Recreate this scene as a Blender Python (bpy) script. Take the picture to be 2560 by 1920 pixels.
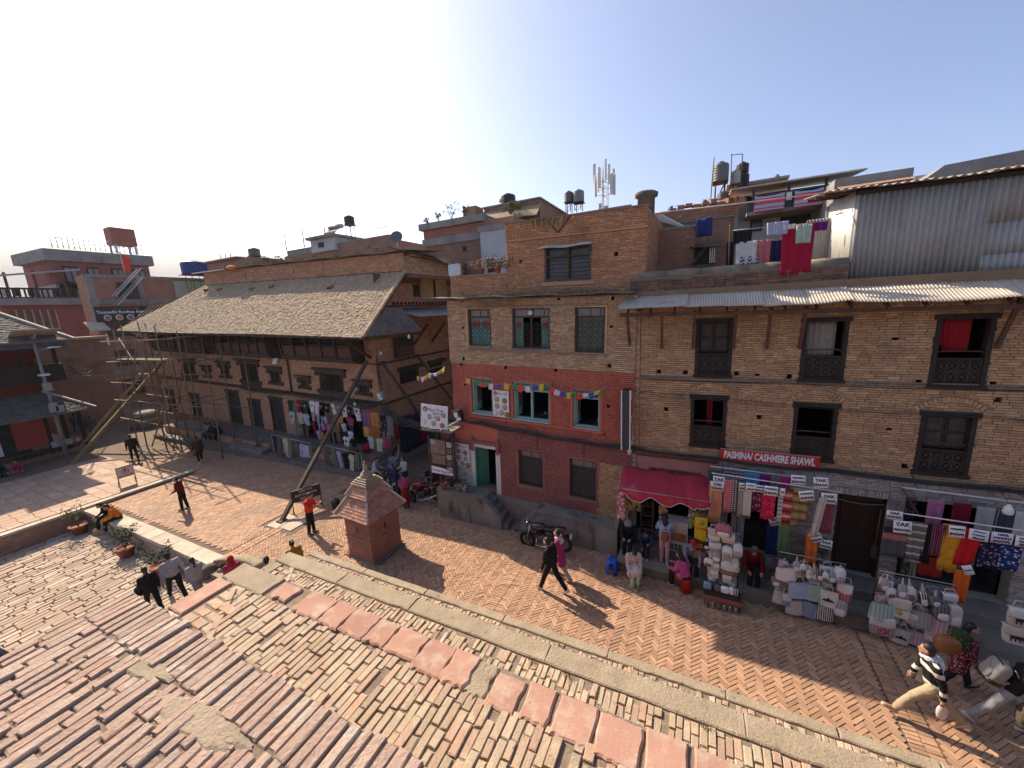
import bpy,math,random
import numpy as np
from mathutils import Vector,Matrix,Euler
for o in list(bpy.data.objects):
 bpy.data.objects.remove(o,do_unlink=True)
SC = bpy.context.scene
COL = SC.collection
RNG = random.Random(11)
NPR = np.random.default_rng(5)
R_ = math.radians
# camera
CAM_YAW,CAM_PITCH,CAM_ROLL = R_(26.4),R_(11.2),R_(3.07)
fwd = Vector((-math.sin(CAM_YAW) * math.cos(CAM_PITCH),math.cos(CAM_YAW) * math.cos(CAM_PITCH),-math.sin(CAM_PITCH)))
rgt = Vector((math.cos(CAM_YAW),math.sin(CAM_YAW),0))
upv = rgt.cross(fwd)
cr,cu = rgt * math.cos(CAM_ROLL) - upv * math.sin(CAM_ROLL),upv * math.cos(CAM_ROLL) + rgt * math.sin(CAM_ROLL)
cd = bpy.data.cameras.new("camera")
cam = bpy.data.objects.new("camera",cd)
COL.objects.link(cam)
cam.matrix_world = Matrix(((cr.x,cu.x,-fwd.x,0),(cr.y,cu.y,-fwd.y,0),(cr.z,cu.z,-fwd.z,8.0),(0,0,0,1)))
cd.sensor_width = 36
cd.lens = 36 * 961 / 2560
cd.clip_start = 0.05
cd.clip_end = 20000
SC.camera = cam
# sky, sun, exposure
SUN_EL = R_(39.5)
SUN_DIR = Vector((-0.952 * math.cos(SUN_EL),0.305 * math.cos(SUN_EL),math.sin(SUN_EL))).normalized()
world = bpy.data.worlds.new("World")
SC.world = world
world.use_nodes = True
wn = world.node_tree
sky = wn.nodes.new("ShaderNodeTexSky")
sky.sky_type = 'NISHITA'
sky.sun_disc = False
sky.sun_elevation = SUN_EL
sky.sun_rotation = math.atan2(SUN_DIR.x,SUN_DIR.y)
sky.altitude = 1300
sky.air_density = 0.75
sky.dust_density = 4.5
sky.ozone_density = 6.0
bg = wn.nodes["Background"]
tint = wn.nodes.new("ShaderNodeMix")
tint.data_type = 'RGBA'
tint.blend_type = 'MULTIPLY'
tint.inputs[0].default_value = 1.0
tint.inputs[7].default_value = (1.12,1.0,.90,1)   # the hazy valley air is less blue than a clean sky
wn.links.new(sky.outputs[0],tint.inputs[6])
wn.links.new(tint.outputs[2],bg.inputs[0])
bg.inputs[1].default_value = 0.125
sl = bpy.data.lights.new("sun",'SUN')
sl.energy = 4.6
sl.angle = R_(0.53)
sl.color = (1.0,0.83,0.62)
sun = bpy.data.objects.new("sun",sl)
COL.objects.link(sun)
sun.rotation_euler = SUN_DIR.to_track_quat('Z','Y').to_euler()
sun.location = SUN_DIR * 80
SC.view_settings.view_transform = 'Standard'
SC.view_settings.look = 'None'
SC.view_settings.gamma = 1
SC.view_settings.use_curve_mapping = False
SC.view_settings.exposure = 1.15
SC.render.engine = 'CYCLES'
SC.cycles.max_bounces = 8
SC.cycles.diffuse_bounces = 4
SC.cycles.use_denoising = True
SC.cycles.volume_max_steps = 8
# materials
MATS = {}
def _nt(name):
 m = bpy.data.materials.new(name); m.use_nodes = True
 nt = m.node_tree
 return m,nt,nt.nodes["Principled BSDF"]
def _mix(nt,fac,a,b,mode='MIX'):
 n = nt.nodes.new("ShaderNodeMix"); n.data_type = 'RGBA'; n.blend_type = mode
 for s,v in ((n.inputs[0],fac),(n.inputs[6],a),(n.inputs[7],b)):
  if hasattr(v,'is_linked') or hasattr(v,'links'): nt.links.new(v,s)
  elif isinstance(v,(int,float)): s.default_value = v
  else: s.default_value = (*v[:3],1)
 return n.outputs[2]
def _math(nt,op,a,b=None,c=None):
 n = nt.nodes.new("ShaderNodeMath"); n.operation = op
 for i,v in enumerate((a,b,c)):
  if v is None: continue
  if isinstance(v,(int,float)): n.inputs[i].default_value = v
  else: nt.links.new(v,n.inputs[i])
 return n.outputs[0]
def _noise(nt,vec,scale,detail=4,rough=.55,dist=0):
 n = nt.nodes.new("ShaderNodeTexNoise")
 n.inputs["Scale"].default_value = scale; n.inputs["Detail"].default_value = detail
 n.inputs["Roughness"].default_value = rough; n.inputs["Distortion"].default_value = dist
 nt.links.new(vec,n.inputs["Vector"])
 return n.outputs[0]
def _ramp(nt,fac,stops,interp='LINEAR'):
 n = nt.nodes.new("ShaderNodeValToRGB"); cr_ = n.color_ramp; cr_.interpolation = interp
 while len(cr_.elements) < len(stops): cr_.elements.new(0.5)
 for e,(p,c) in zip(cr_.elements,stops):
  e.position = p; e.color = (*c,1) if len(c) == 3 else c
 nt.links.new(fac,n.inputs[0])
 return n.outputs[0]
def _pos(nt):
 return nt.nodes.new("ShaderNodeNewGeometry").outputs["Position"]
def _rand(nt):
 a = nt.nodes.new("ShaderNodeNewGeometry").outputs["Random Per Island"]
 b = nt.nodes.new("ShaderNodeObjectInfo").outputs["Random"]
 return _math(nt,'FRACT',_math(nt,'ADD',a,b))
def mat(name,c,c2=None,rough=.85,scale=3.,bump=.2,bscale=60.,metal=0.,pal=None,rnd=.0,dirt=None,spec=.3,vstreak=0.,bdist=.01):
 if name in MATS: return MATS[name]
 m,nt,p = _nt(name)
 pos = _pos(nt)
 c2 = c2 or tuple(x * .72 for x in c)
 f = _ramp(nt,_noise(nt,pos,scale,6,.6),[(.32,(0,0,0)),(.68,(1,1,1))])
 col = _mix(nt,f,c,c2)
 if pal:
  r = _rand(nt)
  pc = _ramp(nt,r,[(i / len(pal),q) for i,q in enumerate(pal)],'CONSTANT')
  col = _mix(nt,_math(nt,'MULTIPLY',_math(nt,'ADD',f,.15),.45),pc,col)
 if rnd:
  r2 = _math(nt,'FRACT',_math(nt,'MULTIPLY',_rand(nt),7.31))
  k = _math(nt,'ADD',_math(nt,'MULTIPLY',r2,2 * rnd),1 - rnd)
  kk = nt.nodes.new("ShaderNodeCombineColor")
  for i in range(3): nt.links.new(k,kk.inputs[i])
  col = _mix(nt,1.0,col,kk.outputs[0],'MULTIPLY')
 for d in (dirt or []):
  dc,ds,lo,hi = d[:4]
  v = pos
  if len(d) > 4:
   mp = nt.nodes.new("ShaderNodeMapping"); mp.inputs["Scale"].default_value = d[4]
   nt.links.new(pos,mp.inputs[0]); v = mp.outputs[0]
  df = _ramp(nt,_noise(nt,v,ds,7,.65),[(lo,(0,0,0)),(hi,(1,1,1))])
  col = _mix(nt,df,col,dc)
 nt.links.new(col,p.inputs["Base Color"])
 rr = _math(nt,'ADD',_math(nt,'MULTIPLY',_noise(nt,pos,scale * 4,3),.3),rough - .15)
 nt.links.new(rr,p.inputs["Roughness"])
 p.inputs["Metallic"].default_value = metal
 p.inputs["Specular IOR Level"].default_value = spec
 if bump:
  b = nt.nodes.new("ShaderNodeBump"); b.inputs["Strength"].default_value = bump; b.inputs["Distance"].default_value = bdist
  nt.links.new(_noise(nt,pos,bscale,6,.65),b.inputs["Height"])
  nt.links.new(b.outputs[0],p.inputs["Normal"])
 MATS[name] = m
 return m
def plain(name,c,rough=.6,metal=0.,spec=.4,var=.12,scale=9.,bump=.06):
 return mat(name,c,tuple(x * (1 - 2 * var) for x in c),rough,scale,bump,90.,metal,spec=spec)
def emis(name,c,s):
 if name in MATS: return MATS[name]
 m,nt,p = _nt(name)
 p.inputs["Base Color"].default_value = (*c,1)
 p.inputs["Emission Color"].default_value = (*c,1); p.inputs["Emission Strength"].default_value = s
 MATS[name] = m; return m
def pattern(name,kind,cols,scale=10.,rough=.9,axis=2):
 if name in MATS: return MATS[name]
 m,nt,p = _nt(name)
 tc = nt.nodes.new("ShaderNodeTexCoord").outputs["Object"]
 sx = nt.nodes.new("ShaderNodeSeparateXYZ"); nt.links.new(tc,sx.inputs[0])
 x,z = sx.outputs[0],sx.outputs[2]
 n = len(cols); stops = [(i / n,c) for i,c in enumerate(cols)]
 if kind == 'bands':
  t = _math(nt,'FRACT',_math(nt,'MULTIPLY',z if axis == 2 else x,scale))
  col = _ramp(nt,t,stops,'CONSTANT')
 elif kind == 'check':
  a = _math(nt,'FRACT',_math(nt,'MULTIPLY',x,scale)); b = _math(nt,'FRACT',_math(nt,'MULTIPLY',z,scale))
  col = _mix(nt,.5,_ramp(nt,a,stops,'CONSTANT'),_ramp(nt,b,stops,'CONSTANT'))
 elif kind == 'zigzag':
  tri = _math(nt,'PINGPONG',_math(nt,'MULTIPLY',x,scale),.5)
  t = _math(nt,'FRACT',_math(nt,'ADD',_math(nt,'MULTIPLY',z,scale),tri))
  col = _ramp(nt,t,stops,'CONSTANT')
 elif kind == 'dots':
  a = _math(nt,'PINGPONG',_math(nt,'MULTIPLY',x,scale),.5); b = _math(nt,'PINGPONG',_math(nt,'MULTIPLY',z,scale),.5)
  d = _math(nt,'ADD',_math(nt,'POWER',_math(nt,'SUBTRACT',a,.25),2),_math(nt,'POWER',_math(nt,'SUBTRACT',b,.25),2))
  col = _ramp(nt,d,[(0,cols[1]),(.02,cols[0])],'CONSTANT')
 else:  # floral
  v = nt.nodes.new("ShaderNodeTexVoronoi"); v.inputs["Scale"].default_value = scale
  nt.links.new(tc,v.inputs["Vector"])
  nn = _noise(nt,tc,scale * 1.5,5,.7,1.2)
  f = _ramp(nt,_math(nt,'ADD',_math(nt,'MULTIPLY',v.outputs[0],.7),_math(nt,'MULTIPLY',nn,.5)),[(0,(1,1,1)),(.46,(1,1,1)),(.5,(0,0,0))])
  col = _mix(nt,f,cols[0],cols[1])
  if len(cols) > 2: col = _mix(nt,_ramp(nt,_noise(nt,tc,scale * .6,3),[(.55,(0,0,0)),(.6,(1,1,1))]),col,cols[2])
 wv = _noise(nt,tc,260,2)
 col = _mix(nt,.25,col,_mix(nt,1.0,col,_ramp(nt,wv,[(.3,(.55,.55,.55)),(.7,(1.2,1.2,1.2))]),'MULTIPLY'))
 nt.links.new(col,p.inputs["Base Color"]); p.inputs["Roughness"].default_value = rough
 p.inputs["Specular IOR Level"].default_value = .15
 b = nt.nodes.new("ShaderNodeBump"); b.inputs["Strength"].default_value = .25; b.inputs["Distance"].default_value = .004
 nt.links.new(_noise(nt,tc,40,4),b.inputs["Height"]); nt.links.new(b.outputs[0],p.inputs["Normal"])
 MATS[name] = m; return m
# mesh building
def tag(o,label=None,cat=None,group=None,kind=None):
 if label: o["label"] = label
 if cat: o["category"] = cat
 if group: o["group"] = group
 if kind: o["kind"] = kind
 return o
def empty(name,loc=(0,0,0),rot=(0,0,0),parent=None):
 o = bpy.data.objects.new(name,None); COL.objects.link(o)
 o.location = loc; o.rotation_euler = rot; o.empty_display_size = .2
 if parent: o.parent = parent
 return o
def thing(name,label,cat,loc=(0,0,0),rot=(0,0,0),group=None):
 return tag(empty(name,loc,rot),label,cat,group)
def rz(a): return Matrix.Rotation(a,3,'Z')
class MB:
 def __init__(s): s.v = []; s.f = []; s.sm = []
 def add(s,vs,fs,smooth=False):
  k = len(s.v); s.v += [tuple(p) for p in vs]; s.f += [tuple(i + k for i in f) for f in fs]; s.sm += [smooth] * len(fs); return s
 def box(s,c,d,rot=None,taper=1.0):
  hx,hy,hz = d[0] / 2,d[1] / 2,d[2] / 2
  vs = [Vector((x * hx * (taper if z > 0 else 1),y * hy * (taper if z > 0 else 1),z * hz)) for z in (-1,1) for y in (-1,1) for x in (-1,1)]
  if rot is not None: vs = [rot @ v for v in vs]
  c = Vector(c)
  return s.add([v + c for v in vs],[(0,2,3,1),(4,5,7,6),(0,1,5,4),(2,6,7,3),(0,4,6,2),(1,3,7,5)])
 def b2(s,a,b):
  return s.box([(p + q) / 2 for p,q in zip(a,b)],[abs(q - p) for p,q in zip(a,b)])
 def beam(s,p,q,w,h=None,up=(0,0,1)):
  p,q = Vector(p),Vector(q); d = (q - p); L = d.length; d.normalize(); up = Vector(up)
  if abs(d.dot(up)) > .99: up = Vector((0,1,0))
  x = d.cross(up).normalized(); z = x.cross(d)
  return s.box((p + q) / 2,(w,L,h or w),Matrix((x,d,z)).transposed())
 def tube(s,pts,r,n=6,caps=True,smooth=True):
  pts = [Vector(p) for p in pts]; m = len(pts)
  rr = r if isinstance(r,(list,tuple)) else [r] * m
  vs = []; prev = None
  for i,p in enumerate(pts):
   d = (pts[min(i + 1,m - 1)] - pts[max(i - 1,0)])
   if d.length < 1e-9: d = Vector((0,0,1))
   d.normalize()
   if prev is None:
    a = Vector((0,0,1)) if abs(d.z) < .9 else Vector((1,0,0))
    x = d.cross(a).normalized()
   else:
    x = (prev - d * prev.dot(d))
    x = x.normalized() if x.length > 1e-6 else d.orthogonal().normalized()
   prev = x; y = d.cross(x)
   vs += [p + (x * math.cos(t) + y * math.sin(t)) * rr[i] for t in (2 * math.pi * k / n for k in range(n))]
  fs = [(i * n + k,i * n + (k + 1) % n,(i + 1) * n + (k + 1) % n,(i + 1) * n + k) for i in range(m - 1) for k in range(n)]
  k0 = len(s.v); s.add(vs,fs,smooth)
  if caps:
   s.f.append(tuple(k0 + k for k in reversed(range(n)))); s.f.append(tuple(k0 + (m - 1) * n + k for k in range(n))); s.sm += [False,False]
  return s
 def lathe(s,prof,n=16,o=(0,0,0),smooth=True,rot=None):
  o = Vector(o); vs = []
  for r,z in prof:
   for k in range(n):
    v = Vector((r * math.cos(2 * math.pi * k / n),r * math.sin(2 * math.pi * k / n),z))
    vs.append(o + (rot @ v if rot is not None else v))
  m = len(prof)
  s.add(vs,[(i * n + k,i * n + (k + 1) % n,(i + 1) * n + (k + 1) % n,(i + 1) * n + k) for i in range(m - 1) for k in range(n)],smooth)
  k0 = len(s.v) - m * n
  s.f += [tuple(k0 + k for k in reversed(range(n))),tuple(k0 + (m - 1) * n + k for k in range(n))]; s.sm += [False,False]
  return s
 def ball(s,c,r,n=10,m=7,rot=None):
  r = r if isinstance(r,(tuple,list)) else (r,r,r); c = Vector(c); vs = []; fs = []
  for i in range(m + 1):
   t = math.pi * i / m
   for k in range(n):
    a = 2 * math.pi * k / n
    v = Vector((r[0] * math.sin(t) * math.cos(a),r[1] * math.sin(t) * math.sin(a),-r[2] * math.cos(t)))
    vs.append(c + (rot @ v if rot is not None else v))
  fs = [(i * n + k,i * n + (k + 1) % n,(i + 1) * n + (k + 1) % n,(i + 1) * n + k) for i in range(m) for k in range(n)]
  return s.add(vs,fs,True)
 def prism(s,poly,ext):
  e = Vector(ext); a = [Vector(p) for p in poly]; n = len(a)
  return s.add(a + [p + e for p in a],[tuple(range(n))[::-1],tuple(range(n,2 * n))] + [(i,(i + 1) % n,n + (i + 1) % n,n + i) for i in range(n)])
 def sheet(s,fn,nu,nv,th=0.,smooth=True):
  P = [[Vector(fn(i / nu,j / nv)) for i in range(nu + 1)] for j in range(nv + 1)]
  w = nu + 1
  fl = [(j * w + i,j * w + i + 1,(j + 1) * w + i + 1,(j + 1) * w + i) for j in range(nv) for i in range(nu)]
  flat = [p for r in P for p in r]
  if not th: return s.add(flat,fl,smooth)
  N = []
  for j in range(nv + 1):
   for i in range(w):
    a = P[j][min(i + 1,nu)] - P[j][max(i - 1,0)]; b = P[min(j + 1,nv)][i] - P[max(j - 1,0)][i]
    n = a.cross(b); N.append(n.normalized() if n.length > 1e-9 else Vector((0,1,0)))
  k = len(flat)
  s.add(flat + [p + n * th for p,n in zip(flat,N)],[f[::-1] for f in fl] + [tuple(i + k for i in f) for f in fl],smooth)
  rim = [i for i in range(nu)]
  k0 = len(s.v) - 2 * k
  ed = [(i,i + 1) for i in range(nu)] + [(nv * w + i + 1,nv * w + i) for i in range(nu)] + [((j + 1) * w,j * w) for j in range(nv)] + [(j * w + nu,(j + 1) * w + nu) for j in range(nv)]
  for a,b in ed: s.f.append((k0 + a,k0 + b,k0 + k + b,k0 + k + a)); s.sm.append(False)
  return s
 def mesh(s,name):
  me = bpy.data.meshes.new(name); me.from_pydata(s.v,[],s.f)
  if any(s.sm): me.polygons.foreach_set("use_smooth",s.sm)
  me.update(); return me
 def build(s,name,m,parent=None,loc=None,rot=None):
  o = bpy.data.objects.new(name,s.mesh(name)); COL.objects.link(o)
  if m: o.data.materials.append(m)
  if parent: o.parent = parent
  if loc is not None: o.location = loc
  if rot is not None: o.rotation_euler = rot
  return o
def obj(name,me,parent=None,loc=(0,0,0),rot=(0,0,0),scale=None):
 o = bpy.data.objects.new(name,me); COL.objects.link(o)
 o.parent = parent; o.location = loc; o.rotation_euler = rot
 if scale: o.scale = scale
 return o
def structure(o): o["kind"] = "structure"; return o
def np_mesh(name,V,F,m,parent=None,smooth=False):
 me = bpy.data.meshes.new(name)
 me.vertices.add(len(V)); me.vertices.foreach_set("co",np.ascontiguousarray(V,dtype=np.float32).ravel())
 nf = len(F); me.loops.add(nf * 4); me.polygons.add(nf)
 me.loops.foreach_set("vertex_index",np.ascontiguousarray(F,dtype=np.int32).ravel())
 me.polygons.foreach_set("loop_start",np.arange(0,nf * 4,4,dtype=np.int32))
 me.polygons.foreach_set("use_smooth",np.full(nf,smooth))
 me.update(calc_edges=True); me.validate()
 o = bpy.data.objects.new(name,me); COL.objects.link(o); me.materials.append(m); o.parent = parent
 return o
_U = np.array([(-.5,-.5,-.5),(.5,-.5,-.5),(.5,.5,-.5),(-.5,.5,-.5),(-.5,-.5,.5),(.5,-.5,.5),(.5,.5,.5),(-.5,.5,.5)])
_FQ = np.array([(4,5,6,7),(0,1,5,4),(1,2,6,5),(2,3,7,6),(3,0,4,7)])
_FC = np.array([(8,9,10,11),(4,5,9,8),(5,6,10,9),(6,7,11,10),(7,4,8,11),(0,1,5,4),(1,2,6,5),(2,3,7,6),(3,0,4,7)])
def pieces(C,S,ang,chamf=0.,jit=.0,frame=None):
 C = np.asarray(C,float); S = np.asarray(S,float); N = len(C); ang = np.asarray(ang,float)
 if chamf:
  top = _U[4:].copy()
  V = np.zeros((N,12,3)); V[:,:8] = _U[None] * S[:,None]
  V[:,4:8,2] -= chamf
  V[:,8:12] = top[None] * S[:,None]
  V[:,8:12,:2] -= np.sign(top[None,:,:2]) * chamf
  F = _FC
 else:
  V = _U[None] * S[:,None]; F = _FQ
 if jit: V = V + NPR.normal(0,jit,V.shape)
 c,s = np.cos(ang)[:,None],np.sin(ang)[:,None]
 X = V[...,0] * c - V[...,1] * s; Y = V[...,0] * s + V[...,1] * c
 V = np.stack([X,Y,V[...,2]],-1)
 if frame is not None: V = V @ np.asarray(frame).T
 V = V + C[:,None]
 k = V.shape[1]
 FF = (F[None] + (np.arange(N) * k)[:,None,None]).reshape(-1,4)
 return V.reshape(-1,3),FF
def unit_brick(name,m,ch=(.04,.1,.12),jit=.03,n=6,seed=1):
 r = random.Random(seed); out = []
 for q in range(n):
  b = MB(); g = lambda a: a + r.uniform(-jit,jit)
  cx,cy,cz = (c * r.uniform(.6,1.6) for c in ch)
  lo = [(g(x * .5),g(y * .5),-.5) for x,y in ((-1,-1),(1,-1),(1,1),(-1,1))]
  mid = [(g(x * .5),g(y * .5),g(.5 - cz)) for x,y in ((-1,-1),(0,-1),(1,-1),(1,1),(0,1),(-1,1))]
  hi = [(g(x * (.5 - cx)),g(y * (.5 - cy)),g(.5)) for x,y in ((-1,-1),(0,-1),(1,-1),(1,1),(0,1),(-1,1))]
  fs = [(0,1,6,5,4),(1,2,7,6),(2,3,9,8,7),(3,0,4,9)] + [(4 + i,4 + (i + 1) % 6,10 + (i + 1) % 6,10 + i) for i in range(6)] + [(10,11,14,15),(11,12,13,14)]
  b.add(lo + mid + hi,fs)
  me = b.mesh(name); me.materials.append(m); out.append(me)
 return out
def text(body,size,m,parent,loc,rot=(R_(90),0,0),align='CENTER',name="lettering",ext=.002,sx=1.,bold=0.,fitw=None):
 cu_ = bpy.data.curves.new(name,'FONT'); cu_.body = body; cu_.size = size; cu_.align_x = align; cu_.align_y = 'CENTER'
 cu_.extrude = ext; cu_.offset = bold; cu_.resolution_u = 2
 tmp = bpy.data.objects.new(name,cu_)
 me = bpy.data.meshes.new_from_object(tmp); bpy.data.objects.remove(tmp); bpy.data.curves.remove(cu_)
 me.name = name; me.materials.clear(); me.materials.append(m)
 if fitw:
  xs = [v.co.x for v in me.vertices]; sx = fitw / max(.01,max(xs) - min(xs))
 return obj(name,me,parent,loc,rot,(sx,1,1))
ORD = "first second third fourth fifth sixth seventh eighth ninth tenth eleventh twelfth thirteenth fourteenth".split()
def wall_holes(x0,x1,z0,z1,holes,depth=.3):
 xs = sorted({x0,x1,*[h[0] for h in holes],*[h[1] for h in holes]}); zs = sorted({z0,z1,*[h[2] for h in holes],*[h[3] for h in holes]})
 xs = [x for x in xs if x0 <= x <= x1]; zs = [z for z in zs if z0 <= z <= z1]
 b = MB()
 for i in range(len(xs) - 1):
  for j in range(len(zs) - 1):
   cx,cz = (xs[i] + xs[i + 1]) / 2,(zs[j] + zs[j + 1]) / 2
   if any(h[0] < cx < h[1] and h[2] < cz < h[3] for h in holes): continue
   b.add([(xs[i],0,zs[j]),(xs[i + 1],0,zs[j]),(xs[i + 1],0,zs[j + 1]),(xs[i],0,zs[j + 1])],[(0,1,2,3)])
 for h in holes:
  a = [(h[0],h[2]),(h[1],h[2]),(h[1],h[3]),(h[0],h[3])]
  for k in range(4):
   (p,q),(r,t) = a[k],a[(k + 1) % 4]
   b.add([(p,0,q),(r,0,t),(r,depth,t),(p,depth,q)],[(3,2,1,0)])
 return b
def brick_courses(x0,x1,z0,z1,holes,bl=.235,bh=.062,joint=.009,skip=0.,y=-.012,rs=1):
 r = random.Random(rs); C = []; S = []; z = z0; row = 0
 while z < z1 - .01:
  h = min(bh,z1 - z) - joint; x = x0 - (bl / 2 if row % 2 else 0)
  while x < x1:
   w = bl * r.choice((1,1,1,1,.5,.95,1.05))
   segs = [(max(x,x0) + joint / 2,min(x + w,x1) - joint / 2)]
   for hx0,hx1,hz0,hz1 in holes:
    if hz0 < z + h / 2 < hz1:
     ns = []
     for a,b in segs:
      if b <= hx0 or a >= hx1: ns.append((a,b)); continue
      if a < hx0: ns.append((a,hx0))
      if b > hx1: ns.append((hx1,b))
     segs = ns
   for a,b in segs:
    if b - a > .03 and r.random() >= skip:
     C.append(((a + b) / 2,y + r.gauss(0,.0035),z + joint / 2 + h / 2)); S.append((b - a,h,.04))
   x += w
  z += bh; row += 1
 return C,S
FRONT = np.array([(1,0,0),(0,0,-1),(0,1,0)],float)  # columns u=(1,0,0) v=(0,0,1) n=(0,-1,0)
def lay_bricks(parent,C,S,m,near,limit=300,name="brick",seed=1,stuffname="brick_courses",jit=.0025):
 order = sorted(range(len(C)),key=lambda i: near(C[i]))
 pick = set(order[:limit])
 us = unit_brick(name,m,(.03,.1,.15),.02,5,seed)
 r = random.Random(seed)
 for i in order[:limit]:
  o = obj(name,r.choice(us),parent,C[i],(R_(90),0,0),S[i])
 rest = [i for i in range(len(C)) if i not in pick]
 if rest:
  V,F = pieces([C[i] for i in rest],[S[i] for i in rest],NPR.normal(0,.006,len(rest)),.005,jit,FRONT)
  tag(np_mesh(stuffname,V,F,m,parent),kind="stuff")
# ground, street, court, plaza
earth = mat("earth",(.17,.13,.10),(.24,.19,.14),.95,.6,.4,12)
mortar = mat("sandy_joint",(.27,.21,.15),(.17,.13,.095),.95,9,.8,70,dirt=[((.10,.10,.055),5,.62,.72)],bdist=.02)
pave = mat("paving_brick",(.37,.225,.145),(.29,.175,.115),.82,1.3,.35,60,
           pal=[(.39,.235,.145),(.34,.20,.125),(.43,.27,.175),(.31,.19,.125),(.37,.225,.14),(.41,.255,.165),(.28,.175,.12)],rnd=.12,
           dirt=[((.21,.155,.115),.5,.52,.8),((.45,.335,.24),2.2,.6,.8),((.17,.13,.10),7,.66,.74)])
court_m = mat("court_stone",(.40,.315,.235),(.29,.215,.155),.9,2.5,.6,45,
              pal=[(.41,.32,.24),(.36,.27,.20),(.45,.36,.27),(.33,.225,.165),(.39,.275,.205),(.48,.40,.31)],rnd=.14,bdist=.02)
tile_m = mat("plaza_tile",(.37,.26,.185),(.31,.21,.15),.85,1.2,.3,40,pal=[(.38,.265,.19),(.34,.235,.17),(.42,.30,.22)],rnd=.08)
stone_m = mat("worn_stone",(.36,.295,.21),(.27,.215,.15),.95,3.2,1.,40,dirt=[((.17,.14,.10),7,.58,.7),((.46,.35,.27),1.3,.6,.75)],bdist=.02)
pale_stone = mat("pale_stone",(.50,.43,.34),(.38,.32,.25),.9,2.0,.5,50,rnd=.08,dirt=[((.25,.2,.15),6,.6,.75)])
redtile = mat("red_terracotta",(.38,.22,.165),(.31,.175,.13),.9,2.8,.4,60,rnd=.08,dirt=[((.42,.32,.24),5.5,.5,.68),((.25,.15,.12),9,.62,.72)],bdist=.012)
oldbrick = mat("old_plinth_brick",(.41,.31,.215),(.31,.235,.16),.92,5,.7,60,
               pal=[(.41,.29,.205),(.38,.30,.21),(.43,.33,.235),(.38,.26,.185),(.42,.34,.25),(.36,.28,.20),(.42,.265,.19)],rnd=.1,
               dirt=[((.44,.36,.25),6,.5,.66),((.15,.12,.085),14,.63,.72)],bdist=.015)
topbrick = mat("terrace_brick",(.41,.30,.235),(.34,.245,.19),.92,3,.9,45,
               pal=[(.41,.29,.225),(.39,.275,.215),(.43,.325,.255),(.38,.28,.22),(.40,.265,.20)],rnd=.09,
               dirt=[((.50,.42,.34),4,.56,.68),((.22,.17,.13),11,.62,.72)],bdist=.02)
concrete = mat("concrete",(.21,.19,.165),(.14,.125,.108),.9,1.3,.35,40,dirt=[((.11,.10,.09),1.6,.55,.75,(1,1,.35))])
wallbrick_flat = mat("plinth_wall_brick",(.32,.19,.135),(.24,.145,.10),.9,7,.7,30,dirt=[((.38,.3,.22),3,.55,.7)])
g = MB()
for (x0,x1,y0,y1) in ((-700,700,-300,1600),):
 g.add([(x0,y0,-.82),(x1,y0,-.82),(x1,y1,-.82),(x0,y1,-.82)],[(0,1,2,3)])
structure(g.build("ground",earth))
st = MB()
ZS = -.02
for (x0,x1,y0,y1) in ((-24.9,14,6.2,26),(-12.9,14,-4,6.2),(-90,-24.9,9.3,45),(-14.4,-12.9,6.199,6.2)):
 st.b2((x0,y0,-.8),(x1,y1,ZS))
street = structure(st.build("street",mat("street_bed",(.16,.115,.085),(.11,.08,.06),.95,3,.5,50)))
def herring(W,X0,X1,Y0,Y1,keep):
 out = []; ca = math.cos(R_(45)); n = int((X1 - X0 + Y1 - Y0) / W) + 10
 for j in range(-int((X1 - X0) / (W * 4.2)) - 8,int((X1 - X0) / (W * 4.2)) + 8):
  for i in range(-int((Y1 - Y0) / (W * 1.41)) - 8,int((Y1 - Y0) / (W * 1.41)) + 8):
   ox,oy = i + 3 * j,i - 3 * j
   for (cx,cy,a) in ((ox + 1.5,oy + .5,0),(ox + 3.5,oy - .5,90)):
    x = (cx * ca - cy * ca) * W + (X0 + X1) / 2; y = (cx * ca + cy * ca) * W + (Y0 + Y1) / 2
    if X0 < x < X1 and Y0 < y < Y1 and keep(x,y): out.append((x,y,R_(a + 45)))
 return out
CROSS = (-20.6,-14.6,-11.2,-4.75,3.85)  # straight bands of bricks across the street
def keep_street(x,y):
 if y > 12.55 and x < -15.6: return False
 if y > 12.75: return False
 if -10.7 < x < -9.1 and 7.9 < y < 9.2: return False
 if x > -2.4 and y > 10.6: return False
 if -9.1 < x < -2.3 and y > 11.35: return False
 if -15.6 < x < -13.6 and 8.0 < y < 9.1: return False  # stone flags under the timber prop
 for b in CROSS:
  if abs(x - b) < .22: return False
 if y < 6.45 and x < -12.7: return False
 return True
SB = herring(.082,-30.5,8.5,4.9,12.75,keep_street)
def dcam(x,y,z=0): return (x * x + y * y + (8 - z) ** 2)
SB.sort(key=lambda b: dcam(b[0],b[1]) + (0 if b[1] > 8.05 else 400))
UB = unit_brick("brick",pave,(.02,.07,.1),.012,6,3)
for x,y,a in SB[:300]:
 obj("brick",RNG.choice(UB),street,(x,y,-.03 + RNG.gauss(0,.003)),(RNG.gauss(0,.012),RNG.gauss(0,.012),a + RNG.gauss(0,.012)),(.236,.074,.06))
def lay(parent,items,size,m,z,ch,jit,name):
 N = len(items); sz = np.tile(np.array(size),(N,1)) * (1 + NPR.normal(0,.02,(N,3)))
 V,F = pieces([(x,y,z + RNG.gauss(0,.0035)) for x,y,a in items],sz,[a + RNG.gauss(0,.012) for x,y,a in items],ch,jit)
 tag(np_mesh(name,V,F,m,parent),kind="stuff")
near_ = [b for b in SB[300:] if b[0] > -15]; far_ = [b for b in SB[300:] if b[0] <= -15]
lay(street,near_,(.236,.074,.06),pave,-.03,.006,.0018,"paving_bricks")
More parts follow.
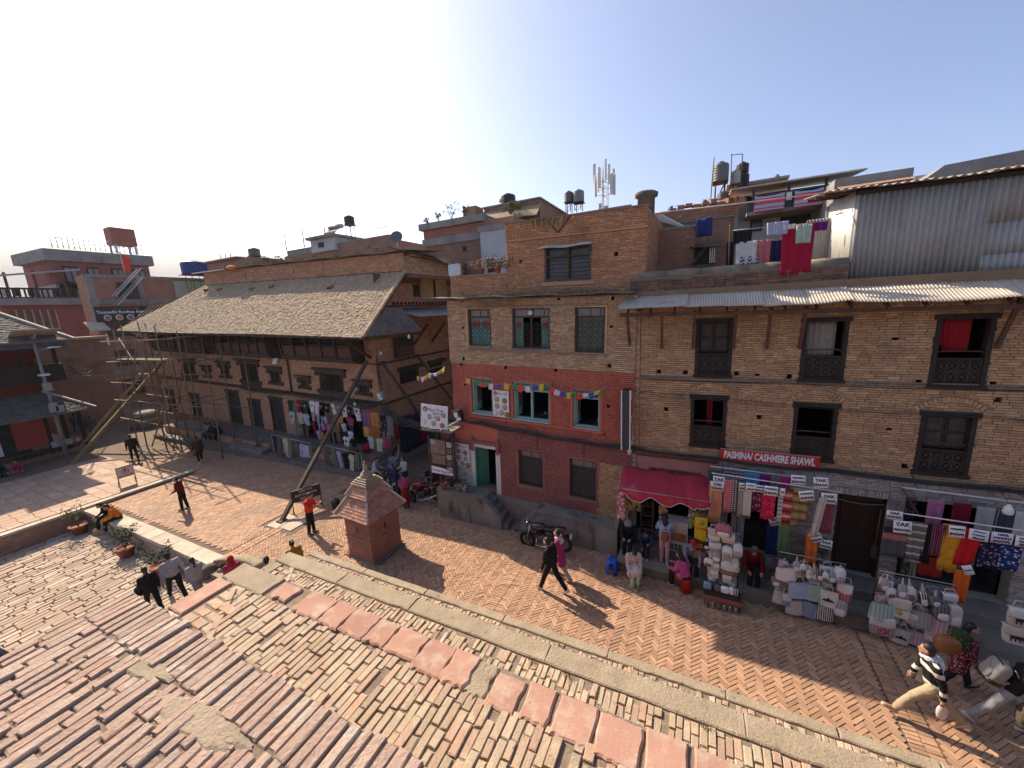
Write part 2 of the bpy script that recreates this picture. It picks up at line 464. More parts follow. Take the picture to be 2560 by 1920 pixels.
lay(street,far_,(.236,.076,.06),pave,-.03,0,.002,"far_paving_bricks")
bands = []
for b in CROSS:
 y = 6.3 if b < -12 else 5.3
 while y < (12.5 if b < -15 else 11.2 if b < -2 else 10.5):
  for k in (-.11,.11): bands.append((b + k,y,0))
  y += .082
for x in np.arange(-24.3,-15.6,.083): bands.append((x,12.62,R_(90)))
for x in np.arange(-12.8,-9,.083):
 for y in (6.32,): bands.append((x,y,R_(90)))
lay(street,bands,(.21,.075,.06),pave,-.03,.006,.002,"band_bricks")
fl = MB()
for (x,y,w,d,a) in ((-15.0,8.42,.62,.62,.03),(-14.3,8.5,.66,.58,-.02),(-15.05,8.88,.7,.3,.02),(-14.3,8.9,.7,.26,0)):
 MB().box((x,y,-.02),(w,d,.06),rz(a)).build("flagstone",pale_stone,street)
pl = MB(); pl.b2((-60,-6,-.81),(-25.0,9.3,.10)); plaza = structure(pl.build("plaza",mat("plaza_bed",(.18,.13,.10),None,.95,3,.4,40)))
TB = unit_brick("tile",tile_m,(.02,.02,.1),.008,4,9)
n_t = 0
for ix in range(40):
 for iy in range(30):
  x = -25.55 - ix * .47; y = 9.05 - iy * .47 + (.0 if ix % 2 else .04)
  if x > -37.4 and 1.2 < y and n_t < 300:
   obj("tile",RNG.choice(TB),plaza,(x,y,.105),(RNG.gauss(0,.006),RNG.gauss(0,.006),RNG.gauss(0,.006)),(.455,.455,.05)); n_t += 1
wk = thing("kerb_wall","low dark brick wall with pale stone coping between tiled plaza and sunken court","wall",(-24.9,0,0))
MB().b2((-.09,-6,-.8),(.06,9.3,.06)).build("wall_body",wallbrick_flat,wk)
C,S = [],[]
y = -1.0
while y < 5.75:
 for k in range(9):
  C.append((.062,y + (k % 2) * .11 + .11,-.66 + k * .078)); S.append((.215,.065,.04))
 y += .225
V,F = pieces(C,S,np.zeros(len(C)),.004,.003,np.array([(0,0,1),(1,0,0),(0,1,0)],float))
tag(np_mesh("brick_courses",V,F,wallbrick_flat,wk),kind="stuff")
y = -4.0
while y < 9.2:
 l = RNG.uniform(.8,1.3); MB().box((-.06,y + l / 2,.11),(.32,l - .015,.09),rz(RNG.gauss(0,.006))).build("coping_stone",pale_stone,wk); y += l
co = MB(); co.b2((-24.9,-8,-.9),(-8.3,5.75,-.72)); court = structure(co.build("sunken_court",mortar))
CS = []
x = -24.75
while x < -7.2:
 w = RNG.uniform(.15,.24); y = -3.0 + RNG.uniform(0,.4)
 while y < 5.7:
  l = RNG.choice((.28,.36,.45,.55,.7)) * RNG.uniform(.9,1.1)
  CS.append((x + w / 2,y + l / 2,w - .022,l - .025)); y += l
 x += w
CS.sort(key=lambda c: dcam(c[0],c[1],-.7) + (0 if c[0] < -9 - (5.7 - c[1]) * .9 else 500))
UC = unit_brick("stone",court_m,(.08,.05,.2),.035,6,4)
for cx,cy,w,l in CS[:300]:
 obj("stone",RNG.choice(UC),court,(cx,cy,-.705 + RNG.gauss(0,.007)),(RNG.gauss(0,.02),RNG.gauss(0,.02),R_(90) + RNG.gauss(0,.03)),(l,w,.07))
rest = CS[300:]
V,F = pieces([(c[0],c[1],-.705 + RNG.gauss(0,.007)) for c in rest],[(c[3],c[2],.07) for c in rest],R_(90) + NPR.normal(0,.03,len(rest)),.016,.007)
tag(np_mesh("paving_stones",V,F,court_m,court),kind="stuff")
cw = thing("court_wall","brick retaining wall with worn stone coping along edge of sunken court","wall",(0,5.74,0))
MB().b2((-24.8,.06,-.8),(-14.4,.45,-.04)).build("wall_body",wallbrick_flat,cw)
C,S = brick_courses(-24.8,-14.4,-.72,-.04,[],.22,.072,.01,.02,.055,3)
V,F = pieces(C,S,NPR.normal(0,.01,len(C)),.006,.004,FRONT)
tag(np_mesh("brick_courses",V,F,mat("court_wall_brick",(.40,.31,.23),(.30,.22,.16),.92,4,.6,40,rnd=.15),cw),kind="stuff")
x = -24.6
for l in (1.5,1.25,1.1,1.45,.75,1.3,1.35,1.35):
 MB().box((x + l / 2,.21,.02),(l - .03,.52 + RNG.gauss(0,.02),.15),rz(RNG.gauss(0,.012))).build("coping_stone",pale_stone,cw); x += l
sw = thing("stair_parapet","curved stone parapet and dark stairwell wall leading up from the sunken court","parapet",(-13.4,6.2,0))
MB().b2((-1.0,.0,-.8),(.5,.2,-.03)).build("wall_body",wallbrick_flat,sw)
MB().sheet(lambda u,v: (-1.05 + 1.75 * u,-.38 + .72 * math.sin(u * 2.2) * .55 + .34 * v,.07),10,2,.12).build("coping_stone",stone_m,sw)
MB().ball((-1.15,-.5,-.22),(.26,.3,.34),12,8).build("guardian_stone",mat("dark_stone",(.15,.12,.10),(.09,.075,.06),.8,4,.5,40),sw)
for k in range(4): MB().b2((-1.0,-1.5 + k * .3,-.8),(.5,-1.2 + k * .3,-.62 + k * .17)).build("step",stone_m,sw)
# temple plinth (stepped brick platform under the viewpoint)
plinth = thing("temple_plinth","stepped brick temple plinth with worn terraces and red tile edging, in the foreground","plinth")
TIER = [("lower_terrace",2.45,-8.3,5.335),("middle_terrace",3.70,-6.84,3.93),("wide_terrace",4.90,-5.27,2.45),("top_terrace",6.10,-3.75,.97)]
tiers = {}
zprev = -.8
for nm,z,xl,ye in TIER:
 b = MB(); b.b2((xl,-9,zprev),(9,ye,z - .020))
 tiers[nm] = b.build(nm,mortar,plinth); zprev = z - .021
 C,S = brick_courses(xl,4,z - 1.22 if z > 3 else 0,z - .06,[],.23,.07,.01,0,ye - .004,5)
 V,F = pieces(C,S,np.zeros(len(C)),0,.003,np.array([(-1,0,0),(0,0,1),(0,1,0)],float))
 tag(np_mesh("riser_bricks",V,F,wallbrick_flat,tiers[nm]),kind="stuff")
PB = []   # (x, y, z, rotz, length, width, tier, material)
def rows_y(tier,z,x0,x1,y0,y1,w,l,ok,m,skip=.02):
 x = x0; k = 0
 while x < x1:
  ww = w * RNG.uniform(.9,1.12); y = y0 - RNG.uniform(0,l)
  while y < y1:
   ll = l * RNG.choice((1,1,1.05,.9,.6,1.15)) * RNG.uniform(.94,1.05)
   cx,cy,le = x + ww / 2,y + ll / 2,ll
   if y + ll > y1: le = y1 - y; cy = y + le / 2
   if le > .06 and cy > y0 and ok(cx,cy) and RNG.random() > skip:
    PB.append((cx,cy,z + RNG.gauss(0,.007),R_(90) + RNG.gauss(0,.022),le - .012,ww - .009,tier,m))
   y += ll
  x += ww
rows_y("wide_terrace",4.885,-4.95,1.6,.95,2.17,.074,.235,lambda x,y: x + y > -2.70,oldbrick,.03)
y = 1.0
while y < 2.1:
 x = -4.98 + RNG.uniform(0,.05)
 while x + y < -2.86 and x < -3.2:
  l = RNG.uniform(.17,.26); PB.append((x + l / 2,y + .055,4.887 + RNG.gauss(0,.006),RNG.gauss(0,.04),l - .02,.098,"wide_terrace",oldbrick)); x += l
 y += .118
for k in range(7):
 t = k / 6.6; PB.append((-4.80 + 1.0 * t,2.03 - 1.0 * t,4.892,R_(-45),.20,.075,"wide_terrace",oldbrick))
rows_y("middle_terrace",3.685,-6.35,2.4,2.45,3.64,.074,.215,lambda x,y: x + y > -2.66,oldbrick,.05)
for k in range(8): PB.append((-6.3 + .15 * k,3.6 - .15 * k,3.69,R_(-45),.19,.07,"middle_terrace",oldbrick))
for k in range(5):
 for q in range(3): PB.append((-6.55 + q * .2,3.55 - k * .11 - q * .02,3.688,RNG.gauss(0,.04),.17,.08,"middle_terrace",oldbrick))
rows_y("lower_terrace",2.435,-8.0,3.0,4.5,5.165,.078,.2,lambda x,y: True,oldbrick,.06)
rows_y("top_terrace",6.085,-3.72,.6,-.35,.72,.066,.23,lambda x,y: True,topbrick,.0)
x = -3.72
while x < .6:
 w = RNG.uniform(.06,.078); PB.append((x + w / 2,.845 + RNG.gauss(0,.008),6.087 + RNG.gauss(0,.006),R_(90) + RNG.gauss(0,.02),.25,w - .012,"top_terrace",topbrick)); x += w
def inview(b):
 d = Vector((b[0],b[1],b[2] - 8)); z = d.dot(fwd)
 if z <= .05: return 0
 u,v = d.dot(cr) / z,d.dot(cu) / z
 return 1 / z if abs(u) < 1.42 and abs(v) < 1.08 else 0
def shown(b):   # nearer terraces hide the inner part of the lower ones
 x,y,z = b[:3]
 for nm,zt,xl,ye in TIER:
  if zt > z + .2:
   t = (8 - zt) / (8 - z)
   if x * t > xl and y * t < ye: return False
 return True
PB.sort(key=lambda b: -inview(b) * (1 if shown(b) else .01))
UP = {m.name: unit_brick("brick",m,(.02,.09,.09),.022,10,20 + i) for i,m in enumerate((oldbrick,topbrick))}
for b in PB[:300]:
 obj("brick",RNG.choice(UP[b[7].name]),tiers[b[6]],(b[0],b[1],b[2] - .03),(RNG.gauss(0,.014),RNG.gauss(0,.008),b[3]),(b[4],b[5],.08))
for nm in tiers:
 for m in (oldbrick,topbrick):
  q = [b for b in PB[300:] if b[6] == nm and b[7] is m]
  if q:
   V,F = pieces([(b[0],b[1],b[2] - .03) for b in q],[(b[4],b[5],.08) for b in q],[b[3] for b in q],.009,.004)
   tag(np_mesh("worn_bricks",V,F,m,tiers[nm]),kind="stuff")
def slab(nm,x0,x1,y0,y1,z,th,m,tier,rag=.012,n=9,sub=True):
 pts = []
 for k in range(n): pts.append((x0 + (x1 - x0) * k / n,y0 + RNG.gauss(0,rag)))
 for k in range(4): pts.append((x1 + RNG.gauss(0,rag),y0 + (y1 - y0) * k / 4))
 for k in range(n): pts.append((x1 - (x1 - x0) * k / n,y1 + RNG.gauss(0,rag * .4)))
 for k in range(4): pts.append((x0 + RNG.gauss(0,rag),y1 - (y1 - y0) * k / 4))
 c = ((x0 + x1) / 2,(y0 + y1) / 2); b = MB(); N = len(pts)
 lo = [(x,y,z - th) for x,y in pts]; mi = [(x,y,z - .012) for x,y in pts]
 hi = [(c[0] + (x - c[0]) * (1 - .014 / max(.1,abs(x1 - x0) / 2)),c[1] + (y - c[1]) * (1 - .016 / max(.1,(y1 - y0) / 2)),z) for x,y in pts]
 b.add(lo + mi + hi + [(c[0],c[1],z)],[(i,(i + 1) % N,N + (i + 1) % N,N + i) for i in range(N)] + [(N + i,N + (i + 1) % N,2 * N + (i + 1) % N,2 * N + i) for i in range(N)] + [(2 * N + i,2 * N + (i + 1) % N,3 * N) for i in range(N)])
 return b.build(nm,m,tiers[tier])
x = -3.92
for l in (.42,.30,.33,.27,.36,.31,.26): slab("red_slab",x,x + l + .004,2.15 + RNG.gauss(0,.015),2.452,4.915 + RNG.gauss(0,.002),.05,redtile,"wide_terrace",.010); x += l
slab("red_tile",-4.38,-4.08,2.19,2.42,4.912,.05,redtile,"wide_terrace")
x = -1.46
for l in (.26,.23,.30,.31,.27,.30,.26,.3,.3,.3): slab("red_tile",x,x + l,2.11 + RNG.gauss(0,.02),2.43 + RNG.gauss(0,.012),4.908 + RNG.gauss(0,.006),.05,redtile if RNG.random() < .8 else stone_m,"wide_terrace",.006); x += l + RNG.uniform(.02,.05)
slab("mortar_patch",-1.72,-1.48,2.13,2.44,4.900,.05,stone_m,"wide_terrace")
slab("corner_stone",-5.27,-4.45,2.16,2.452,4.905,.06,stone_m,"wide_terrace",.008)
slab("edge_stone",-5.275,-5.0,1.62,2.15,4.91,.07,redtile,"wide_terrace",.006)
slab("edge_stone",-5.27,-4.99,1.42,1.61,4.905,.07,pale_stone,"wide_terrace",.012)
slab("edge_stone",-5.27,-5.0,.2,1.40,4.90,.07,redtile,"wide_terrace")
x = -6.84
while x < 3:
 l = RNG.uniform(1.3,2.4); slab("edge_stone",x,x + l - .004,3.655,3.93,3.712,.1,stone_m,"middle_terrace",.006); x += l
slab("edge_stone",-6.84,-6.58,1.5,3.64,3.712,.1,stone_m,"middle_terrace",.006)
x = -8.3
while x < 4:
 l = RNG.uniform(.8,1.9); slab("kerb_stone",x,x + l - .006,5.175,5.335 + RNG.gauss(0,.006),2.462,.11,stone_m if RNG.random() < .88 else redtile,"lower_terrace",.006); x += l
slab("kerb_stone",-8.3,-8.06,2,5.08,2.462,.11,stone_m,"lower_terrace",.006)
def patch(nm,cx,cy,rx_,ry_,z,m,tier,seed):
 r = random.Random(seed); ph = [r.uniform(0,6) for _ in range(5)]; n = 40; pts = []
 for k in range(n):
  a_ = 2 * math.pi * k / n; q = 1 + .22 * math.sin(2 * a_ + ph[0]) + .14 * math.sin(5 * a_ + ph[1]) + .08 * math.sin(11 * a_ + ph[2]); pts.append((cx + rx_ * q * math.cos(a_),cy + ry_ * q * math.sin(a_)))
 MB().add([(x,y,z - .012) for x,y in pts] + [(cx + (x - cx) * .8,cy + (y - cy) * .8,z) for x,y in pts] + [(cx,cy,z)],[(i,(i + 1) % n,n + (i + 1) % n,n + i) for i in range(n)] + [(n + i,n + (i + 1) % n,2 * n) for i in range(n)]).build(nm,m,tiers[tier])
patch("mortar_patch",-2.15,.66,.30,.085,6.098,stone_m,"top_terrace",1); patch("mortar_patch",-2.75,.70,.2,.05,6.098,stone_m,"top_terrace",2); patch("mortar_patch",-1.55,.55,.22,.07,6.098,mortar,"top_terrace",3)
tf = MB()
for (x,y,z) in ((-1.9,5.09,2.46),(-1.72,3.62,3.7),(-1.25,3.6,3.7),(.2,3.6,3.7),(.9,5.06,2.45),(-5.9,3.95,3.6),(-5.4,5.07,2.45),(-.4,5.07,2.45)):
 for k in range(26):
  a,r = RNG.uniform(0,6.3),RNG.uniform(0,.05); p = Vector((x + r * math.cos(a) * 1.6,y + r * math.sin(a) * .5,z)); q = p + Vector((RNG.gauss(0,.03),RNG.gauss(0,.03),RNG.uniform(.02,.06)))
  tf.add([p,p + Vector((.006,.004,0)),q],[(0,1,2)])
tag(tf.build("weeds",mat("weed",(.09,.11,.03),(.15,.14,.05),.9,8,0),None),"small green weeds growing in joints of the brick plinth","weeds",kind="stuff")
# shared house kit
darkwood = mat("dark_wood",(.035,.024,.019),(.02,.014,.011),.7,6,.25,50,spec=.3)
greywood = mat("weathered_wood",(.105,.075,.055),(.06,.042,.032),.85,5,.4,60,dirt=[((.16,.13,.10),3,.6,.75)])
brownwood = mat("brown_timber",(.12,.062,.042),(.075,.04,.028),.8,5,.3,60)
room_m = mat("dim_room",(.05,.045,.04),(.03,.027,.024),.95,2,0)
tin = mat("corrugated_tin",(.44,.40,.345),(.35,.31,.265),.7,1.2,.12,40,metal=.05,spec=.4,dirt=[((.27,.19,.13),2.2,.6,.78),((.5,.46,.40),5,.6,.7)])
tin_grey = mat("grey_sheet_metal",(.36,.35,.335),(.28,.27,.258),.75,.9,.1,30,metal=.05,spec=.4,dirt=[((.17,.15,.14),1.4,.58,.8,(2.5,1,.3))])
rust = mat("rusty_iron",(.12,.065,.04),(.07,.04,.028),.85,12,.3,80)
steel = mat("galvanised_steel",(.42,.42,.41),(.30,.30,.29),.45,8,.1,60,metal=.7)
cable_m = mat("black_cable",(.035,.034,.034),(.06,.058,.056),.75,4,0)
black_p = plain("black_plastic",(.02,.02,.022),.45)
white_p = plain("white_paint",(.72,.72,.70),.6)
white_card = plain("white_card",(.80,.80,.80),.7)
ink = plain("black_ink",(.015,.015,.016),.8)
red_p = plain("sign_red",(.55,.035,.03),.5)
Rpal = [(.44,.265,.145),(.40,.235,.125),(.47,.30,.17),(.36,.205,.11),(.43,.25,.13),(.49,.33,.195),(.34,.21,.125)]
r_brick = mat("tan_house_brick",(.43,.26,.14),(.36,.21,.115),.9,1.5,.5,70,pal=Rpal,rnd=.1,dirt=[((.22,.14,.09),1.1,.56,.78),((.50,.38,.26),4,.63,.74)])
r_joint = mat("tan_house_mortar",(.25,.165,.10),(.19,.12,.075),.95,4,.5,60)
w_brick = mat("limewashed_brick",(.37,.32,.28),(.29,.24,.205),.9,3,.6,60,pal=[(.39,.34,.30),(.34,.285,.25),(.42,.37,.33),(.31,.22,.18)],rnd=.08,dirt=[((.33,.2,.15),5,.60,.7),((.2,.17,.15),1.5,.6,.8)])
pinkwash = mat("pink_plaster",(.43,.20,.17),(.35,.155,.13),.9,2,.3,40,dirt=[((.25,.13,.11),3,.6,.75)])
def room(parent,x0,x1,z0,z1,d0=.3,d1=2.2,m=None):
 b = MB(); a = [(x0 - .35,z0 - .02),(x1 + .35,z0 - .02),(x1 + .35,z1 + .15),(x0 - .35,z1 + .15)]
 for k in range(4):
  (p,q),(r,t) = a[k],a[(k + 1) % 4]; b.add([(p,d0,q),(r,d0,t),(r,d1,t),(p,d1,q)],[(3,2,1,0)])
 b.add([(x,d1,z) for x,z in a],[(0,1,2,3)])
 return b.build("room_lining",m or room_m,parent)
def lattice(parent,x0,x1,z0,z1,y,m,n=4,name="carved_lattice"):
 b = MB(); w = (x1 - x0) / n; h = (z1 - z0) / 2
 for i in range(n):
  for j in range(2):
   cx,cz = x0 + w * (i + .5),z0 + h * (j + .5); rx,rz_ = w * .42,h * .42
   b.tube([(cx + rx * math.cos(t),y,cz + rz_ * math.sin(t)) for t in np.linspace(0,2 * math.pi,13)],.009,4,False)
   for s in (-1,1): b.beam((cx - s * w * .48,y,cz - h * .48),(cx + s * w * .48,y,cz + h * .48),.012,.012)
   b.box((cx,y - .002,cz),(w * .26,.014,h * .26),Matrix.Rotation(R_(45),3,'Y'))
 for i in range(n + 1): b.box((x0 + w * i,y,(z0 + z1) / 2),(.016,.022,z1 - z0))
 b.box(((x0 + x1) / 2,y,(z0 + z1) / 2),(x1 - x0,.02,.014))
 return b.build(name,m,parent)
def newar_window(parent,x0,x1,z0,z1,style,name="window"):
 w = empty(name,(0,0,0),parent=parent); wd = darkwood; t = .085; zr = z0 + (z1 - z0) * .415
 f = MB(); f.b2((x0,-.05,z0),(x0 + t,.12,z1)); f.b2((x1 - t,-.05,z0),(x1,.12,z1))
 f.b2((x0 - .05,-.07,z1 - .09),(x1 + .05,.12,z1 + .02)); f.b2((x0 - .03,-.075,z0 - .02),(x1 + .03,.12,z0 + .07))
 f.b2((x0 + t,-.03,zr - .05),(x1 - t,.08,zr)); f.b2((x0 + t,-.03,z0 + .07),(x1 - t,.07,z0 + .12))
 f.build("frame",wd,w)
 lattice(w,x0 + t + .01,x1 - t - .01,z0 + .125,zr - .055,-.005,darkgrey_wood,4 if x1 - x0 < .93 else 5)
 MB().b2((x0 + t,.03,z0 + .1),(x1 - t,.05,zr - .02)).build("back_panel",wd,w)
 MB().tube([(x0 + t,-.01,zr + .11),(x0 + t + .06,-.02,zr + .155),(x1 - t - .06,-.02,zr + .155),(x1 - t,-.01,zr + .11)],.016,6).build("rail",darkgrey_wood,w)
 xm = (x0 + x1) / 2
 if style == 'shut':
  for s in (0,1):
   a,b_ = (x0 + t,xm - .004) if s == 0 else (xm + .004,x1 - t)
   d = MB(); d.b2((a,.07,zr + .02),(b_,.10,z1 - .09))
   d.build("shutter",wd,w)
   q = MB()
   for (p0,p1) in ((.06,.46),(.54,.94)):
    zz0,zz1 = zr + .02 + (z1 - zr - .11) * p0,zr + .02 + (z1 - zr - .11) * p1
    q.b2((a + .05,.055,zz0),(b_ - .05,.07,zz1))
   q.build("shutter_panel",darkgrey_wood,w)
 elif style in ('curtain','red','redhalf'):
  cm = plain("beige_curtain",(.33,.28,.23),.95) if style == 'curtain' else plain("red_curtain",(.34,.012,.02),.95)
  xa,xb = (x0 + t,x1 - t - .1) if style == 'curtain' else (x0 + t + .03,x1 - t - .18) if style == 'red' else (x0 + .42,x0 + .56)
  zb = zr - .05 if style != 'red' else zr + .12
  MB().sheet(lambda u,v: (xa + (xb - xa) * (u + (.25 * (v * v) * (1 - u) if style == 'red' else 0)),.17 + .022 * math.sin(u * 34) + .01 * math.sin(u * 71),z1 - .08 - (z1 - .08 - zb) * v),40,6,.004).build("curtain",cm,w)
 return w
darkgrey_wood = mat("carved_wood",(.075,.058,.048),(.045,.034,.028),.8,8,.3,70)
def putlog(parent,pts,s=.1):
 for (x,z) in pts:
  b = MB(); k = s * RNG.uniform(.85,1.2)
  b.add([(x - k / 2,-.03,z - k / 2),(x + k / 2,-.03,z - k / 2),(x + k / 2,-.03,z + k / 2),(x - k / 2,-.03,z + k / 2),(x - k / 2,.22,z - k / 2),(x + k / 2,.22,z - k / 2),(x + k / 2,.22,z + k / 2),(x - k / 2,.22,z + k / 2)],
              [(4,5,6,7)[::-1],(0,1,5,4),(1,2,6,5),(2,3,7,6),(3,0,4,7)])
  b.build("putlog_hole",room_m,parent)
# tan brick house with the shops (right)
RH = thing("brick_house","long tan brick house with carved dark windows above the shawl shops","house",(0,12,0))
UW = [(-.12,.79,5.80,7.41,'shut'),(2.32,3.22,5.75,7.35,'curtain'),(4.75,5.67,5.70,7.33,'red'),(7.2,8.1,5.68,7.3,'shut')]
LW = [(-.17,.74,3.72,5.25,'redhalf'),(2.29,3.20,3.63,5.18,'open'),(4.74,5.67,3.58,5.12,'shut'),(7.2,8.1,3.55,5.1,'shut')]
SHOPS = [(-1.68,.50,.55,2.75),(.92,2.42,.55,2.66),(3.40,4.38,.55,2.80),(4.72,6.7,.55,2.86),(7.0,9.0,.55,2.86)]
RHO = [(-1.06,5.91),(1.41,5.88),(-.84,4.77),(1.52,4.71),(2.12,5.87),(.92,5.9),(4.10,6.82),(4.14,5.77),(4.60,5.83),(5.8,5.81),(4.21,4.63),(4.58,3.72),(5.93,5.45),(-.35,5.9),(6.3,6.8),(6.5,4.7)]
hs = .105
rholes = [w[:4] for w in UW + LW] + [(x - hs / 2,x + hs / 2,z - hs / 2,z + hs / 2) for x,z in RHO]
wall_holes(-1.95,10,3.3,8.25,rholes,.3).build("wall",r_joint,RH)
wall_holes(-1.95,10,0,3.3,SHOPS,.3).build("shop_wall",mat("limewash_mortar",(.34,.29,.25),None,.95,4,.5,50),RH)
b = MB(); b.b2((-1.94,.31,0),(10,.34,8.2)); b.b2((-1.94,.31,0),(-1.9,7,8.2)); b.b2((9.96,.31,0),(10,7,8.2)); b.b2((-1.9,6.96,0),(9.96,7,8.2)); b.b2((-1.94,.3,8.2),(10,7,8.3))
shell = MB(); shell.b2((-1.94,.32,8.05),(10,7,8.24)); shell.b2((-1.94,.32,0),(-1.86,7,8.05)); shell.b2((9.9,.32,0),(10,7,8.05)); shell.b2((-1.86,6.9,0),(9.9,7,8.05))
shell.build("house_shell",r_joint,RH)
C,S = brick_courses(-1.6,10,3.42,5.69,rholes,rs=2); C2,S2 = brick_courses(-1.6,10,5.80,7.85,rholes,rs=3)
lay_bricks(RH,C + C2,S + S2,r_brick,lambda c: (c[0] - 0) ** 2 + 144 + (c[2] - 8) ** 2,300)
C,S = brick_courses(-1.95,-1.6,3.42,7.72,[],rs=4,y=-.055); V,F = pieces(C,S,np.zeros(len(C)),.005,.003,FRONT); tag(np_mesh("pilaster_bricks",V,F,r_brick,RH),kind="stuff")
MB().b2((-1.94,-.04,3.42),(-1.61,.0,7.7)).build("pilaster",r_joint,RH)
C,S = brick_courses(.55,10,.56,3.36,SHOPS + [(3.36,4.42,2.8,2.98)],.225,.07,rs=6)
V,F = pieces(C,S,NPR.normal(0,.012,len(C)),.006,.004,FRONT); tag(np_mesh("limewashed_bricks",V,F,w_brick,RH),kind="stuff")
C = [(3.37 + .0655 * k,-.018,2.89) for k in range(17)]; V,F = pieces(C,[(.058,.165,.05)] * 17,NPR.normal(0,.02,17),.006,.004,FRONT); tag(np_mesh("soldier_course",V,F,w_brick,RH),kind="stuff")
MB().b2((-1.68,-.02,2.76),(.55,.0,3.22)).build("pink_panel",pinkwash,RH)
C,S = brick_courses(-2.03,-1.69,2.3,3.3,[],.17,.07,rs=8,y=-.05); V,F = pieces(C,S,NPR.normal(0,.02,len(C)),.006,.006,FRONT); tag(np_mesh("pilaster_bricks",V,F,w_brick,RH),kind="stuff")
for z,h,d in ((5.70,.05,.06),(5.755,.045,.035)):
 x = -1.98
 while x < 9.9:
  l = RNG.uniform(.16,.26); MB().b2((x,-d,z),(x + l - .008,.02,z + h)).build("string_brick",mat("grey_string_brick",(.24,.17,.12),(.19,.14,.10),.9,6,.4,50,rnd=.15),RH); x += l
MB().b2((-1.7,-.07,3.24),(.6,.02,3.29)).build("cornice",greywood,RH)
dn = MB()
for k in range(34): dn.box((-1.66 + k * .068,-.06,3.315),(.04,.05,.045),rz(R_(45)))
dn.b2((-1.7,-.09,3.34),(.6,.02,3.38)); dn.build("dentil_cornice",mat("brick_dentil",(.25,.12,.085),None,.9,6,.4,50),RH)
MB().b2((.6,-.05,3.37),(10,.02,3.43)).build("cornice",greywood,RH)
for w in UW + LW:
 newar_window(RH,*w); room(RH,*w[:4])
for w in LW:
 x0,x1,z0,z1 = w[:4]; xm = (x0 + x1) / 2; hw = (x1 - x0) / 2 + .15; n = 17
 for k in range(n):
  t = -1 + 2 * (k + .5) / n; z = z1 + .05 + .27 * (1 - t * t); dz = -2 * .27 * t / hw
  o = MB().box((0,0,0),(hw * 2 / n - .006,.07,.10)).build("arch_brick",r_brick,RH,(xm + t * hw,-.03,z),(0,-math.atan(dz),0))
 MB().tube([(xm + t * (hw + .02),-.05,z1 + .13 + .28 * (1 - t * t)) for t in np.linspace(-1,1,15)],.018,5).build("arch_moulding",r_brick,RH)
 for s in (-1,1): MB().b2((xm + s * (hw - .03) - .07,-.06,z1 - .16),(xm + s * (hw - .03) + .07,.0,z1 + .04)).build("impost",r_brick,RH)
putlog(RH,RHO,.1)
for x in (-1.90,-1.0,-.18,.82,1.57,2.27,5.74):
 MB().beam((x,-.035,6.6),(x + RNG.uniform(-.03,.03),-.52,7.66),.075,.06).build("eave_strut",brownwood,RH)
MB().beam((-2.1,-.56,7.63),(10,-.56,7.42),.09,.1).build("eave_beam",brownwood,RH)
for x in np.arange(-1.9,9.9,.62): MB().beam((x,.0,7.95),(x,-.72,7.56),.05,.06).build("rafter",brownwood,RH)
def corrugated(x0,x1,p0,p1,pitch,amp,sag=0.,seed=1,n=5,th=.004):
 r = random.Random(seed); a,b_,c_ = r.uniform(0,6),r.uniform(-.02,.02),r.uniform(-.02,.02)
 k = max(8,int((x1 - x0) / pitch * 6))
 def fn(u,v):
  x = x0 + (x1 - x0) * u; y = p0[0] + (p1[0] - p0[0]) * v + (.02 * math.sin(x * 2.1 + a) * v); z = p0[1] + (p1[1] - p0[1]) * v
  return (x,y,z + amp * math.sin(2 * math.pi * x / pitch) + sag * math.sin(x * 3.3 + a) * v * .5 + b_ * v + c_ * u)
 return MB().sheet(fn,k,n,th)
x = -2.12; k = 0
while x < 9.5:
 l = .86; corrugated(x,x + l + .05,(.03,8.14 - .012 * (x + 2) + .004 * (k % 2)),(-.80 + RNG.uniform(-.03,.03),7.80 - .018 * (x + 2) + .004 * (k % 2)),.062,.011,.05 if x > 2 else .012,k).build("tin_sheet",tin,RH); x += l; k += 1
MB().b2((-1.93,.12,8.15),(3.13,.42,8.62)).build("parapet",r_joint,RH)
C,S = brick_courses(-1.93,3.13,8.24,8.58,[],rs=12,y=.115,bh=.068); V,F = pieces(C,S,NPR.normal(0,.01,len(C)),.006,.005,FRONT)
tag(np_mesh("parapet_bricks",V,F,mat("sooty_brick",(.23,.125,.09),(.13,.085,.065),.92,2,.5,50,rnd=.22,dirt=[((.07,.06,.05),1.2,.52,.7)]),RH),kind="stuff")
cop = mat("mossy_coping",(.20,.175,.14),(.12,.105,.085),.95,2,.6,30,dirt=[((.36,.29,.2),1.0,.55,.7)])
x = -1.94
for l in (1.0,.9,1.1,1.05,1.02): MB().tube([(x,.27,8.68 - .013 * (x + 2)),(x + l / 2,.27,8.685 - .013 * (x + 2)),(x + l - .01,.27,8.675 - .013 * (x + 2))],[.15,.165,.15],10).build("coping",cop,RH); x += l
MB().b2((3.13,.12,8.1),(10,.4,8.24)).build("parapet",mat("sooty_ledge",(.09,.075,.065),(.05,.045,.04),.95,4,.6,40),RH)
SH = thing("tin_shed","tall rooftop shed of grey corrugated metal sheets above the tan house","shed",(0,12.35,8.26))
def vsheet(x0,x1,z0,z1,pitch,amp,y=0.):
 k = max(8,int((x1 - x0) / pitch * 8))
 return MB().sheet(lambda u,v: (x0 + (x1 - x0) * u,y + amp * math.sin(2 * math.pi * (x0 + (x1 - x0) * u) / pitch),z1 + (z0 - z1) * v),k,2,.004)
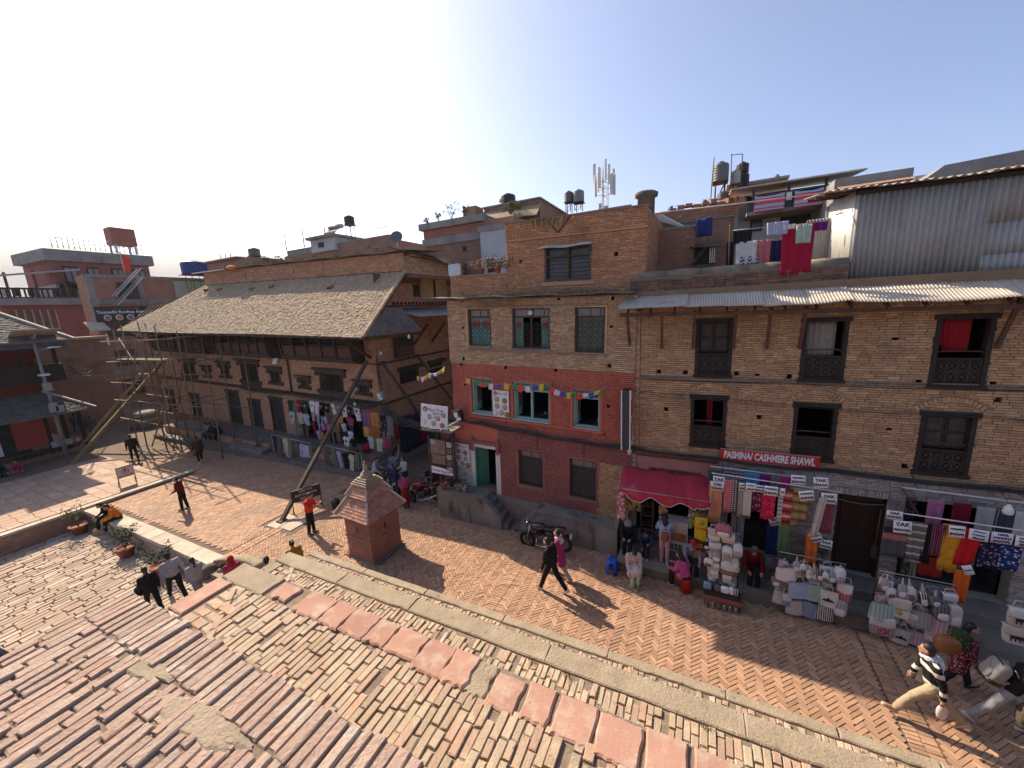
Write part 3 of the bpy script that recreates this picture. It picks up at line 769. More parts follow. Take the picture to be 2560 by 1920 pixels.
for i,(a,b_,z0,z1) in enumerate(((3.17,4.07,-.02,1.98),(4.05,4.85,-.02,1.96),(4.83,5.44,-.02,1.95),(5.42,6.3,.98,1.94),(5.42,6.3,.30,1.02),(5.42,6.3,-.05,.32),(6.28,7.2,-.05,1.93),(7.18,8.2,-.05,1.92))):
 vsheet(a,b_,z0,z1,.105,.024,-.006 * (i % 2)).build("sheet",tin_grey,SH)
pale_tin = mat("pale_sheet_metal",(.52,.52,.49),(.42,.42,.39),.55,1.2,.1,30,metal=.2,dirt=[((.36,.3,.22),2,.6,.75)])
for k in range(4):
 y0 = .03 + k * .55; MB().sheet(lambda u,v: (3.17 + .014 * math.sin(2 * math.pi * (y0 + .57 * u) / .08),y0 + .57 * u,2.0 + .15 * (y0 + .57 * u) / 2.2 + (-2.02) * v),44,2,.004).build("side_sheet",pale_tin,SH)
MB().b2((3.1,2.2,-.2),(8.2,2.25,2.1)).build("back_wall",tin_grey,SH); MB().b2((8.2,0,-.2),(8.25,2.2,2.0)).build("end_wall",tin_grey,SH)
MB().beam((3.15,-.05,1.95),(8.2,-.05,1.86),.06,.08).build("eave_beam",darkwood,SH)
x = 2.6; k = 0
while x < 8.3:
 corrugated(x,x + .95,(2.5,2.42 - .016 * (x - 2.6)),(-.32,2.02 - .016 * (x - 2.6)),.15,.022,0,40 + k).build("roof_sheet",tin,SH); x += .9; k += 1
for y in (.3,1.2,2.1): MB().beam((2.62,y,2.02 + .13 * y),(8.2,y,1.92 + .13 * y),.06,.06).build("purlin",greywood,SH)
SF = thing("shop_steps","two long grey stone steps running along the front of the shops","steps",(0,10.6,0))
MB().b2((-2.05,.0,-.02),(9,.72,.27)).build("lower_step",concrete,SF); MB().b2((-2.05,.72,-.02),(9,1.4,.54)).build("upper_step",concrete,SF)
x = -2.05
while x < 9:
 l = RNG.uniform(.7,1.2); MB().b2((x,-.02,.245),(x + l - .012,.22,.285)).build("tread_stone",concrete,SF); MB().b2((x + .2,.70,.515),(x + l + .19,.95,.555)).build("tread_stone",concrete,SF); x += l
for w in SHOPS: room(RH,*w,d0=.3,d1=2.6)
D_ = empty("door",parent=RH)
MB().b2((3.45,.16,.56),(4.33,.21,2.7)).build("door_leaf",mat("door_brown",(.045,.022,.018),(.03,.016,.013),.6,4,.15,40),D_)
f = MB(); f.b2((3.40,.02,.55),(3.47,.2,2.8)); f.b2((4.31,.02,.55),(4.38,.2,2.8)); f.b2((3.40,.02,2.68),(4.38,.2,2.80)); f.build("frame",darkwood,D_)
for (a,b_,z0,z1) in ((3.53,3.85,.7,1.55),(3.93,4.25,.7,1.55),(3.53,3.85,1.65,2.58),(3.93,4.25,1.65,2.58)): MB().b2((a,.145,z0),(b_,.16,z1)).build("panel",mat("door_brown2",(.05,.026,.02),None,.6,4,.15,40),D_)
MB().tube([(3.42 + .1 * k,-.01,2.64 - .055 * math.sin(math.pi * k / 9)) for k in range(10)],.012,6).build("garland",mat("dry_garland",(.22,.17,.09),None,.9,20,.3,90),D_)
lw = MB()
for k in range(14): lw.ball((-1.25 + k * .104,-.05,2.84 + .012 * (k % 2)),(.05,.02,.05),6,4)
lw.build("carved_frieze",greywood,RH)
# narrow brick cafe house (middle), leaning a little
TH = R_(1.7); MY = R_(-1.4)
MH = thing("cafe_house","narrow four storey brick house with red painted floor and green windows","house",(-8.74,12.08,.05),(0,TH,MY))
MHM = Matrix.Translation((-8.74,12.08,.05)) @ Euler((0,TH,MY)).to_matrix().to_4x4()
def onM(x,y,z): return MHM @ Vector((x,y,z))
WM = 6.82
brown_b = mat("brown_house_brick",(.42,.275,.165),(.34,.22,.135),.9,1.4,.5,60,pal=[(.43,.28,.165),(.38,.235,.14),(.46,.31,.19),(.33,.20,.12),(.41,.26,.155),(.49,.35,.225)],rnd=.14,dirt=[((.2,.13,.09),1.1,.56,.78),((.50,.39,.28),5,.63,.73)])
top_b = mat("red_house_brick",(.42,.215,.115),(.33,.165,.095),.9,1.2,.5,60,pal=[(.44,.225,.12),(.39,.195,.105),(.47,.26,.145),(.34,.17,.095),(.45,.26,.15)],rnd=.13,dirt=[((.17,.11,.08),1.0,.57,.8),((.45,.32,.22),5,.65,.75)])
redpaint = mat("red_painted_brick",(.45,.13,.08),(.37,.10,.065),.85,1.6,.4,50,rnd=.06,dirt=[((.25,.08,.06),2,.6,.8),((.42,.16,.09),1.2,.6,.8)])
maroon = mat("maroon_painted_brick",(.29,.105,.085),(.23,.085,.07),.85,1.6,.4,50,rnd=.07,dirt=[((.33,.2,.15),3.5,.66,.78)])
m_joint = mat("brown_mortar",(.22,.15,.105),(.16,.11,.08),.95,4,.5,60)
MW2 = [(.90,1.85,6.68,8.02),(2.70,4.08,6.66,8.02),(4.93,5.88,6.60,8.03)]
MW1 = [(.92,1.80,4.16,5.52),(2.68,4.05,4.13,5.48),(4.90,5.78,4.10,5.38)]
MG = [(2.82,3.78,1.58,2.97),(4.78,5.72,1.52,2.95)]
MD = (.92,1.86,1.12,2.80)
MHO = [(.66,7.36),(.62,6.2),(.50,5.98),(2.40,5.96),(4.28,5.97),(6.08,7.42),(6.06,6.22),(.68,8.27),(2.68,8.27),(4.4,8.27),(6.1,8.26),(.62,5.2),(2.36,4.0),(6.05,4.9),(5.9,3.95)]
mh = MW2 + MW1 + MG + [MD] + [(x - .05,x + .05,z - .05,z + .05) for x,z in MHO]
wall_holes(0,WM,0,8.36,mh,.32).build("wall",m_joint,MH)
sh = MB(); sh.b2((0,.33,0),(.08,7,8.3)); sh.b2((WM - .08,.33,0),(WM,7,8.3)); sh.b2((.08,6.92,0),(WM - .08,7,8.3)); sh.b2((0,.3,8.2),(WM,7,8.34)); sh.build("house_shell",m_joint,MH)
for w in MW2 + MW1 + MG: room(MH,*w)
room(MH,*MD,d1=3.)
C,S = brick_courses(0,WM,6.02,8.34,mh,rs=21); C2,S2 = brick_courses(0,WM,3.62,6.02,mh,rs=22); C3,S3 = brick_courses(1.98,WM,.98,3.62,mh,rs=23); C4,S4 = brick_courses(5.75,WM,.98,3.3,mh,rs=24)
lay_bricks(MH,C,S,brown_b,lambda c: -c[0],150,seed=2)
lay_bricks(MH,C2,S2,redpaint,lambda c: -c[0],100,seed=3,stuffname="red_painted_bricks")
C3 = [(c,s) for c,s in zip(C3,S3) if not (c[0] > 5.78 and c[2] < 2.95)]
lay_bricks(MH,[c for c,s in C3],[s for c,s in C3],maroon,lambda c: -c[0],50,seed=4,stuffname="maroon_painted_bricks")
C4 = [(c,s) for c,s in zip(C4,S4) if c[0] > 5.78 and c[2] < 2.95]
V,F = pieces([c for c,s in C4],[s for c,s in C4],NPR.normal(0,.01,len(C4)),.005,.003,FRONT); tag(np_mesh("bare_bricks",V,F,r_brick,MH),kind="stuff")
MB().b2((.0,-.02,2.62),(.9,.0,3.58)).build("maroon_panel",maroon,MH)
MB().b2((.0,-.015,.98),(.78,.0,2.6)).build("whitewash_panel",mat("old_whitewash",(.55,.53,.49),(.42,.40,.36),.9,1.5,.3,40,dirt=[((.2,.17,.14),2.2,.55,.75)]),MH)
MB().b2((.02,-.03,3.0),(1.98,-.012,3.62)).build("orange_panel",redpaint,MH)
putlog(MH,MHO)
teal = mat("green_window_paint",(.13,.30,.235),(.10,.235,.185),.7,5,.2,50,dirt=[((.2,.25,.2),8,.6,.72)])
teal_lt = mat("pale_green_paint",(.30,.44,.40),(.24,.37,.335),.7,5,.15,50,dirt=[((.2,.22,.2),6,.63,.75)])
glass_d = plain("dusty_glass",(.17,.16,.145),.35,spec=.6)
grille = mat("iron_grille",(.06,.055,.05),None,.7,10,0)
def sash(x0,x1,z0,z1,kind):
 w = empty("window",parent=MH); t = .055; pm = darkwood2 if kind != 'cafe' else teal_lt
 f = MB(); f.b2((x0,.03,z0),(x0 + t,.16,z1)); f.b2((x1 - t,.03,z0),(x1,.16,z1)); f.b2((x0 + t,.03,z1 - t),(x1 - t,.16,z1)); f.b2((x0 + t,.03,z0),(x1 - t,.16,z0 + t))
 zt = z1 - (z1 - z0) * .22; f.b2((x0 + t,.04,zt - .025),(x1 - t,.14,zt + .025))
 if x1 - x0 > 1.2: xm = (x0 + x1) / 2; f.b2((xm - .03,.03,z0 + t),(xm + .03,.15,z1 - t))
 f.build("frame",pm,w)
 MB().b2((x0 + t,.09,zt + .025),(x1 - t,.1,z1 - t)).build("transom_pane",glass_d,w)
 q = MB()
 for k in (1,2): xx = x0 + (x1 - x0) * (.5 - .33 + .33 * (k - .5) * 2 * .5 + .165); q.b2((xx - .012,.075,zt + .04),(xx + .012,.09,z1 - t - .01))
 q.build("transom_bars",greywood,w)
 MB().b2((x0 - .03,-.06,z0 - .055),(x1 + .03,.1,z0)).build("sill",teal_lt if kind == 'cafe' else concrete,w)
 return w,zt,t
darkwood2 = mat("brown_frame",(.085,.045,.036),(.06,.033,.027),.75,8,.2,60)
for i,(x0,x1,z0,z1) in enumerate(MW2):
 w,zt,t = sash(x0,x1,z0,z1,'top'); xm = (x0 + x1) / 2
 olive = teal if i < 2 else mat("olive_shutter",(.13,.15,.115),(.10,.115,.09),.8,6,.2,50)
 if i != 1: leaves = ((x0 + t,xm - .003),(xm + .003,x1 - t))
 else: leaves = ((x0 + t,x0 + t + .30),(x1 - t - .30,x1 - t))
 for (a,b_) in leaves:
  MB().b2((a,.1,z0 + t),(b_,.125,zt - .03)).build("shutter",olive,w)
  MB().b2((a + .05,.09,z0 + t + .62),(b_ - .05,.1,zt - .08)).build("shutter_panel",maroon if i < 2 else olive,w)
  MB().b2((a + .05,.088,z0 + t + .06),(b_ - .05,.1,z0 + t + .54)).build("shutter_panel",olive,w)
 gq = MB()
 for gx in np.arange(x0 + t,x1 - t - .1,.165):
  for gz in np.arange(z0 + t,zt - .2,.165):
   c = (gx + .083,.07,gz + .083)
   gq.tube([(c[0] + .05 * math.cos(a),.07,c[2] + .05 * math.sin(a)) for a in np.linspace(0,2 * math.pi,9)],.0045,3,False)
   for s in (-1,1): gq.beam((gx,.07,c[2] - s * .083),(gx + .165,.07,c[2] + s * .083),.007,.007)
   gq.b2((gx - .004,.066,gz),(gx + .004,.074,gz + .165))
 gq.build("window_grille",grille,w)
 if i == 1: MB().lathe([(.0,0),(.08,.01),(.085,.03),(.0,.035)],16,(xm - .02,.04,z1 - .16),rot=Matrix.Rotation(R_(90),3,'X')).build("dish_lamp",white_p,w)
for z,d,hh in ((8.05,.05,.06),(6.53,.07,.07)): MB().b2((.84,-d,z),(5.95,.0,z + hh)).build("window_band",mat("band_brick",(.27,.185,.13),None,.9,6,.5,40),MH)
MB().b2((5.90,-.05,6.60),(5.96,0,8.05)).build("window_band",brown_b,MH); MB().b2((.83,-.05,6.60),(.885,0,8.05)).build("window_band",brown_b,MH)
for i,(x0,x1,z0,z1) in enumerate(MW1):
 w,zt,t = sash(x0,x1,z0,z1,'cafe')
 MB().b2((x0 + t,.16,z0 + t),(x0 + t + .03,.52,zt)).build("open_casement",teal_lt,w)
 MB().b2((x0 + t + .03,.2,z0 + t + .3),(x0 + t + .035,.48,zt - .1)).build("casement_pane",glass_d,w)
 fr = MB(); fr.b2((x0 - .1,-.05,z1),(x1 + .1,.0,z1 + .07)); fr.b2((x0 - .1,-.05,z0 - .1),(x0 - .01,0,z1)); fr.b2((x1 + .01,-.05,z0 - .1),(x1 + .1,0,z1)); fr.build("surround",redpaint,w)
 tb = MB(); xm = (x0 + x1) / 2 + .2; tb.b2((xm - .3,.7,z0 - .02),(xm + .3,1.2,z0 + .02)); tb.build("table_top",darkwood2,MH)
 if i: MB().b2((xm - .06,.78,z0 + .02),(xm + .06,.88,z0 + .1)).build("tissue_box",plain("tissue_box",(.45,.25,.22),.8),MH)
MB().b2((.75,-.09,3.98),(5.95,.0,4.06)).build("sill_band",redpaint,MH)
MB().b2((.0,-.05,3.60),(WM,.0,3.66)).build("string_course",redpaint,MH)
for (x0,x1,z0,z1) in MG:
 w,zt,t = sash(x0,x1,z0,z1,'ground'); MB().b2((x0 + t,.12,z0 + t),(x1 - t,.13,zt)).build("wire_mesh",mat("mesh_grey",(.075,.07,.062),(.05,.045,.04),.9,30,.3,200),w)
 lattice(w,x0 + t,x1 - t,z0 + t,(z0 + zt) / 2,.10,mat("olive_grille",(.10,.095,.075),None,.8,10,0),4); lattice(w,x0 + t,x1 - t,(z0 + zt) / 2,zt,.10,MATS["olive_grille"],4)
 fr = MB(); fr.b2((x0 - .09,-.045,z1),(x1 + .09,.02,z1 + .08)); fr.b2((x0 - .09,-.045,z0 - .12),(x1 + .09,.0,z0 - .055)); fr.b2((x0 - .09,-.04,z0 - .05),(x0,0,z1)); fr.b2((x1,-.04,z0 - .05),(x1 + .09,0,z1)); fr.build("surround",maroon,w)
for x in (3.55,5.25): MB().b2((x,-.035,2.98),(x + .07,.0,3.75)).build("downpipe_board",greywood,MH)
dr = empty("door",parent=MH); x0,x1,z0,z1 = MD
MB().b2((x0 - .14,-.05,z0 - .02),(x0,.1,z1 + .12)).build("jamb",white_old := mat("white_jamb",(.62,.60,.56),(.52,.50,.46),.85,3,.2,40,dirt=[((.3,.25,.2),5,.62,.75)]),dr)
MB().b2((x1,-.05,z0 - .35),(x1 + .2,.1,z1 - .12)).build("jamb",white_old,dr)
MB().b2((x0,-.05,z1 - .02),(x1,.1,z1 + .12)).build("lintel",white_old,dr)
MB().b2((x0 - .1,-.12,z1 + .13),(x1 + .2,.02,z1 + .26)).build("beam",maroon,dr)
for x in (x0 - .12,x1 + .06): MB().b2((x,-.1,z1 - .2),(x + .1,.02,z1 + .4)).build("bracket",maroon,dr)
MB().box((0,0,0),(.46,.04,z1 - z0 - .05)).build("door_leaf",plain("door_green",(.03,.16,.115),.55),dr,(x0 + .2,.22,(z0 + z1) / 2),(0,0,R_(38)))
MB().b2((x0,-.02,z0),(x0 + .07,.2,z1)).build("door_frame",plain("door_green2",(.04,.19,.14),.55),dr)
MB().b2((1.9,-.10,-.1),(WM - .1,.0,.97)).build("plinth",mat("grey_plinth",(.24,.20,.17),(.17,.14,.12),.95,1.3,.4,30),MH)
lg = mat("ledge_slate",(.19,.165,.14),(.12,.105,.09),.9,3,.5,40)
MB().sheet(lambda u,v: (-.75 + (WM + .7) * u,-.34 + .5 * v,8.40 + .02 * math.sin(u * 23) + .012 * math.sin(u * 51) + .03 * v),60,2,.025).build("ledge",lg,MH)
PY = .28
MB().b2((.02,PY,8.35),(2.42,PY + .3,9.20)).build("parapet_wall",m_joint,MH)
C,S = brick_courses(.02,2.42,8.38,9.16,[(.5,.6,8.5,8.6)],rs=31,y=PY - .01); V,F = pieces(C,S,NPR.normal(0,.012,len(C)),.006,.004,FRONT); tag(np_mesh("parapet_bricks",V,F,top_b,MH),kind="stuff")
MB().b2((.0,PY - .04,9.16),(2.42,PY + .34,9.22)).build("parapet_coping",mat("coping_brick",(.34,.22,.16),None,.9,6,.5,40),MH)
BX0,BX1 = 2.42,6.95; BW = (3.80,5.35,8.87,9.94)
roofroom = empty("roof_room",parent=MH)
wh = wall_holes(BX0,BX1,8.35,10.82,[BW,(2.88,2.98,9.49,9.59),(6.05,6.16,9.49,9.6)],.3); wh.build("front_wall",m_joint,roofroom,(0,PY,0))
C,S = brick_courses(BX0,BX1,8.37,10.2,[BW,(2.88,2.98,9.49,9.59),(6.05,6.16,9.49,9.6)],rs=32,y=PY - .01); C2,S2 = brick_courses(BX0 - .03,BX1 + .03,10.27,10.76,[],rs=33,y=PY - .045)
lay_bricks(roofroom,C + C2,S + S2,top_b,lambda c: 0,0,seed=5)
MB().b2((BX0 - .03,PY - .06,10.2),(BX1 + .03,PY,10.265)).build("string_course",top_b,roofroom)
MB().b2((BX0 - .05,PY - .08,10.765),(BX1 + .05,PY + .25,10.82)).build("coping",mat("coping_brick2",(.27,.17,.125),None,.9,6,.5,40),roofroom)
sd = MB(); sd.b2((BX1 - .3,PY + .3,8.3),(BX1,PY + 4.3,10.75)); sd.b2((BX0,PY + .3,8.3),(BX0 + .3,PY + 4.3,10.75)); sd.b2((BX0,PY + 4,8.3),(BX1,PY + 4.3,10.75)); sd.b2((BX0 + .3,PY + .3,10.6),(BX1 - .3,PY + 4,10.7)); sd.build("side_walls",m_joint,roofroom)
SIDE = np.array([(0,0,1),(1,0,0),(0,1,0)],float)  # faces +X: u=+Y v=+Z n=+X
C,S = brick_courses(PY,PY + 4.3,8.37,10.74,[],rs=34); V,F = pieces([(BX1 + .012,c[0],c[2]) for c in C],S,NPR.normal(0,.01,len(C)),.005,.003,SIDE); tag(np_mesh("side_bricks",V,F,top_b,roofroom),kind="stuff")
w = empty("window",(0,PY,0),parent=roofroom); x0,x1,z0,z1 = BW
f = MB(); t = .07; xm = (x0 + x1) / 2
f.b2((x0,-.02,z0),(x0 + t,.16,z1)); f.b2((x1 - t,-.02,z0),(x1,.16,z1)); f.b2((x0,-.02,z1 - t),(x1,.16,z1)); f.b2((x0,-.04,z0 - .03),(x1,.16,z0 + .05)); f.b2((xm - .04,0,z0),(xm + .04,.14,z1)); f.b2((x0 + t,0,z1 - .36),(x1 - t,.14,z1 - .30)); f.build("frame",greywood,w)
MB().b2((x0 + t,.12,z0),(x1 - t,.13,z1)).build("pane",plain("dark_pane",(.035,.033,.035),.25,spec=.6),w)
bars = MB(); [bars.tube([(x0 + t,.05,z),(x1 - t,.05,z)],.007,5) for z in np.arange(z0 + .13,z1 - .4,.125)]; bars.build("window_bars",rust,w)
MB().sheet(lambda u,v: (x0 - .14 + (x1 - x0 + .2) * u,.02 - .3 * v,z1 + .05 - .13 * v + .02 * math.sin(u * 9)),12,2,.012).build("canopy",tin,w)
MB().b2((x0 - .1,PY - .05,z0 - .16),(x1 + .1,PY,z0 - .06)).build("sill_course",brown_b,roofroom)
for s in (-1,1): MB().beam((3.95 + .33,PY - .06,10.32),(3.95 + .33 + s * .42,PY - .06,10.78),.05,.05).build("roof_brace",rust,roofroom)
ck = MB(); ck.lathe([(.26,0),(.25,.5),(.33,.52),(.34,.62),(.27,.66)],14,(6.75,PY + .9,10.7)); ck.build("chimney",mat("cement_pot",(.17,.16,.13),(.10,.095,.08),.95,5,.5,40),roofroom)
def dry_grass(parent,n,fx,name="dry_grass",h=(.06,.24),cols=((.36,.27,.13),(.22,.15,.09)),seed=3):
 r = random.Random(seed); b = MB()
 for _ in range(n):
  p = Vector(fx(r)); hh = r.uniform(*h); d = Vector((r.gauss(0,.35),r.gauss(0,.3),1)).normalized(); w = Vector((r.uniform(-1,1),r.uniform(-1,1),0)).normalized() * .006
  q = p + d * hh * .6; e = p + d * hh + Vector((r.gauss(0,.05),r.gauss(0,.05),-.02))
  b.add([p - w,p + w,q + w * .7,q - w * .7,e],[(0,1,2,3),(3,2,4)])
 return tag(b.build(name,mat("dry_grass_%s" % (parent.name if parent else name),cols[0],cols[1],.95,5,0),parent),kind="stuff")
dry_grass(MH,2600,lambda r: ((lambda x: (x,r.uniform(-.2,.26),8.42))(r.choice((r.uniform(.3,6.7),r.gauss(4.1,.7),r.gauss(5.3,.4),r.gauss(2.6,.5))))),h=(.06,.26))
dry_grass(MH,700,lambda r: (r.gauss(2.2,.5),-.3,8.36),h=(-.3,-.08),cols=((.16,.10,.075),(.11,.075,.06)),seed=8,name="hanging_roots")
dry_grass(MH,300,lambda r: (r.gauss(3.95,.35),PY - .08,10.8),h=(-.45,-.1),cols=((.2,.12,.08),(.14,.09,.07)),seed=9,name="hanging_roots")
EP = thing("entrance_stair","grey cement entrance platform with stairs beside the cafe door","stairs",(0,11.2,0))
stain = mat("stained_cement",(.25,.225,.19),(.17,.15,.125),.92,1.4,.4,30,dirt=[((.085,.075,.065),1.8,.5,.66,(1.5,1.5,.45))])
MB().prism([(-9.05,0,-.02),(-6.3,0,-.02),(-6.3,0,.42),(-7.0,0,1.14),(-9.05,0,1.14)],(0,.12,0)).build("side_wall",stain,EP)
MB().b2((-9.0,.12,-.02),(-7.05,.93,1.09)).build("landing",concrete,EP)
for k in range(4): MB().b2((-7.05 + k * .24,.12,-.02),(-6.81 + k * .24,.93,.89 - k * .22)).build("step",concrete,EP)
cp = MB(); cp.beam((-9.07,.06,1.16),(-7.0,.06,1.16),.2,.05); cp.beam((-7.0,.06,1.16),(-6.28,.06,.43),.2,.05); cp.build("coping",concrete,EP)
SP = thing("cement_bench","long grey cement plinth behind the parked black motorcycle","plinth",(0,11.25,0))
MB().prism([(-5.55,0,-.02),(-2.15,0,-.02),(-2.15,0,.92),(-4.95,0,.98),(-5.45,0,.48),(-5.55,0,.4)],(0,.78,0)).build("bench_body",stain,SP)
MB().beam((-4.95,.08,1.0),(-2.2,.08,.945),.22,.05).build("coping",concrete,SP); MB().beam((-5.56,.05,.42),(-4.93,.05,1.0),.14,.045).build("ramp_edge",concrete,SP)
MB().beam((-2.2,.05,.9),(-2.05,.55,2.0),.16,.1).build("sloping_post",concrete,SP); MB().b2((-6.1,.2,-.02),(-5.5,.9,.05)).build("landing_slab",concrete,SP)
# old Newar house with the long tiled roof (left), slightly sunk at one end
LTH = R_(1.9)
LH = thing("old_tiled_house","old brick and timber house with long sloping tiled roof and carved windows","house",(-22,15,0),(0,LTH,0))
LHM = Matrix.Translation((-22,15,0)) @ Euler((0,LTH,0)).to_matrix().to_4x4()
def onL(x,y,z): return LHM @ Vector((x,y,z))
l_brick = mat("orange_old_brick",(.46,.255,.155),(.37,.20,.12),.9,1.4,.5,45,pal=[(.47,.26,.155),(.41,.22,.13),(.51,.30,.185),(.37,.20,.125),(.49,.285,.18)],rnd=.12,dirt=[((.22,.14,.095),1.0,.56,.78),((.52,.34,.22),2.2,.62,.75)])
l_joint = mat("old_clay_joint",(.20,.115,.075),(.15,.09,.06),.95,3,.5,45)
oldtimber = mat("old_grey_timber",(.085,.062,.048),(.048,.035,.027),.88,4,.5,50,dirt=[((.13,.10,.08),2.5,.58,.72,(.4,1,1))])
LWIN = [(-13.3,-11.6,3.9,5.0),(-10.3,-9.65,4.0,4.55),(-8.25,-7.2,4.1,4.95),(-5.85,-4.0,3.93,5.2),(-2.75,-1.75,4.02,4.86),(.12,.82,3.96,4.44),(1.83,3.78,3.86,5.0),(4.92,5.72,3.97,4.53)]
LDOOR = [(-16.6,-15.4,.74,2.5),(-13.0,-11.75,.74,2.42),(-8.15,-6.6,.74,3.08),(-5.65,-4.3,.74,2.66),(-3.27,-1.95,.74,3.0),(-.4,1.9,.74,2.7),(3.0,5.6,.74,2.7)]
lho = LWIN + LDOOR
wall_holes(-17.2,6.5,0,7.6,lho,.3).build("wall",l_joint,LH)
sh = MB(); sh.b2((6.42,.31,0),(6.5,7,10.3)); sh.b2((-17.2,.31,0),(-17.1,7,7.6)); sh.b2((-17.1,6.9,0),(6.42,7,10.3)); sh.b2((-17.1,.31,7.3),(6.42,6.9,7.45)); sh.build("house_shell",l_joint,LH)
C,S = brick_courses(-17.2,6.5,.72,3.42,lho,.25,.075,rs=51); C2,S2 = brick_courses(-17.2,6.5,3.62,7.35,lho,.25,.075,rs=52)
lay_bricks(LH,C + C2,S + S2,l_brick,lambda c: -c[0] + abs(c[2] - 4) * .2,120,seed=6)
for h in LWIN + LDOOR: room(LH,*h,d1=1.6)
for z,d,hh in ((3.42,.10,.10),(3.53,.06,.07),(5.62,.07,.07)): MB().b2((-17.25,-d,z),(6.55,.0,z + hh)).build("cornice_beam",oldtimber,LH)
def slats(b,x0,x1,z0,z1,y,n,vert=False):
 for k in range(n):
  if vert: x = x0 + (x1 - x0) * (k + .5) / n; b.b2((x - .018,y,z0),(x + .018,y + .03,z1))
  else: z = z0 + (z1 - z0) * (k + .5) / n; b.b2((x0,y,z - .018),(x1,y + .03,z + .018))
for i,(x0,x1,z0,z1) in enumerate(LWIN):
 w = empty("window",parent=LH); big = x1 - x0 > 1.5; t = .10
 f = MB(); f.b2((x0 - .02,-.05,z0),(x0 + t,.15,z1)); f.b2((x1 - t,-.05,z0),(x1 + .02,.15,z1)); f.b2((x0 + t,-.05,z1 - .08),(x1 - t,.15,z1)); f.b2((x0 + t,-.05,z0),(x1 - t,.15,z0 + .07)); f.build("frame",oldtimber,w)
 e = .33 if not big else .42
 for k,(dx,dy) in enumerate(((e * .5,.10),(e * .8,.17),(e,.24))): MB().b2((x0 - dx,-dy,z1 + .03 + k * .075),(x1 + dx,.02,z1 + .10 + k * .075)).build("lintel_moulding",oldtimber,w)
 for s in (-1,1):
  xx = x0 - e * .45 if s < 0 else x1 + e * .45; MB().b2((xx - .1,-.13,z1 - .22),(xx + .1,.0,z1 + .03)).build("bracket",oldtimber,w)
  xx = x0 - e * .3 if s < 0 else x1 + e * .3; MB().b2((xx - .12,-.1,z0 - .12),(xx + .12,.0,z0 + .12)).build("bracket",oldtimber,w)
 MB().b2((x0 - .2,-.14,z0 - .1),(x1 + .2,.02,z0)).build("sill",oldtimber,w)
 if big: MB().b2((x0 - .1,-.10,z0 - .36),(x1 + .1,.0,z0 - .10)).build("carved_apron",oldtimber,w)
 b = MB()
 if big: xm = (x0 + x1) / 2; slats(b,x0 + t,xm - .03,z0 + .07,z1 - .08,.02,8,True); slats(b,xm + .03,x1 - t,z0 + .07,z1 - .08,.02,11)
 else: slats(b,x0 + t,x1 - t,z0 + .07,z1 - .08,.02,7,True)
 tag(b.build("lattice_slats",oldtimber,w),kind="stuff")
for i,(x0,x1,z0,z1) in enumerate(LDOOR):
 if i in (5,6): continue
 d = empty("door",parent=LH)
 f = MB(); f.b2((x0,-.06,z0),(x0 + .1,.12,z1)); f.b2((x1 - .1,-.06,z0),(x1,.12,z1)); f.b2((x0 - .08,-.08,z1 - .05),(x1 + .08,.12,z1 + .12)); f.build("frame",oldtimber,d)
 dm = mat("blackened_door",(.05,.045,.042),(.032,.028,.026),.8,5,.3,50) if i != 3 else mat("blue_black_door",(.03,.038,.045),(.02,.025,.03),.7,5,.2,50)
 xm = (x0 + x1) / 2
 for a,b_ in ((x0 + .1,xm - .005),(xm + .005,x1 - .1)):
  MB().b2((a,.06,z0),(b_,.10,z1 - .05)).build("door_leaf",dm,d)
  for k in range(6): zz = z0 + .12 + k * (z1 - z0 - .25) / 6; MB().b2((a + .05,.04,zz),(b_ - .05,.06,zz + (z1 - z0) / 6 - .09)).build("panel",dm,d)
for bx0,bx1,n in ((-15.0,-8.4,6),(-6.75,-1.25,6),(.05,5.65,5)):
 g_ = empty("gallery",parent=LH); yb = -.85
 b = MB(); b.b2((bx0,yb,5.98),(bx1,yb + .06,6.62)); b.build("sloping_parapet",oldtimber,g_)
 for k,(dy,zz) in enumerate(((.0,5.90),(.12,5.82),(.24,5.74))): MB().b2((bx0 - .05,yb - .08 + dy,zz),(bx1 + .05,0,zz + .085)).build("gallery_sill",oldtimber,g_)
 MB().b2((bx0,yb,7.10),(bx1,yb + .1,7.24)).build("gallery_head",oldtimber,g_)
 for k in range(n + 1):
  x = bx0 + (bx1 - bx0) * k / n; MB().beam((x,yb - .03,5.95),(x,yb - .14,7.2),.1,.1).build("post",oldtimber,g_)
 for k in range(n):
  x0 = bx0 + (bx1 - bx0) * k / n + .05; x1 = bx0 + (bx1 - bx0) * (k + 1) / n - .05
  b = MB()
  if k in (0,n - 1): slats(b,x0,x1,6.66,7.1,yb,5)
  else: b.b2((x0,yb,6.84),(x1,yb + .03,6.88))
  tag(b.build("lattice_slats",oldtimber,g_),kind="stuff")
  MB().b2((x0 + .04,yb - .02,6.1),(x1 - .04,yb,6.55)).build("carved_panel",brownwood,g_)
 for xx in (bx0,bx1): MB().b2((xx - .03,yb,5.98),(xx + .03,0,7.2)).build("gallery_side",oldtimber,g_)
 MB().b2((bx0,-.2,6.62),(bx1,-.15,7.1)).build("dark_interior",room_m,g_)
for x in (-16.2,-7.6,-.9,6.1): MB().beam((x,-.05,6.0),(x + .15,-1.9,7.25),.11,.12).build("roof_strut",oldtimber,LH)
MB().tube([(-.75,-.12,7.0),(-.75,-.12,3.6)],.055,8).build("downpipe",rust,LH)
EX0,EX1,EY,EZ,RX0,RX1,RY,RZ = -15.9,8.2,-2.35,7.36,-10.2,8.0,1.0,10.38
sl_ = Vector((0,RY - EY,RZ - EZ)); SLN = sl_.length; sdir = sl_.normalized(); nrm = Vector((1,0,0)).cross(sdir)
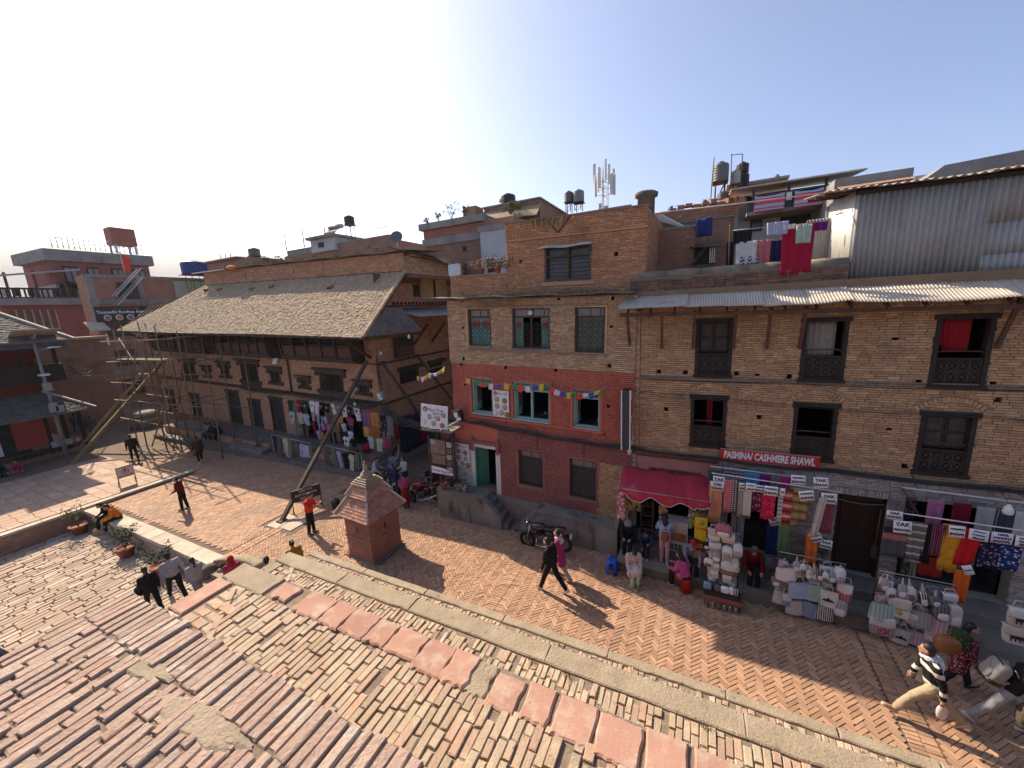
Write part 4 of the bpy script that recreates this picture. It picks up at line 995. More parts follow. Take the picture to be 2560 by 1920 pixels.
tile_old = mat("old_roof_tile",(.40,.295,.19),(.32,.23,.145),.93,1.6,.6,60,pal=[(.37,.29,.20),(.33,.26,.185),(.41,.33,.235),(.29,.225,.165),(.39,.305,.205)],rnd=.12,dirt=[((.41,.34,.2),1.3,.56,.72),((.17,.14,.11),.9,.62,.82)])
roof = empty("roof",parent=LH)
b = MB(); b.prism([(EX0,EY,EZ - .03),(EX1,EY,EZ - .03),(RX1,RY,RZ - .03),(RX0,RY,RZ - .03)],nrm * -.12); b.build("roof_deck",oldtimber,roof)
hp = MB(); hp.add([(EX0,EY,EZ),(RX0,RY,RZ),(RX0,5,RZ),(EX0,6.9,EZ)],[(0,3,2,1)]); hp.add([(RX0,RY,RZ),(RX1,RY,RZ),(RX1,5,RZ),(RX0,5,RZ)],[(0,1,2,3)]); hp.build("hip_slope",tile_old,roof)
C = []; S = []; A = []
nr = int(SLN / .108)
for j in range(nr):
 t = j / nr; x = EX0 + (RX0 - EX0) * t + RNG.uniform(0,.1); xe = EX1 + (RX1 - EX1) * t - .12
 while x < xe:
  w = .112 * RNG.uniform(.9,1.12); sagz = -.05 * math.sin((x - EX0) / 5.2) ** 2 * (1 - t)
  p = Vector((x + w / 2,EY,EZ)) + sdir * (j * .108 + .05 + RNG.gauss(0,.006 + .02 * t)) + nrm * (.028 + RNG.gauss(0,.007)) + Vector((0,0,sagz))
  C.append(tuple(p)); S.append((w - .006,.17,.03)); A.append(RNG.gauss(0,.05 + .1 * t)); x += w
fr = np.array([tuple(Vector((1,0,0))),tuple((sdir - nrm * .1).normalized()),tuple((nrm + sdir * .1).normalized())]).T
V,F = pieces(C,S,A,.006,.006,fr); tag(np_mesh("roof_tiles",V,F,tile_old,roof),kind="stuff")
for j in range(30):
 p = Vector((EX1 - .02 + (RX1 - EX1) * j / 30,EY,EZ)) + sdir * (SLN * (j + .5) / 30) + nrm * .05
 MB().box((0,0,0),(.20,.2,.09),taper=.8).build("verge_tile",tile_old,roof,p,(math.atan2(sdir.z,sdir.y) + RNG.gauss(0,.06),RNG.gauss(0,.06),RNG.gauss(0,.05)))
MB().beam((EX0,EY + .04,EZ - .09),(EX1,EY + .04,EZ - .09),.06,.1).build("eave_board",oldtimber,roof)
for x in np.arange(EX0 + .2,EX1,.55): MB().beam((x,EY + .1,EZ - .14),(x,-.1,EZ + 1.75),.07,.09).build("rafter",oldtimber,roof)
for (x,t) in ((-9.3,.84),(-7.6,.83),(-3.9,.80),(-2.0,.82),(3.4,.74)):
 MB().sheet(lambda u,v: (-.16 + .32 * u,.26 * v,.17 * math.sin(math.pi * u) * (1 - .6 * v)),8,2,.02).build("vent_tile",mat("vent_clay",(.26,.16,.11),None,.9,6,.4,50),roof,Vector((x,EY,EZ)) + sdir * SLN * t + nrm * .03,(math.atan2(sdir.z,sdir.y),0,0))
A_,B_,Cc,Dd = Vector((8.25,-2.35,7.36)),Vector((9.15,.55,7.42)),Vector((8.2,.25,8.55)),Vector((8.02,-1.12,8.48))
MB().add([A_,B_,Cc,Dd],[(0,1,2,3)]).build("skirt_deck",oldtimber,roof)
sk = MB()
for j in range(11):
 v0,v1 = j / 11,(j + 1.25) / 11
 for i in range(22):
  a0,a1 = i / 22,(i + .93) / 22
  L_ = lambda u,v: (A_ * (1 - u) + B_ * u) * (1 - v) + (Dd * (1 - u) + Cc * u) * v
  n_ = (B_ - A_).cross(Dd - A_).normalized(); up = n_ * (.035 + RNG.gauss(0,.004)); lo = n_ * .012
  q = [L_(a0,v0) + up,L_(a1,v0) + up,L_(a1,v1) + lo,L_(a0,v1) + lo]
  sk.add(q + [p - n_ * .02 for p in q],[(0,1,2,3),(0,4,5,1),(1,5,6,2),(3,7,4,0)])
tag(sk.build("skirt_tiles",mat("grey_roof_tile",(.17,.15,.135),(.12,.105,.095),.9,2,.4,50,rnd=.2),roof),kind="stuff")
MB().prism([A_ + Vector((0,0,-.04)),B_ + Vector((0,0,-.04)),B_ + Vector((-.1,0,-.2)),A_ + Vector((-.1,0,-.2))],(-.05,0,0)).build("skirt_board",oldtimber,roof)
up_ = empty("upper_storey",parent=LH)
b = MB(); b.b2((RX0,RY,10.1),(7.95,RY + .3,11.32)); b.b2((7.65,RY,10.1),(7.95,RY + 6,11.2)); b.b2((RX0,RY,10.1),(RX0 + .3,RY + 6,11.3)); b.build("upper_wall",l_joint,up_)
C,S = brick_courses(RX0,7.95,10.42,11.30,[],.25,.072,rs=55,y=RY - .01); V,F = pieces(C,S,NPR.normal(0,.01,len(C)),.005,.004,FRONT); tag(np_mesh("upper_bricks",V,F,l_brick,up_),kind="stuff")
C,S = brick_courses(RY,RY + 5.5,10.3,11.15,[],.25,.072,rs=56); V,F = pieces([(7.96,c[0],c[2]) for c in C],S,NPR.normal(0,.02,len(C)),.005,.006,SIDE); tag(np_mesh("upper_side_bricks",V,F,brown_b,up_),kind="stuff")
for x in (-5.4,-3.1,-.6,2.0): MB().b2((x,RY - .03,10.72),(x + .1,RY + .1,10.98)).build("vent_slit",room_m,up_);
MB().sheet(lambda u,v: (RX0 - .3 + (8.35 - RX0 + .3) * u,RY - .35 + 3.4 * v,11.33 + .30 * v + .03 * math.sin(u * 40) - .12 * max(0,.12 - u) * 8),80,4,.03).build("low_roof",lg,up_)
MB().prism([(8.4,RY - .4,11.28),(8.4,RY + 5.2,10.75),(7.3,RY + 5.2,11.35),(7.3,RY - .4,11.55)],(0,0,.05)).build("side_roof",oldtimber,up_)
dry_grass(up_,1500,lambda r: (r.uniform(-9,7.8),RY + r.uniform(.2,2.5),11.5),h=(.08,.3),seed=14); dry_grass(up_,1400,lambda r: (lambda x: (r.uniform(7.3,8.3),RY + x,11.58 - .12 * x))(r.uniform(.3,5)),h=(.06,.32),seed=15,cols=((.40,.27,.15),(.30,.19,.10)))
MB().beam((-10.8,RY - .45,11.2),(-6.9,RY - .4,11.28),.05,.05).build("white_pole",white_p,up_)
MB().ball((-6.3,RY - .3,11.35),(.45,.22,.16),10,6).build("orange_bundle",plain("orange_cloth",(.62,.22,.07),.9),up_)
al = empty("alley_front",parent=LH)
b = MB(); b.prism([(6.5,0,0),(6.5,7,0),(6.5,7,10.2),(6.5,1.0,10.2),(6.5,0,9.4)],(.05,0,0)); b.build("gable_wall",l_joint,al)
C,S = brick_courses(0,7,.8,9.9,[],.25,.075,rs=57)
q = [(c,s) for c,s in zip(C,S) if not (4.0 < c[0] < 5.8 and 9.0 < c[2]) and c[2] < 9.0 + c[0] * 1.1]
V,F = pieces([(6.56,c[0],c[2]) for c,s in q],[s for c,s in q],NPR.normal(0,.01,len(q)),.005,.004,SIDE); tag(np_mesh("gable_bricks",V,F,l_brick,al),kind="stuff")
MB().b2((6.55,3.9,9.0),(6.6,6.5,10.3)).build("plaster_panel",mat("ochre_plaster",(.43,.31,.18),(.36,.255,.15),.9,2,.3,30,dirt=[((.2,.14,.09),1.6,.56,.74)]),al)
MB().b2((6.6,5.1,9.0),(6.68,5.25,10.2)).build("timber_stud",oldtimber,al)
w = empty("window",parent=al); MB().b2((6.56,3.2,9.15),(6.64,3.75,9.85)).build("frame",oldtimber,w); MB().b2((6.62,3.27,9.22),(6.66,3.68,9.78)).build("shutter",darkwood,w)
dn = MB(); [dn.b2((6.57,1.4 + k * .32,8.72),(6.66,1.52 + k * .32,8.86)) for k in range(16)]; tag(dn.build("beam_ends",room_m,al),kind="stuff")
for z,d in ((5.62,.12),(3.42,.12),(8.6,.1)): MB().b2((6.55,-.05,z),(6.55 + d,7,z + .1)).build("cornice_beam",oldtimber,al)
for k in range(5): MB().sheet(lambda u,v: (6.6 + 2.2 * v,.9 + k * .95 + 1.0 * u,8.52 - .42 * v + .012 * math.sin((k + u) * 75)),40,2,.005).build("tin_sheet",tin_grey,al)
for (y0,y1,z0,z1) in ((1.2,2.6,5.85,7.1),):
 w = empty("window",parent=al); MB().b2((6.55,y0,z0),(6.85,y1,z1)).build("frame",oldtimber,w); MB().b2((6.84,y0 + .15,z0 + .65),(6.88,y1 - .15,z1 - .12)).build("opening",room_m,w); MB().b2((6.84,y0 + .12,z0 + .08),(6.9,y1 - .12,z0 + .55)).build("carved_panel",brownwood,w)
for y in (2.9,4.6): MB().beam((6.6,y,6.4),(7.6,y + .1,7.6),.09,.1).build("roof_strut",oldtimber,al)
for (y0,y1,z0) in ((1.3,3.2,4.3),(4.0,5.6,4.3)):
 w = empty("window",parent=al); MB().b2((6.55,y0,z0 + .75),(6.9,y1,z0 + .95)).build("lintel_moulding",oldtimber,w); MB().b2((6.55,y0 + .2,z0),(6.7,y1 - .2,z0 + .75)).build("shutter",darkwood,w)
KP = thing("house_platform","long stepped stone platform with brick face along foot of the old house","platform",(0,12.7,0))
MB().b2((-36,0,-.02),(-15.2,1.0,.20)).build("kerb_step",concrete,KP); MB().b2((-36,.75,-.02),(-15.0,2.4,.72)).build("upper_platform",concrete,KP); MB().b2((-15.2,.9,-.02),(-14.6,6,.45)).build("alley_step",concrete,KP)
dkst = mat("dark_kerb_stone",(.17,.14,.115),(.12,.10,.085),.92,3,.5,40,rnd=.12)
x = -36
while x < -15.3: l = RNG.uniform(.7,1.3); MB().b2((x,-.05,.1),(x + l - .015,.3,.225)).build("kerb_stone",dkst,KP); MB().b2((x,.70,.64),(x + l - .015,.98,.735)).build("edge_stone",dkst,KP); x += l
C,S = brick_courses(-36,-15,.22,.64,[],.25,.07,rs=61,y=.74); V,F = pieces(C,S,np.zeros(len(C)),.005,.004,FRONT); tag(np_mesh("face_bricks",V,F,l_brick,KP),kind="stuff")
for x in (-26.6,-24.6,-23.4): MB().beam((x,-.05,.12),(x + .35,.9,.78),.16,.16).build("ramp_stone",mat("reddish_stone",(.27,.17,.13),None,.9,4,.4,40),KP)
MB().b2((-26.5,.1,.2),(-23.2,.75,.45)).build("stair_step",concrete,KP)
# scaffolding of bamboo poles, timber props
bamboo = mat("bamboo",(.24,.165,.10),(.16,.11,.07),.8,5,.3,40,rnd=.25)
SCF = thing("bamboo_scaffold","tangled bamboo pole scaffolding in front of the old house corner","scaffold",(-30,12,0))
def pole(p,q,r=.045,nm="pole",m=bamboo):
 p,q = Vector(p),Vector(q); d = q - p; s = d.cross(Vector((0,0,1))).normalized() if abs(d.normalized().z) < .95 else Vector((1,0,0))
 pts = [p + d * t + s * .05 * math.sin(t * 3.1) * RNG.uniform(-1,1) for t in (0,.33,.66,1)]
 return MB().tube([x - Vector((-30,12,0)) for x in pts],[r,r * .95,r * .88,r * .75],6).build(nm,m,SCF)
for x,y,h in ((-33.6,11.4,8.2),(-31.7,11.6,8.35),(-29.8,11.7,8.1),(-27.7,11.6,7.7),(-25.6,11.9,5.2),(-34.6,13.1,8.3),(-32.4,13.2,8.0),(-30.4,13.2,7.4),(-28.4,13.2,7.2),(-26.6,13.2,6.8),(-24.2,13.2,6.6),(-36.2,11.8,8.0),(-36.4,13.4,7.8)):
 pole((x + RNG.gauss(0,.1),y,0 if y < 12.6 else .2),(x + .35 + RNG.gauss(0,.2),y + RNG.gauss(0,.1),h))
for y in (11.5,13.2):
 for z,x0,x1 in ((7.2,-37,-27.5),(5.9,-37,-27.6),(4.5,-37.2,-26.5),(3.2,-37,-24.4),(1.75,-37,-27)):
  pole((x0,y + RNG.gauss(0,.05),z + RNG.gauss(0,.12)),(x1 + RNG.gauss(0,.4),y + .05,z + RNG.gauss(0,.2)),.04)
for x in (-36.3,-34,-31.8,-29.8,-27.8):
 for z in (7.25,5.95,4.55,3.2,1.8):
  if RNG.random() < .75: pole((x,11.0,z + RNG.gauss(0,.06)),(x + .2,13.9,z + RNG.gauss(0,.08)),.035)
for a,b_ in (((-36.5,11.4,.1),(-31.6,11.5,7.6)),((-27.6,11.4,.1),(-34.5,11.6,7.4)),((-33,11.4,.1),(-28.2,11.6,5.2)),((-30.2,11.4,.1),(-31.0,13.4,6.0)),((-37,13.2,1),(-33,13.3,6))): pole(a,b_,.045)
for k in range(6): MB().beam((-5.2 + RNG.gauss(0,.2),-.5 + k * .28,5.98 + RNG.gauss(0,.03)),(.4 + RNG.gauss(0,.4),-.45 + k * .28,6.0 + RNG.gauss(0,.04)),.16,.03).build("plank",mat("scaffold_plank",(.30,.23,.16),(.2,.15,.1),.85,4,.3,40),SCF)
ytim = mat("yellow_timber",(.26,.19,.085),(.19,.135,.065),.8,3,.3,40)
for i,(a,b_) in enumerate((((-33.9,7.8,0),(-34.65,13.9,5.75)),((-37.3,8.95,0),(-35.3,13.95,6.2)))):
 pr = thing("raking_prop",("front" if i == 0 else "rear") + " one of two long timber props leaning on the scaffolded house corner","prop",a,group="timber props")
 d = Vector(b_) - Vector(a); MB().beam((0,0,0),d,.15,.15).build("timber",ytim,pr); MB().box((0,0,.03),(.35,.35,.06)).build("foot_pad",greywood,pr)
for lbl,a,b_,w in (("long dark timber prop from flagstones by red-jacket person to old house gallery",(-15.0,8.55,.02),(-15.15,14.15,5.75),.16),("dark timber prop at house corner slanting down into the alley",(-14.5,14.5,5.65),(-13.4,17.5,0),.15),("far dark timber prop in the alley behind the prayer flags",(-14.5,17.2,5.65),(-13.2,21,0),.14)):
 pr = thing("timber_prop",lbl,"prop",a,group=None); MB().beam((0,0,0),Vector(b_) - Vector(a),w,w * .8).build("timber",mat("prop_timber",(.10,.07,.055),(.06,.043,.035),.8,4,.3,40),pr)
 MB().box((0,0,.02 if a[2] < 1 else 0),(.3,.3,.04)).build("foot_pad",greywood,pr)
# houses and roofs behind
bk_red = mat("back_red_brick",(.36,.185,.12),(.28,.145,.10),.9,1.2,.6,25,dirt=[((.17,.12,.095),.8,.52,.72),((.42,.3,.22),5,.6,.7)])
bk_brn = mat("back_brown_brick",(.31,.185,.125),(.23,.14,.10),.9,1.2,.6,25,dirt=[((.15,.11,.09),.8,.52,.72)])
cem = mat("grey_cement",(.27,.26,.245),(.19,.18,.17),.9,1.0,.3,20,dirt=[((.11,.105,.1),1.2,.55,.72,(1,1,.4))])
pale_w = mat("pale_wash",(.44,.46,.47),(.36,.375,.38),.9,1.0,.2,20,dirt=[((.25,.24,.22),1.1,.58,.75)])
pinkb = mat("pink_cement",(.28,.095,.085),(.23,.08,.07),.9,.8,.2,15,dirt=[((.25,.14,.13),.7,.6,.8)])
def bricked(parent,x0,x1,z0,z1,y,m,holes=(),rs=70,bl=.25,bh=.075):
 C,S = brick_courses(x0,x1,z0,z1,list(holes),bl,bh,.012,.0,y - .008,rs); V,F = pieces(C,S,NPR.normal(0,.01,len(C)),0,.005,FRONT)
 return tag(np_mesh("wall_bricks",V,F,m,parent),kind="stuff")
def win(parent,x,z,w,h,y,m=None,frame=None):
 o = empty("window",parent=parent); MB().b2((x,y - .05,z),(x + w,y + .02,z + h)).build("frame",frame or greywood,o); MB().b2((x + .06,y - .07,z + .06),(x + w - .06,y - .05,z + h - .06)).build("pane",m or MATS["dark_pane"],o); return o
def tank(name,label,loc,r,h,m,ribs=True,legs=None,group="rooftop water tanks"):
 t = thing(name,label,"water tank",loc,group=group)
 prof = [(r * .96,0)]
 n = 6
 for k in range(n): z0,z1 = h * .82 * k / n,h * .82 * (k + 1) / n; prof += [(r,z0 + .02),(r,z1 - .05),(r * .965,z1 - .03),(r * .965,z1 - .005)]
 prof += [(r,h * .84),(r * .85,h * .93),(r * .36,h * .96),(r * .36,h),(r * .3,h * 1.01)]
 MB().lathe(prof,20).build("tank_body",m,t); MB().lathe([(r * .39,0),(r * .39,.05),(r * .1,.08)],12,(0,0,h * .985)).build("lid",m,t)
 if legs:
  for a in range(4): x,y = r * .8 * math.cos(R_(45 + 90 * a)),r * .8 * math.sin(R_(45 + 90 * a)); MB().tube([(x,y,-legs),(x,y,0)],.03,6).build("leg",rust,t)
  MB().b2((-r * .95,-r * .95,-.05),(r * .95,r * .95,-.005)).build("deck",rust,t)
  for s in (-1,1): MB().beam((-r * .57,s * r * .57,-legs + .05),(r * .57,s * r * .57,-.06),.025,.025).build("brace",rust,t)
 return t
blk_t,gry_t = plain("black_tank",(.035,.035,.036),.5),plain("grey_tank",(.13,.135,.13),.5)
t = thing("flat_roof_house","red brick house with cement roof slab and weeds, behind the alley","house",(0,22,0))
MB().b2((-16.9,0,0),(-10.2,8,13.35)).build("wall",bk_red,t); bricked(t,-16.9,-12.35,12.75,13.3,0,bk_red,rs=71); bricked(t,-16.9,-12.35,7,12.3,0,bk_brn,rs=72)
MB().b2((-17.1,-.25,13.32),(-12.2,8,13.72)).build("roof_slab",cem,t); MB().b2((-17.0,-.12,12.3),(-12.3,0,12.75)).build("floor_slab",cem,t); MB().b2((-12.3,-.5,9),(-10.2,-.02,12.6)).build("side_wing",pale_w,t); MB().b2((-12.4,-.55,12.6),(-10.2,.2,12.9)).build("wing_slab",cem,t); MB().b2((-12.2,.1,12.9),(-10.2,8,13.35)).build("parapet",cem,t)
MB().b2((-13.9,-.06,11.7),(-13.65,.02,12.0)).build("vent",room_m,t)
for k in range(7): win(t,-11.9 + .0 * k,10.2,.5,.8,-.5) if k == 0 else None
t = thing("brick_roof_house","brick rooftop room with mossy tiled apron and one black tank above","house",(0,26,0))
MB().b2((-14.4,0,10),(-10.1,6,15.1)).build("wall",bk_brn,t); bricked(t,-14.4,-10.1,14.3,15.1,0,bk_brn,rs=73); MB().prism([(-14.6,-.9,14.1),(-10.0,-.9,13.9),(-10.0,.1,14.8),(-14.6,.1,14.85)],(0,.05,.08)).build("tiled_apron",tile_old,t); MB().b2((-15.9,-.5,13.6),(-14.8,.6,15.3)).build("stair_box",bk_brn,t)
MB().b2((-14.5,-.1,15.1),(-10.0,6.1,15.2)).build("coping",cem,t)
tank("water_tank","black water tank on brick rooftop room left of the cafe house roof",(-13.15,27.5,15.2),.55,1.0,blk_t)
def bush(name,label,loc,r,m,n=900,flat=1.,seed=1,group=None,leaf=.05):
 t = thing(name,label,"plant",loc,group=group); rr = random.Random(seed)
 b = MB(); st_ = MB()
 for k in range(9):
  a = rr.uniform(0,6.3); st_.tube([(0,0,0),(r * .3 * math.cos(a),r * .3 * math.sin(a),r * .5 * flat),(r * .75 * math.cos(a),r * .75 * math.sin(a),r * rr.uniform(.7,1.3) * flat)],[.02 * r + .004,.012 * r + .003,.003],4,False)
 cl = [(rr.gauss(0,.42) * r,rr.gauss(0,.42) * r,r * flat * rr.uniform(.5,1.35),rr.uniform(.16,.34) * r) for _ in range(14)]
 for _ in range(n):
  c = rr.choice(cl); d = Vector((rr.gauss(0,1),rr.gauss(0,1),rr.gauss(0,1))).normalized() * c[3] * rr.uniform(.4,1.1); p = Vector(c[:3]) + d
  u = Vector((rr.gauss(0,1),rr.gauss(0,1),rr.gauss(0,.6))).normalized() * leaf * rr.uniform(.6,1.3); v = u.cross(Vector((rr.gauss(0,1),rr.gauss(0,1),rr.gauss(0,1)))).normalized() * leaf * .45
  b.add([p - u,p + v,p + u,p - v],[(0,1,2,3)])
 st_.build("stem",brownwood,t); b.build("foliage",m,t); return t
leaf_g = mat("leaf_green",(.075,.10,.03),(.045,.065,.022),.8,6,0,rnd=.3); leaf_y = mat("leaf_yellowish",(.20,.19,.06),(.13,.125,.045),.8,5,0,rnd=.3); leaf_d = mat("leaf_dark",(.045,.06,.028),(.03,.04,.02),.8,6,0,rnd=.3)
bush("roof_shrub","yellow green shrub on rooftop behind the cafe house parapet",(-11.9,25.2,14.2),.75,leaf_y,1500,.8,5)
for i,(x,h) in enumerate(((-16.6,.35),(-15.6,.45),(-14.6,.8),(-13.6,.55))): bush("roof_weed",("leftmost","second from left","tallest","rightmost")[i] + " weed growing on edge of the cement roof slab",(x,22,13.7),h * .6,leaf_d,260,1.5,60 + i,"weeds on the slab edge",.045)
tank("water_tank","small dark tank of the pair on a stand left of the antenna mast",(-9.3,30,15.55),.33,.75,gry_t,legs=.75); tank("water_tank","larger grey tank of the pair on a stand left of the antenna mast",(-8.55,30,15.42),.42,.85,plain("pale_tank",(.22,.23,.235),.5),legs=.6)
t = thing("low_brick_house","low brick roofline peeping over the cafe house roof under the tanks","house",(0,31,0)); MB().b2((-11.6,0,8),(-5,5,14.8)).build("wall",bk_brn,t); MB().b2((-11.7,-.1,14.8),(-4.9,5.1,14.92)).build("coping",cem,t)
t = thing("antenna_mast","white mobile phone antenna mast rising behind the cafe house","mast",(-9.95,45,14))
for a in range(3): x,y = .38 * math.cos(a * 2.09),.38 * math.sin(a * 2.09); MB().tube([(x,y,0),(x,y,8.2)],.05,5).build("mast_leg",white_p,t)
lc = MB()
for k in range(16):
 for a in range(3):
  p = Vector((.38 * math.cos(a * 2.09),.38 * math.sin(a * 2.09),k * .5)); q = Vector((.38 * math.cos((a + 1) * 2.09),.38 * math.sin((a + 1) * 2.09),k * .5 + .5)); lc.tube([p,q],.025,4,False)
tag(lc.build("lattice_bracing",white_p,t),kind="stuff")
MB().tube([(0,0,8),(0,0,9.3)],.03,5).build("rod",white_p,t)
for a in range(10):
 an = a * .63; x,y,z = 1.05 * math.cos(an),.9 * math.sin(an),5.4 + (a % 3) * .7
 MB().box((x,y,z + .9),(.26,.16,2.0),rz(an)).build("antenna_panel",plain("antenna_white",(.62,.62,.60),.5),t); MB().tube([(0,0,z),(x,y,z),(x,y,z + 2)],.035,5).build("bracket",steel,t)
for a in range(5): MB().box((.55 * math.cos(a * 1.3),.5 * math.sin(a * 1.3),3.4 + .5 * (a % 3)),(.35,.3,.6)).build("radio_box",plain("radio_grey",(.42,.42,.41),.5),t)
t = thing("terrace_room","low brick terrace wall and rickety timber window behind the parapet","outbuilding",(0,14.5,0))
MB().b2((-1.45,0,8.2),(-.3,1.5,10.25)).build("wall",bk_red,t); bricked(t,-1.45,-.3,8.3,10.25,0,bk_red,[(-.8,-.7,9.5,9.58)],rs=75); MB().b2((-1.5,-.06,10.25),(-.25,1.6,10.32)).build("coping",cem,t)
w = empty("window",parent=t); MB().b2((-.3,.0,8.85),(.32,.3,9.6)).build("dark_opening",room_m,w); MB().sheet(lambda u,v: (-.42 + .85 * u,.5 - .75 * v,9.78 - .16 * v - .06 * u),6,2,.03).build("canopy",greywood,w); MB().beam((-.38,-.1,9.05),(.05,-.12,9.55),.06,.06).build("strut",greywood,w); MB().b2((-.3,-.05,8.75),(.3,.0,9.05)).build("board",mat("rusty_board",(.16,.095,.065),None,.9,4,.3,30),w)
for k in range(3): MB().b2((.16 + k * .06,-.06,9.08),(.19 + k * .06,-.03,9.55)).build("bar",white_p,w)
t = thing("lean_to_roof","small weathered lean-to roof with tin sheet between brick walls","roof",(0,16,0)); MB().prism([(-1.85,0,10.98),(-1.55,0,11.1),(-.6,0,10.5),(-.75,0,10.42)],(0,2,.3)).build("tin_slope",tin_grey,t); MB().b2((-1.75,.1,9.5),(-.7,2,10.45)).build("gable_board",mat("ochre_board",(.33,.27,.2),None,.9,2,.2,20),t); MB().beam((-1.8,.0,10.9),(-.65,.0,10.42),.07,.1).build("rafter",greywood,t)
t = thing("rear_brick_house","long brick house wall with broken parapet behind the laundry terrace","house",(0,18,0))
MB().b2((-1.9,0,7),(1.05,5,11.5)).build("wall",bk_red,t); bricked(t,-1.9,1.05,8.4,11.0,0,bk_brn,rs=76); bricked(t,-1.9,1.2,11.06,11.5,-.04,bk_red,rs=77); MB().b2((-1.95,-.08,11.0),(1.1,0,11.05)).build("band",cem,t); MB().b2((1.0,-.05,8),(1.12,.3,11)).build("corner_pier",cem,t)
for k in range(8): MB().box((-1.2 + k * .28,.1,11.55 + .05 * (k % 3)),(.25,.3,.12 + .06 * (k % 2)),rz(.1 * k)).build("loose_brick",bk_red,t)
t = thing("balcony_house","pale cement house with a long balcony where striped blankets hang","house",(0,18.3,0))
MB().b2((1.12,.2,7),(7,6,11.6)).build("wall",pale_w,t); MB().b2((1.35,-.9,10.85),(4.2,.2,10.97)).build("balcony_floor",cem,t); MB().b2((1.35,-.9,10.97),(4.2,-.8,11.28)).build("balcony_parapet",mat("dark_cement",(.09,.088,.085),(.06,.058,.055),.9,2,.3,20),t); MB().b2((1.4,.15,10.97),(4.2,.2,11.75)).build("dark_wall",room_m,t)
MB().prism([(.8,-1.2,11.76),(4.6,-1.2,11.74),(4.6,1.5,12.05),(.8,1.5,12.05)],(0,0,.05)).build("roof_sheet",tin,t)
for x in (1.5,2.55,3.6): MB().b2((x,-.9,11.28),(x + .08,-.82,11.74)).build("post",greywood,t)
win(t,1.58,10.42,.4,.42,.2); win(t,2.55,10.35,.95,.48,.2,room_m)
for i,(x0,x1,z0,z1,nm) in enumerate(((1.56,2.46,10.9,11.45,"left"),(2.74,3.54,10.88,11.43,"right"))):
 cl = MB().sheet(lambda u,v: ((x1 - x0) * u,.02 * math.sin(u * 9 + i),(z0 - z1) * v - .05 * math.sin(math.pi * u) * (1 - v)),16,8,.008).build("blanket",pattern("blanket_%d" % i,'bands',[(.62,.07,.13),(.62,.07,.13),(.30,.44,.53),(.62,.07,.13),(.33,.46,.55),(.30,.44,.53)],3.2),None,(x0,17.2,z1)); tag(cl,"red and blue striped blanket hanging on the %s half of the far balcony" % nm,"blanket","striped blankets")
t = thing("washing_line","line with white cloths between the two striped blankets on the balcony","clothesline",(1.4,17.22,11.47)); MB().tube([(0,0,0),(1.2,0,-.03),(2.4,0,0)],.008,4).build("line",steel,t); MB().sheet(lambda u,v: (1.1 + .17 * u,.01,-.02 - .28 * v),3,4,.006).build("white_cloth",white_p,t)
t = thing("rooftop_room","brick rooftop room with pale ledge on the skyline above the blankets","house",(0,21,0)); MB().b2((.9,0,9),(3.05,4,12.75)).build("wall",bk_red,t); bricked(t,.9,3.05,12.0,12.75,0,bk_red,rs=78); MB().b2((.8,-.1,12.75),(3.1,4.1,12.84)).build("coping",cem,t); MB().lathe([(.12,0),(.1,.12),(.04,.2)],8,(2.7,.3,12.84)).build("finial",cem,t)
tank("water_tank","tall grey ribbed tank on a stand above the rear brick house",(.49,19.3,12.62),.30,.72,gry_t,legs=.85); tank("water_tank","upper dark tank of the group right of the tall grey tank",(1.3,19.9,12.98),.23,.36,blk_t); tank("water_tank","pale tank in front of the dark tanks on the rear roof",(1.05,19.5,12.5),.17,.52,plain("pale_tank2",(.33,.34,.33),.5),legs=.5); tank("water_tank","lower dark tank under the upper one on the rear roof",(1.33,19.9,12.45),.24,.5,blk_t,legs=.5)
tank("water_tank","squat grey tub at foot of the tall grey tank",(.62,19.0,11.9),.22,.24,gry_t)
for i,(x,z0,z1) in enumerate(((.16,11.8,13.5),(.83,11.9,13.5),(1.2,12.4,13.42))): tag(MB().tube([(0,0,0),(.02,0,(z1 - z0) / 2),(.06 if i == 0 else 0,0,z1 - z0)],.018,5).build("iron_pole",rust,None,(x,18.9,z0)),("left","middle","right")[i] + " thin iron pole standing among the rear roof tanks","pole","iron poles on the rear roof")
tag(MB().tube([(.83,0,13.45),(1.2,0,13.42)],.015,5).build("iron_bar",rust,None,(0,18.9,0)),"thin bar joining two poles above the roof tanks","pole")
tag(MB().tube([(-1.5,0,10.49),(.6,0,10.42),(2.75,0,10.38)],.02,6).build("bamboo_rod",mat("pale_bamboo",(.55,.50,.42),None,.8,5,.1,40),None,(0,12.65,0)),"long pale rod stretched across the terrace to the tin shed","rod")
for i,(x,z,s) in enumerate(((-.05,11.6,.14),(-1.3,11.5,.16))): bush("pot_plant",("potted plant","spiky potted plant")[i] + " standing on the rear brick house parapet",(x,18.2,z),s,leaf_d,120,1.2,80 + i,"parapet plants",.03)
t = thing("far_right_roofs","stained cement parapets and terracotta tiled roof rising behind the tin shed","house",(0,16,0))
MB().b2((3.55,0,9.5),(5.35,3,11.36)).build("left_parapet",cem,t); MB().b2((5.3,1.2,9.5),(6.0,3,11.12)).build("low_parapet",cem,t); MB().prism([(5.75,.2,11.08),(6.06,.2,11.33),(9,.2,11.5),(9,.2,10.5),(5.75,.2,10.5)],(0,3,0)).build("right_parapet",cem,t)
for j in range(4):
 for i in range(26): MB().sheet(lambda u,v: (3.62 + i * .066 + .062 * u,-.35 + .12 * j + .14 * v,10.98 + .045 * j + .05 * v + .018 * math.sin(math.pi * u)),3,1,.008).build("roof_tile",redtile,t)
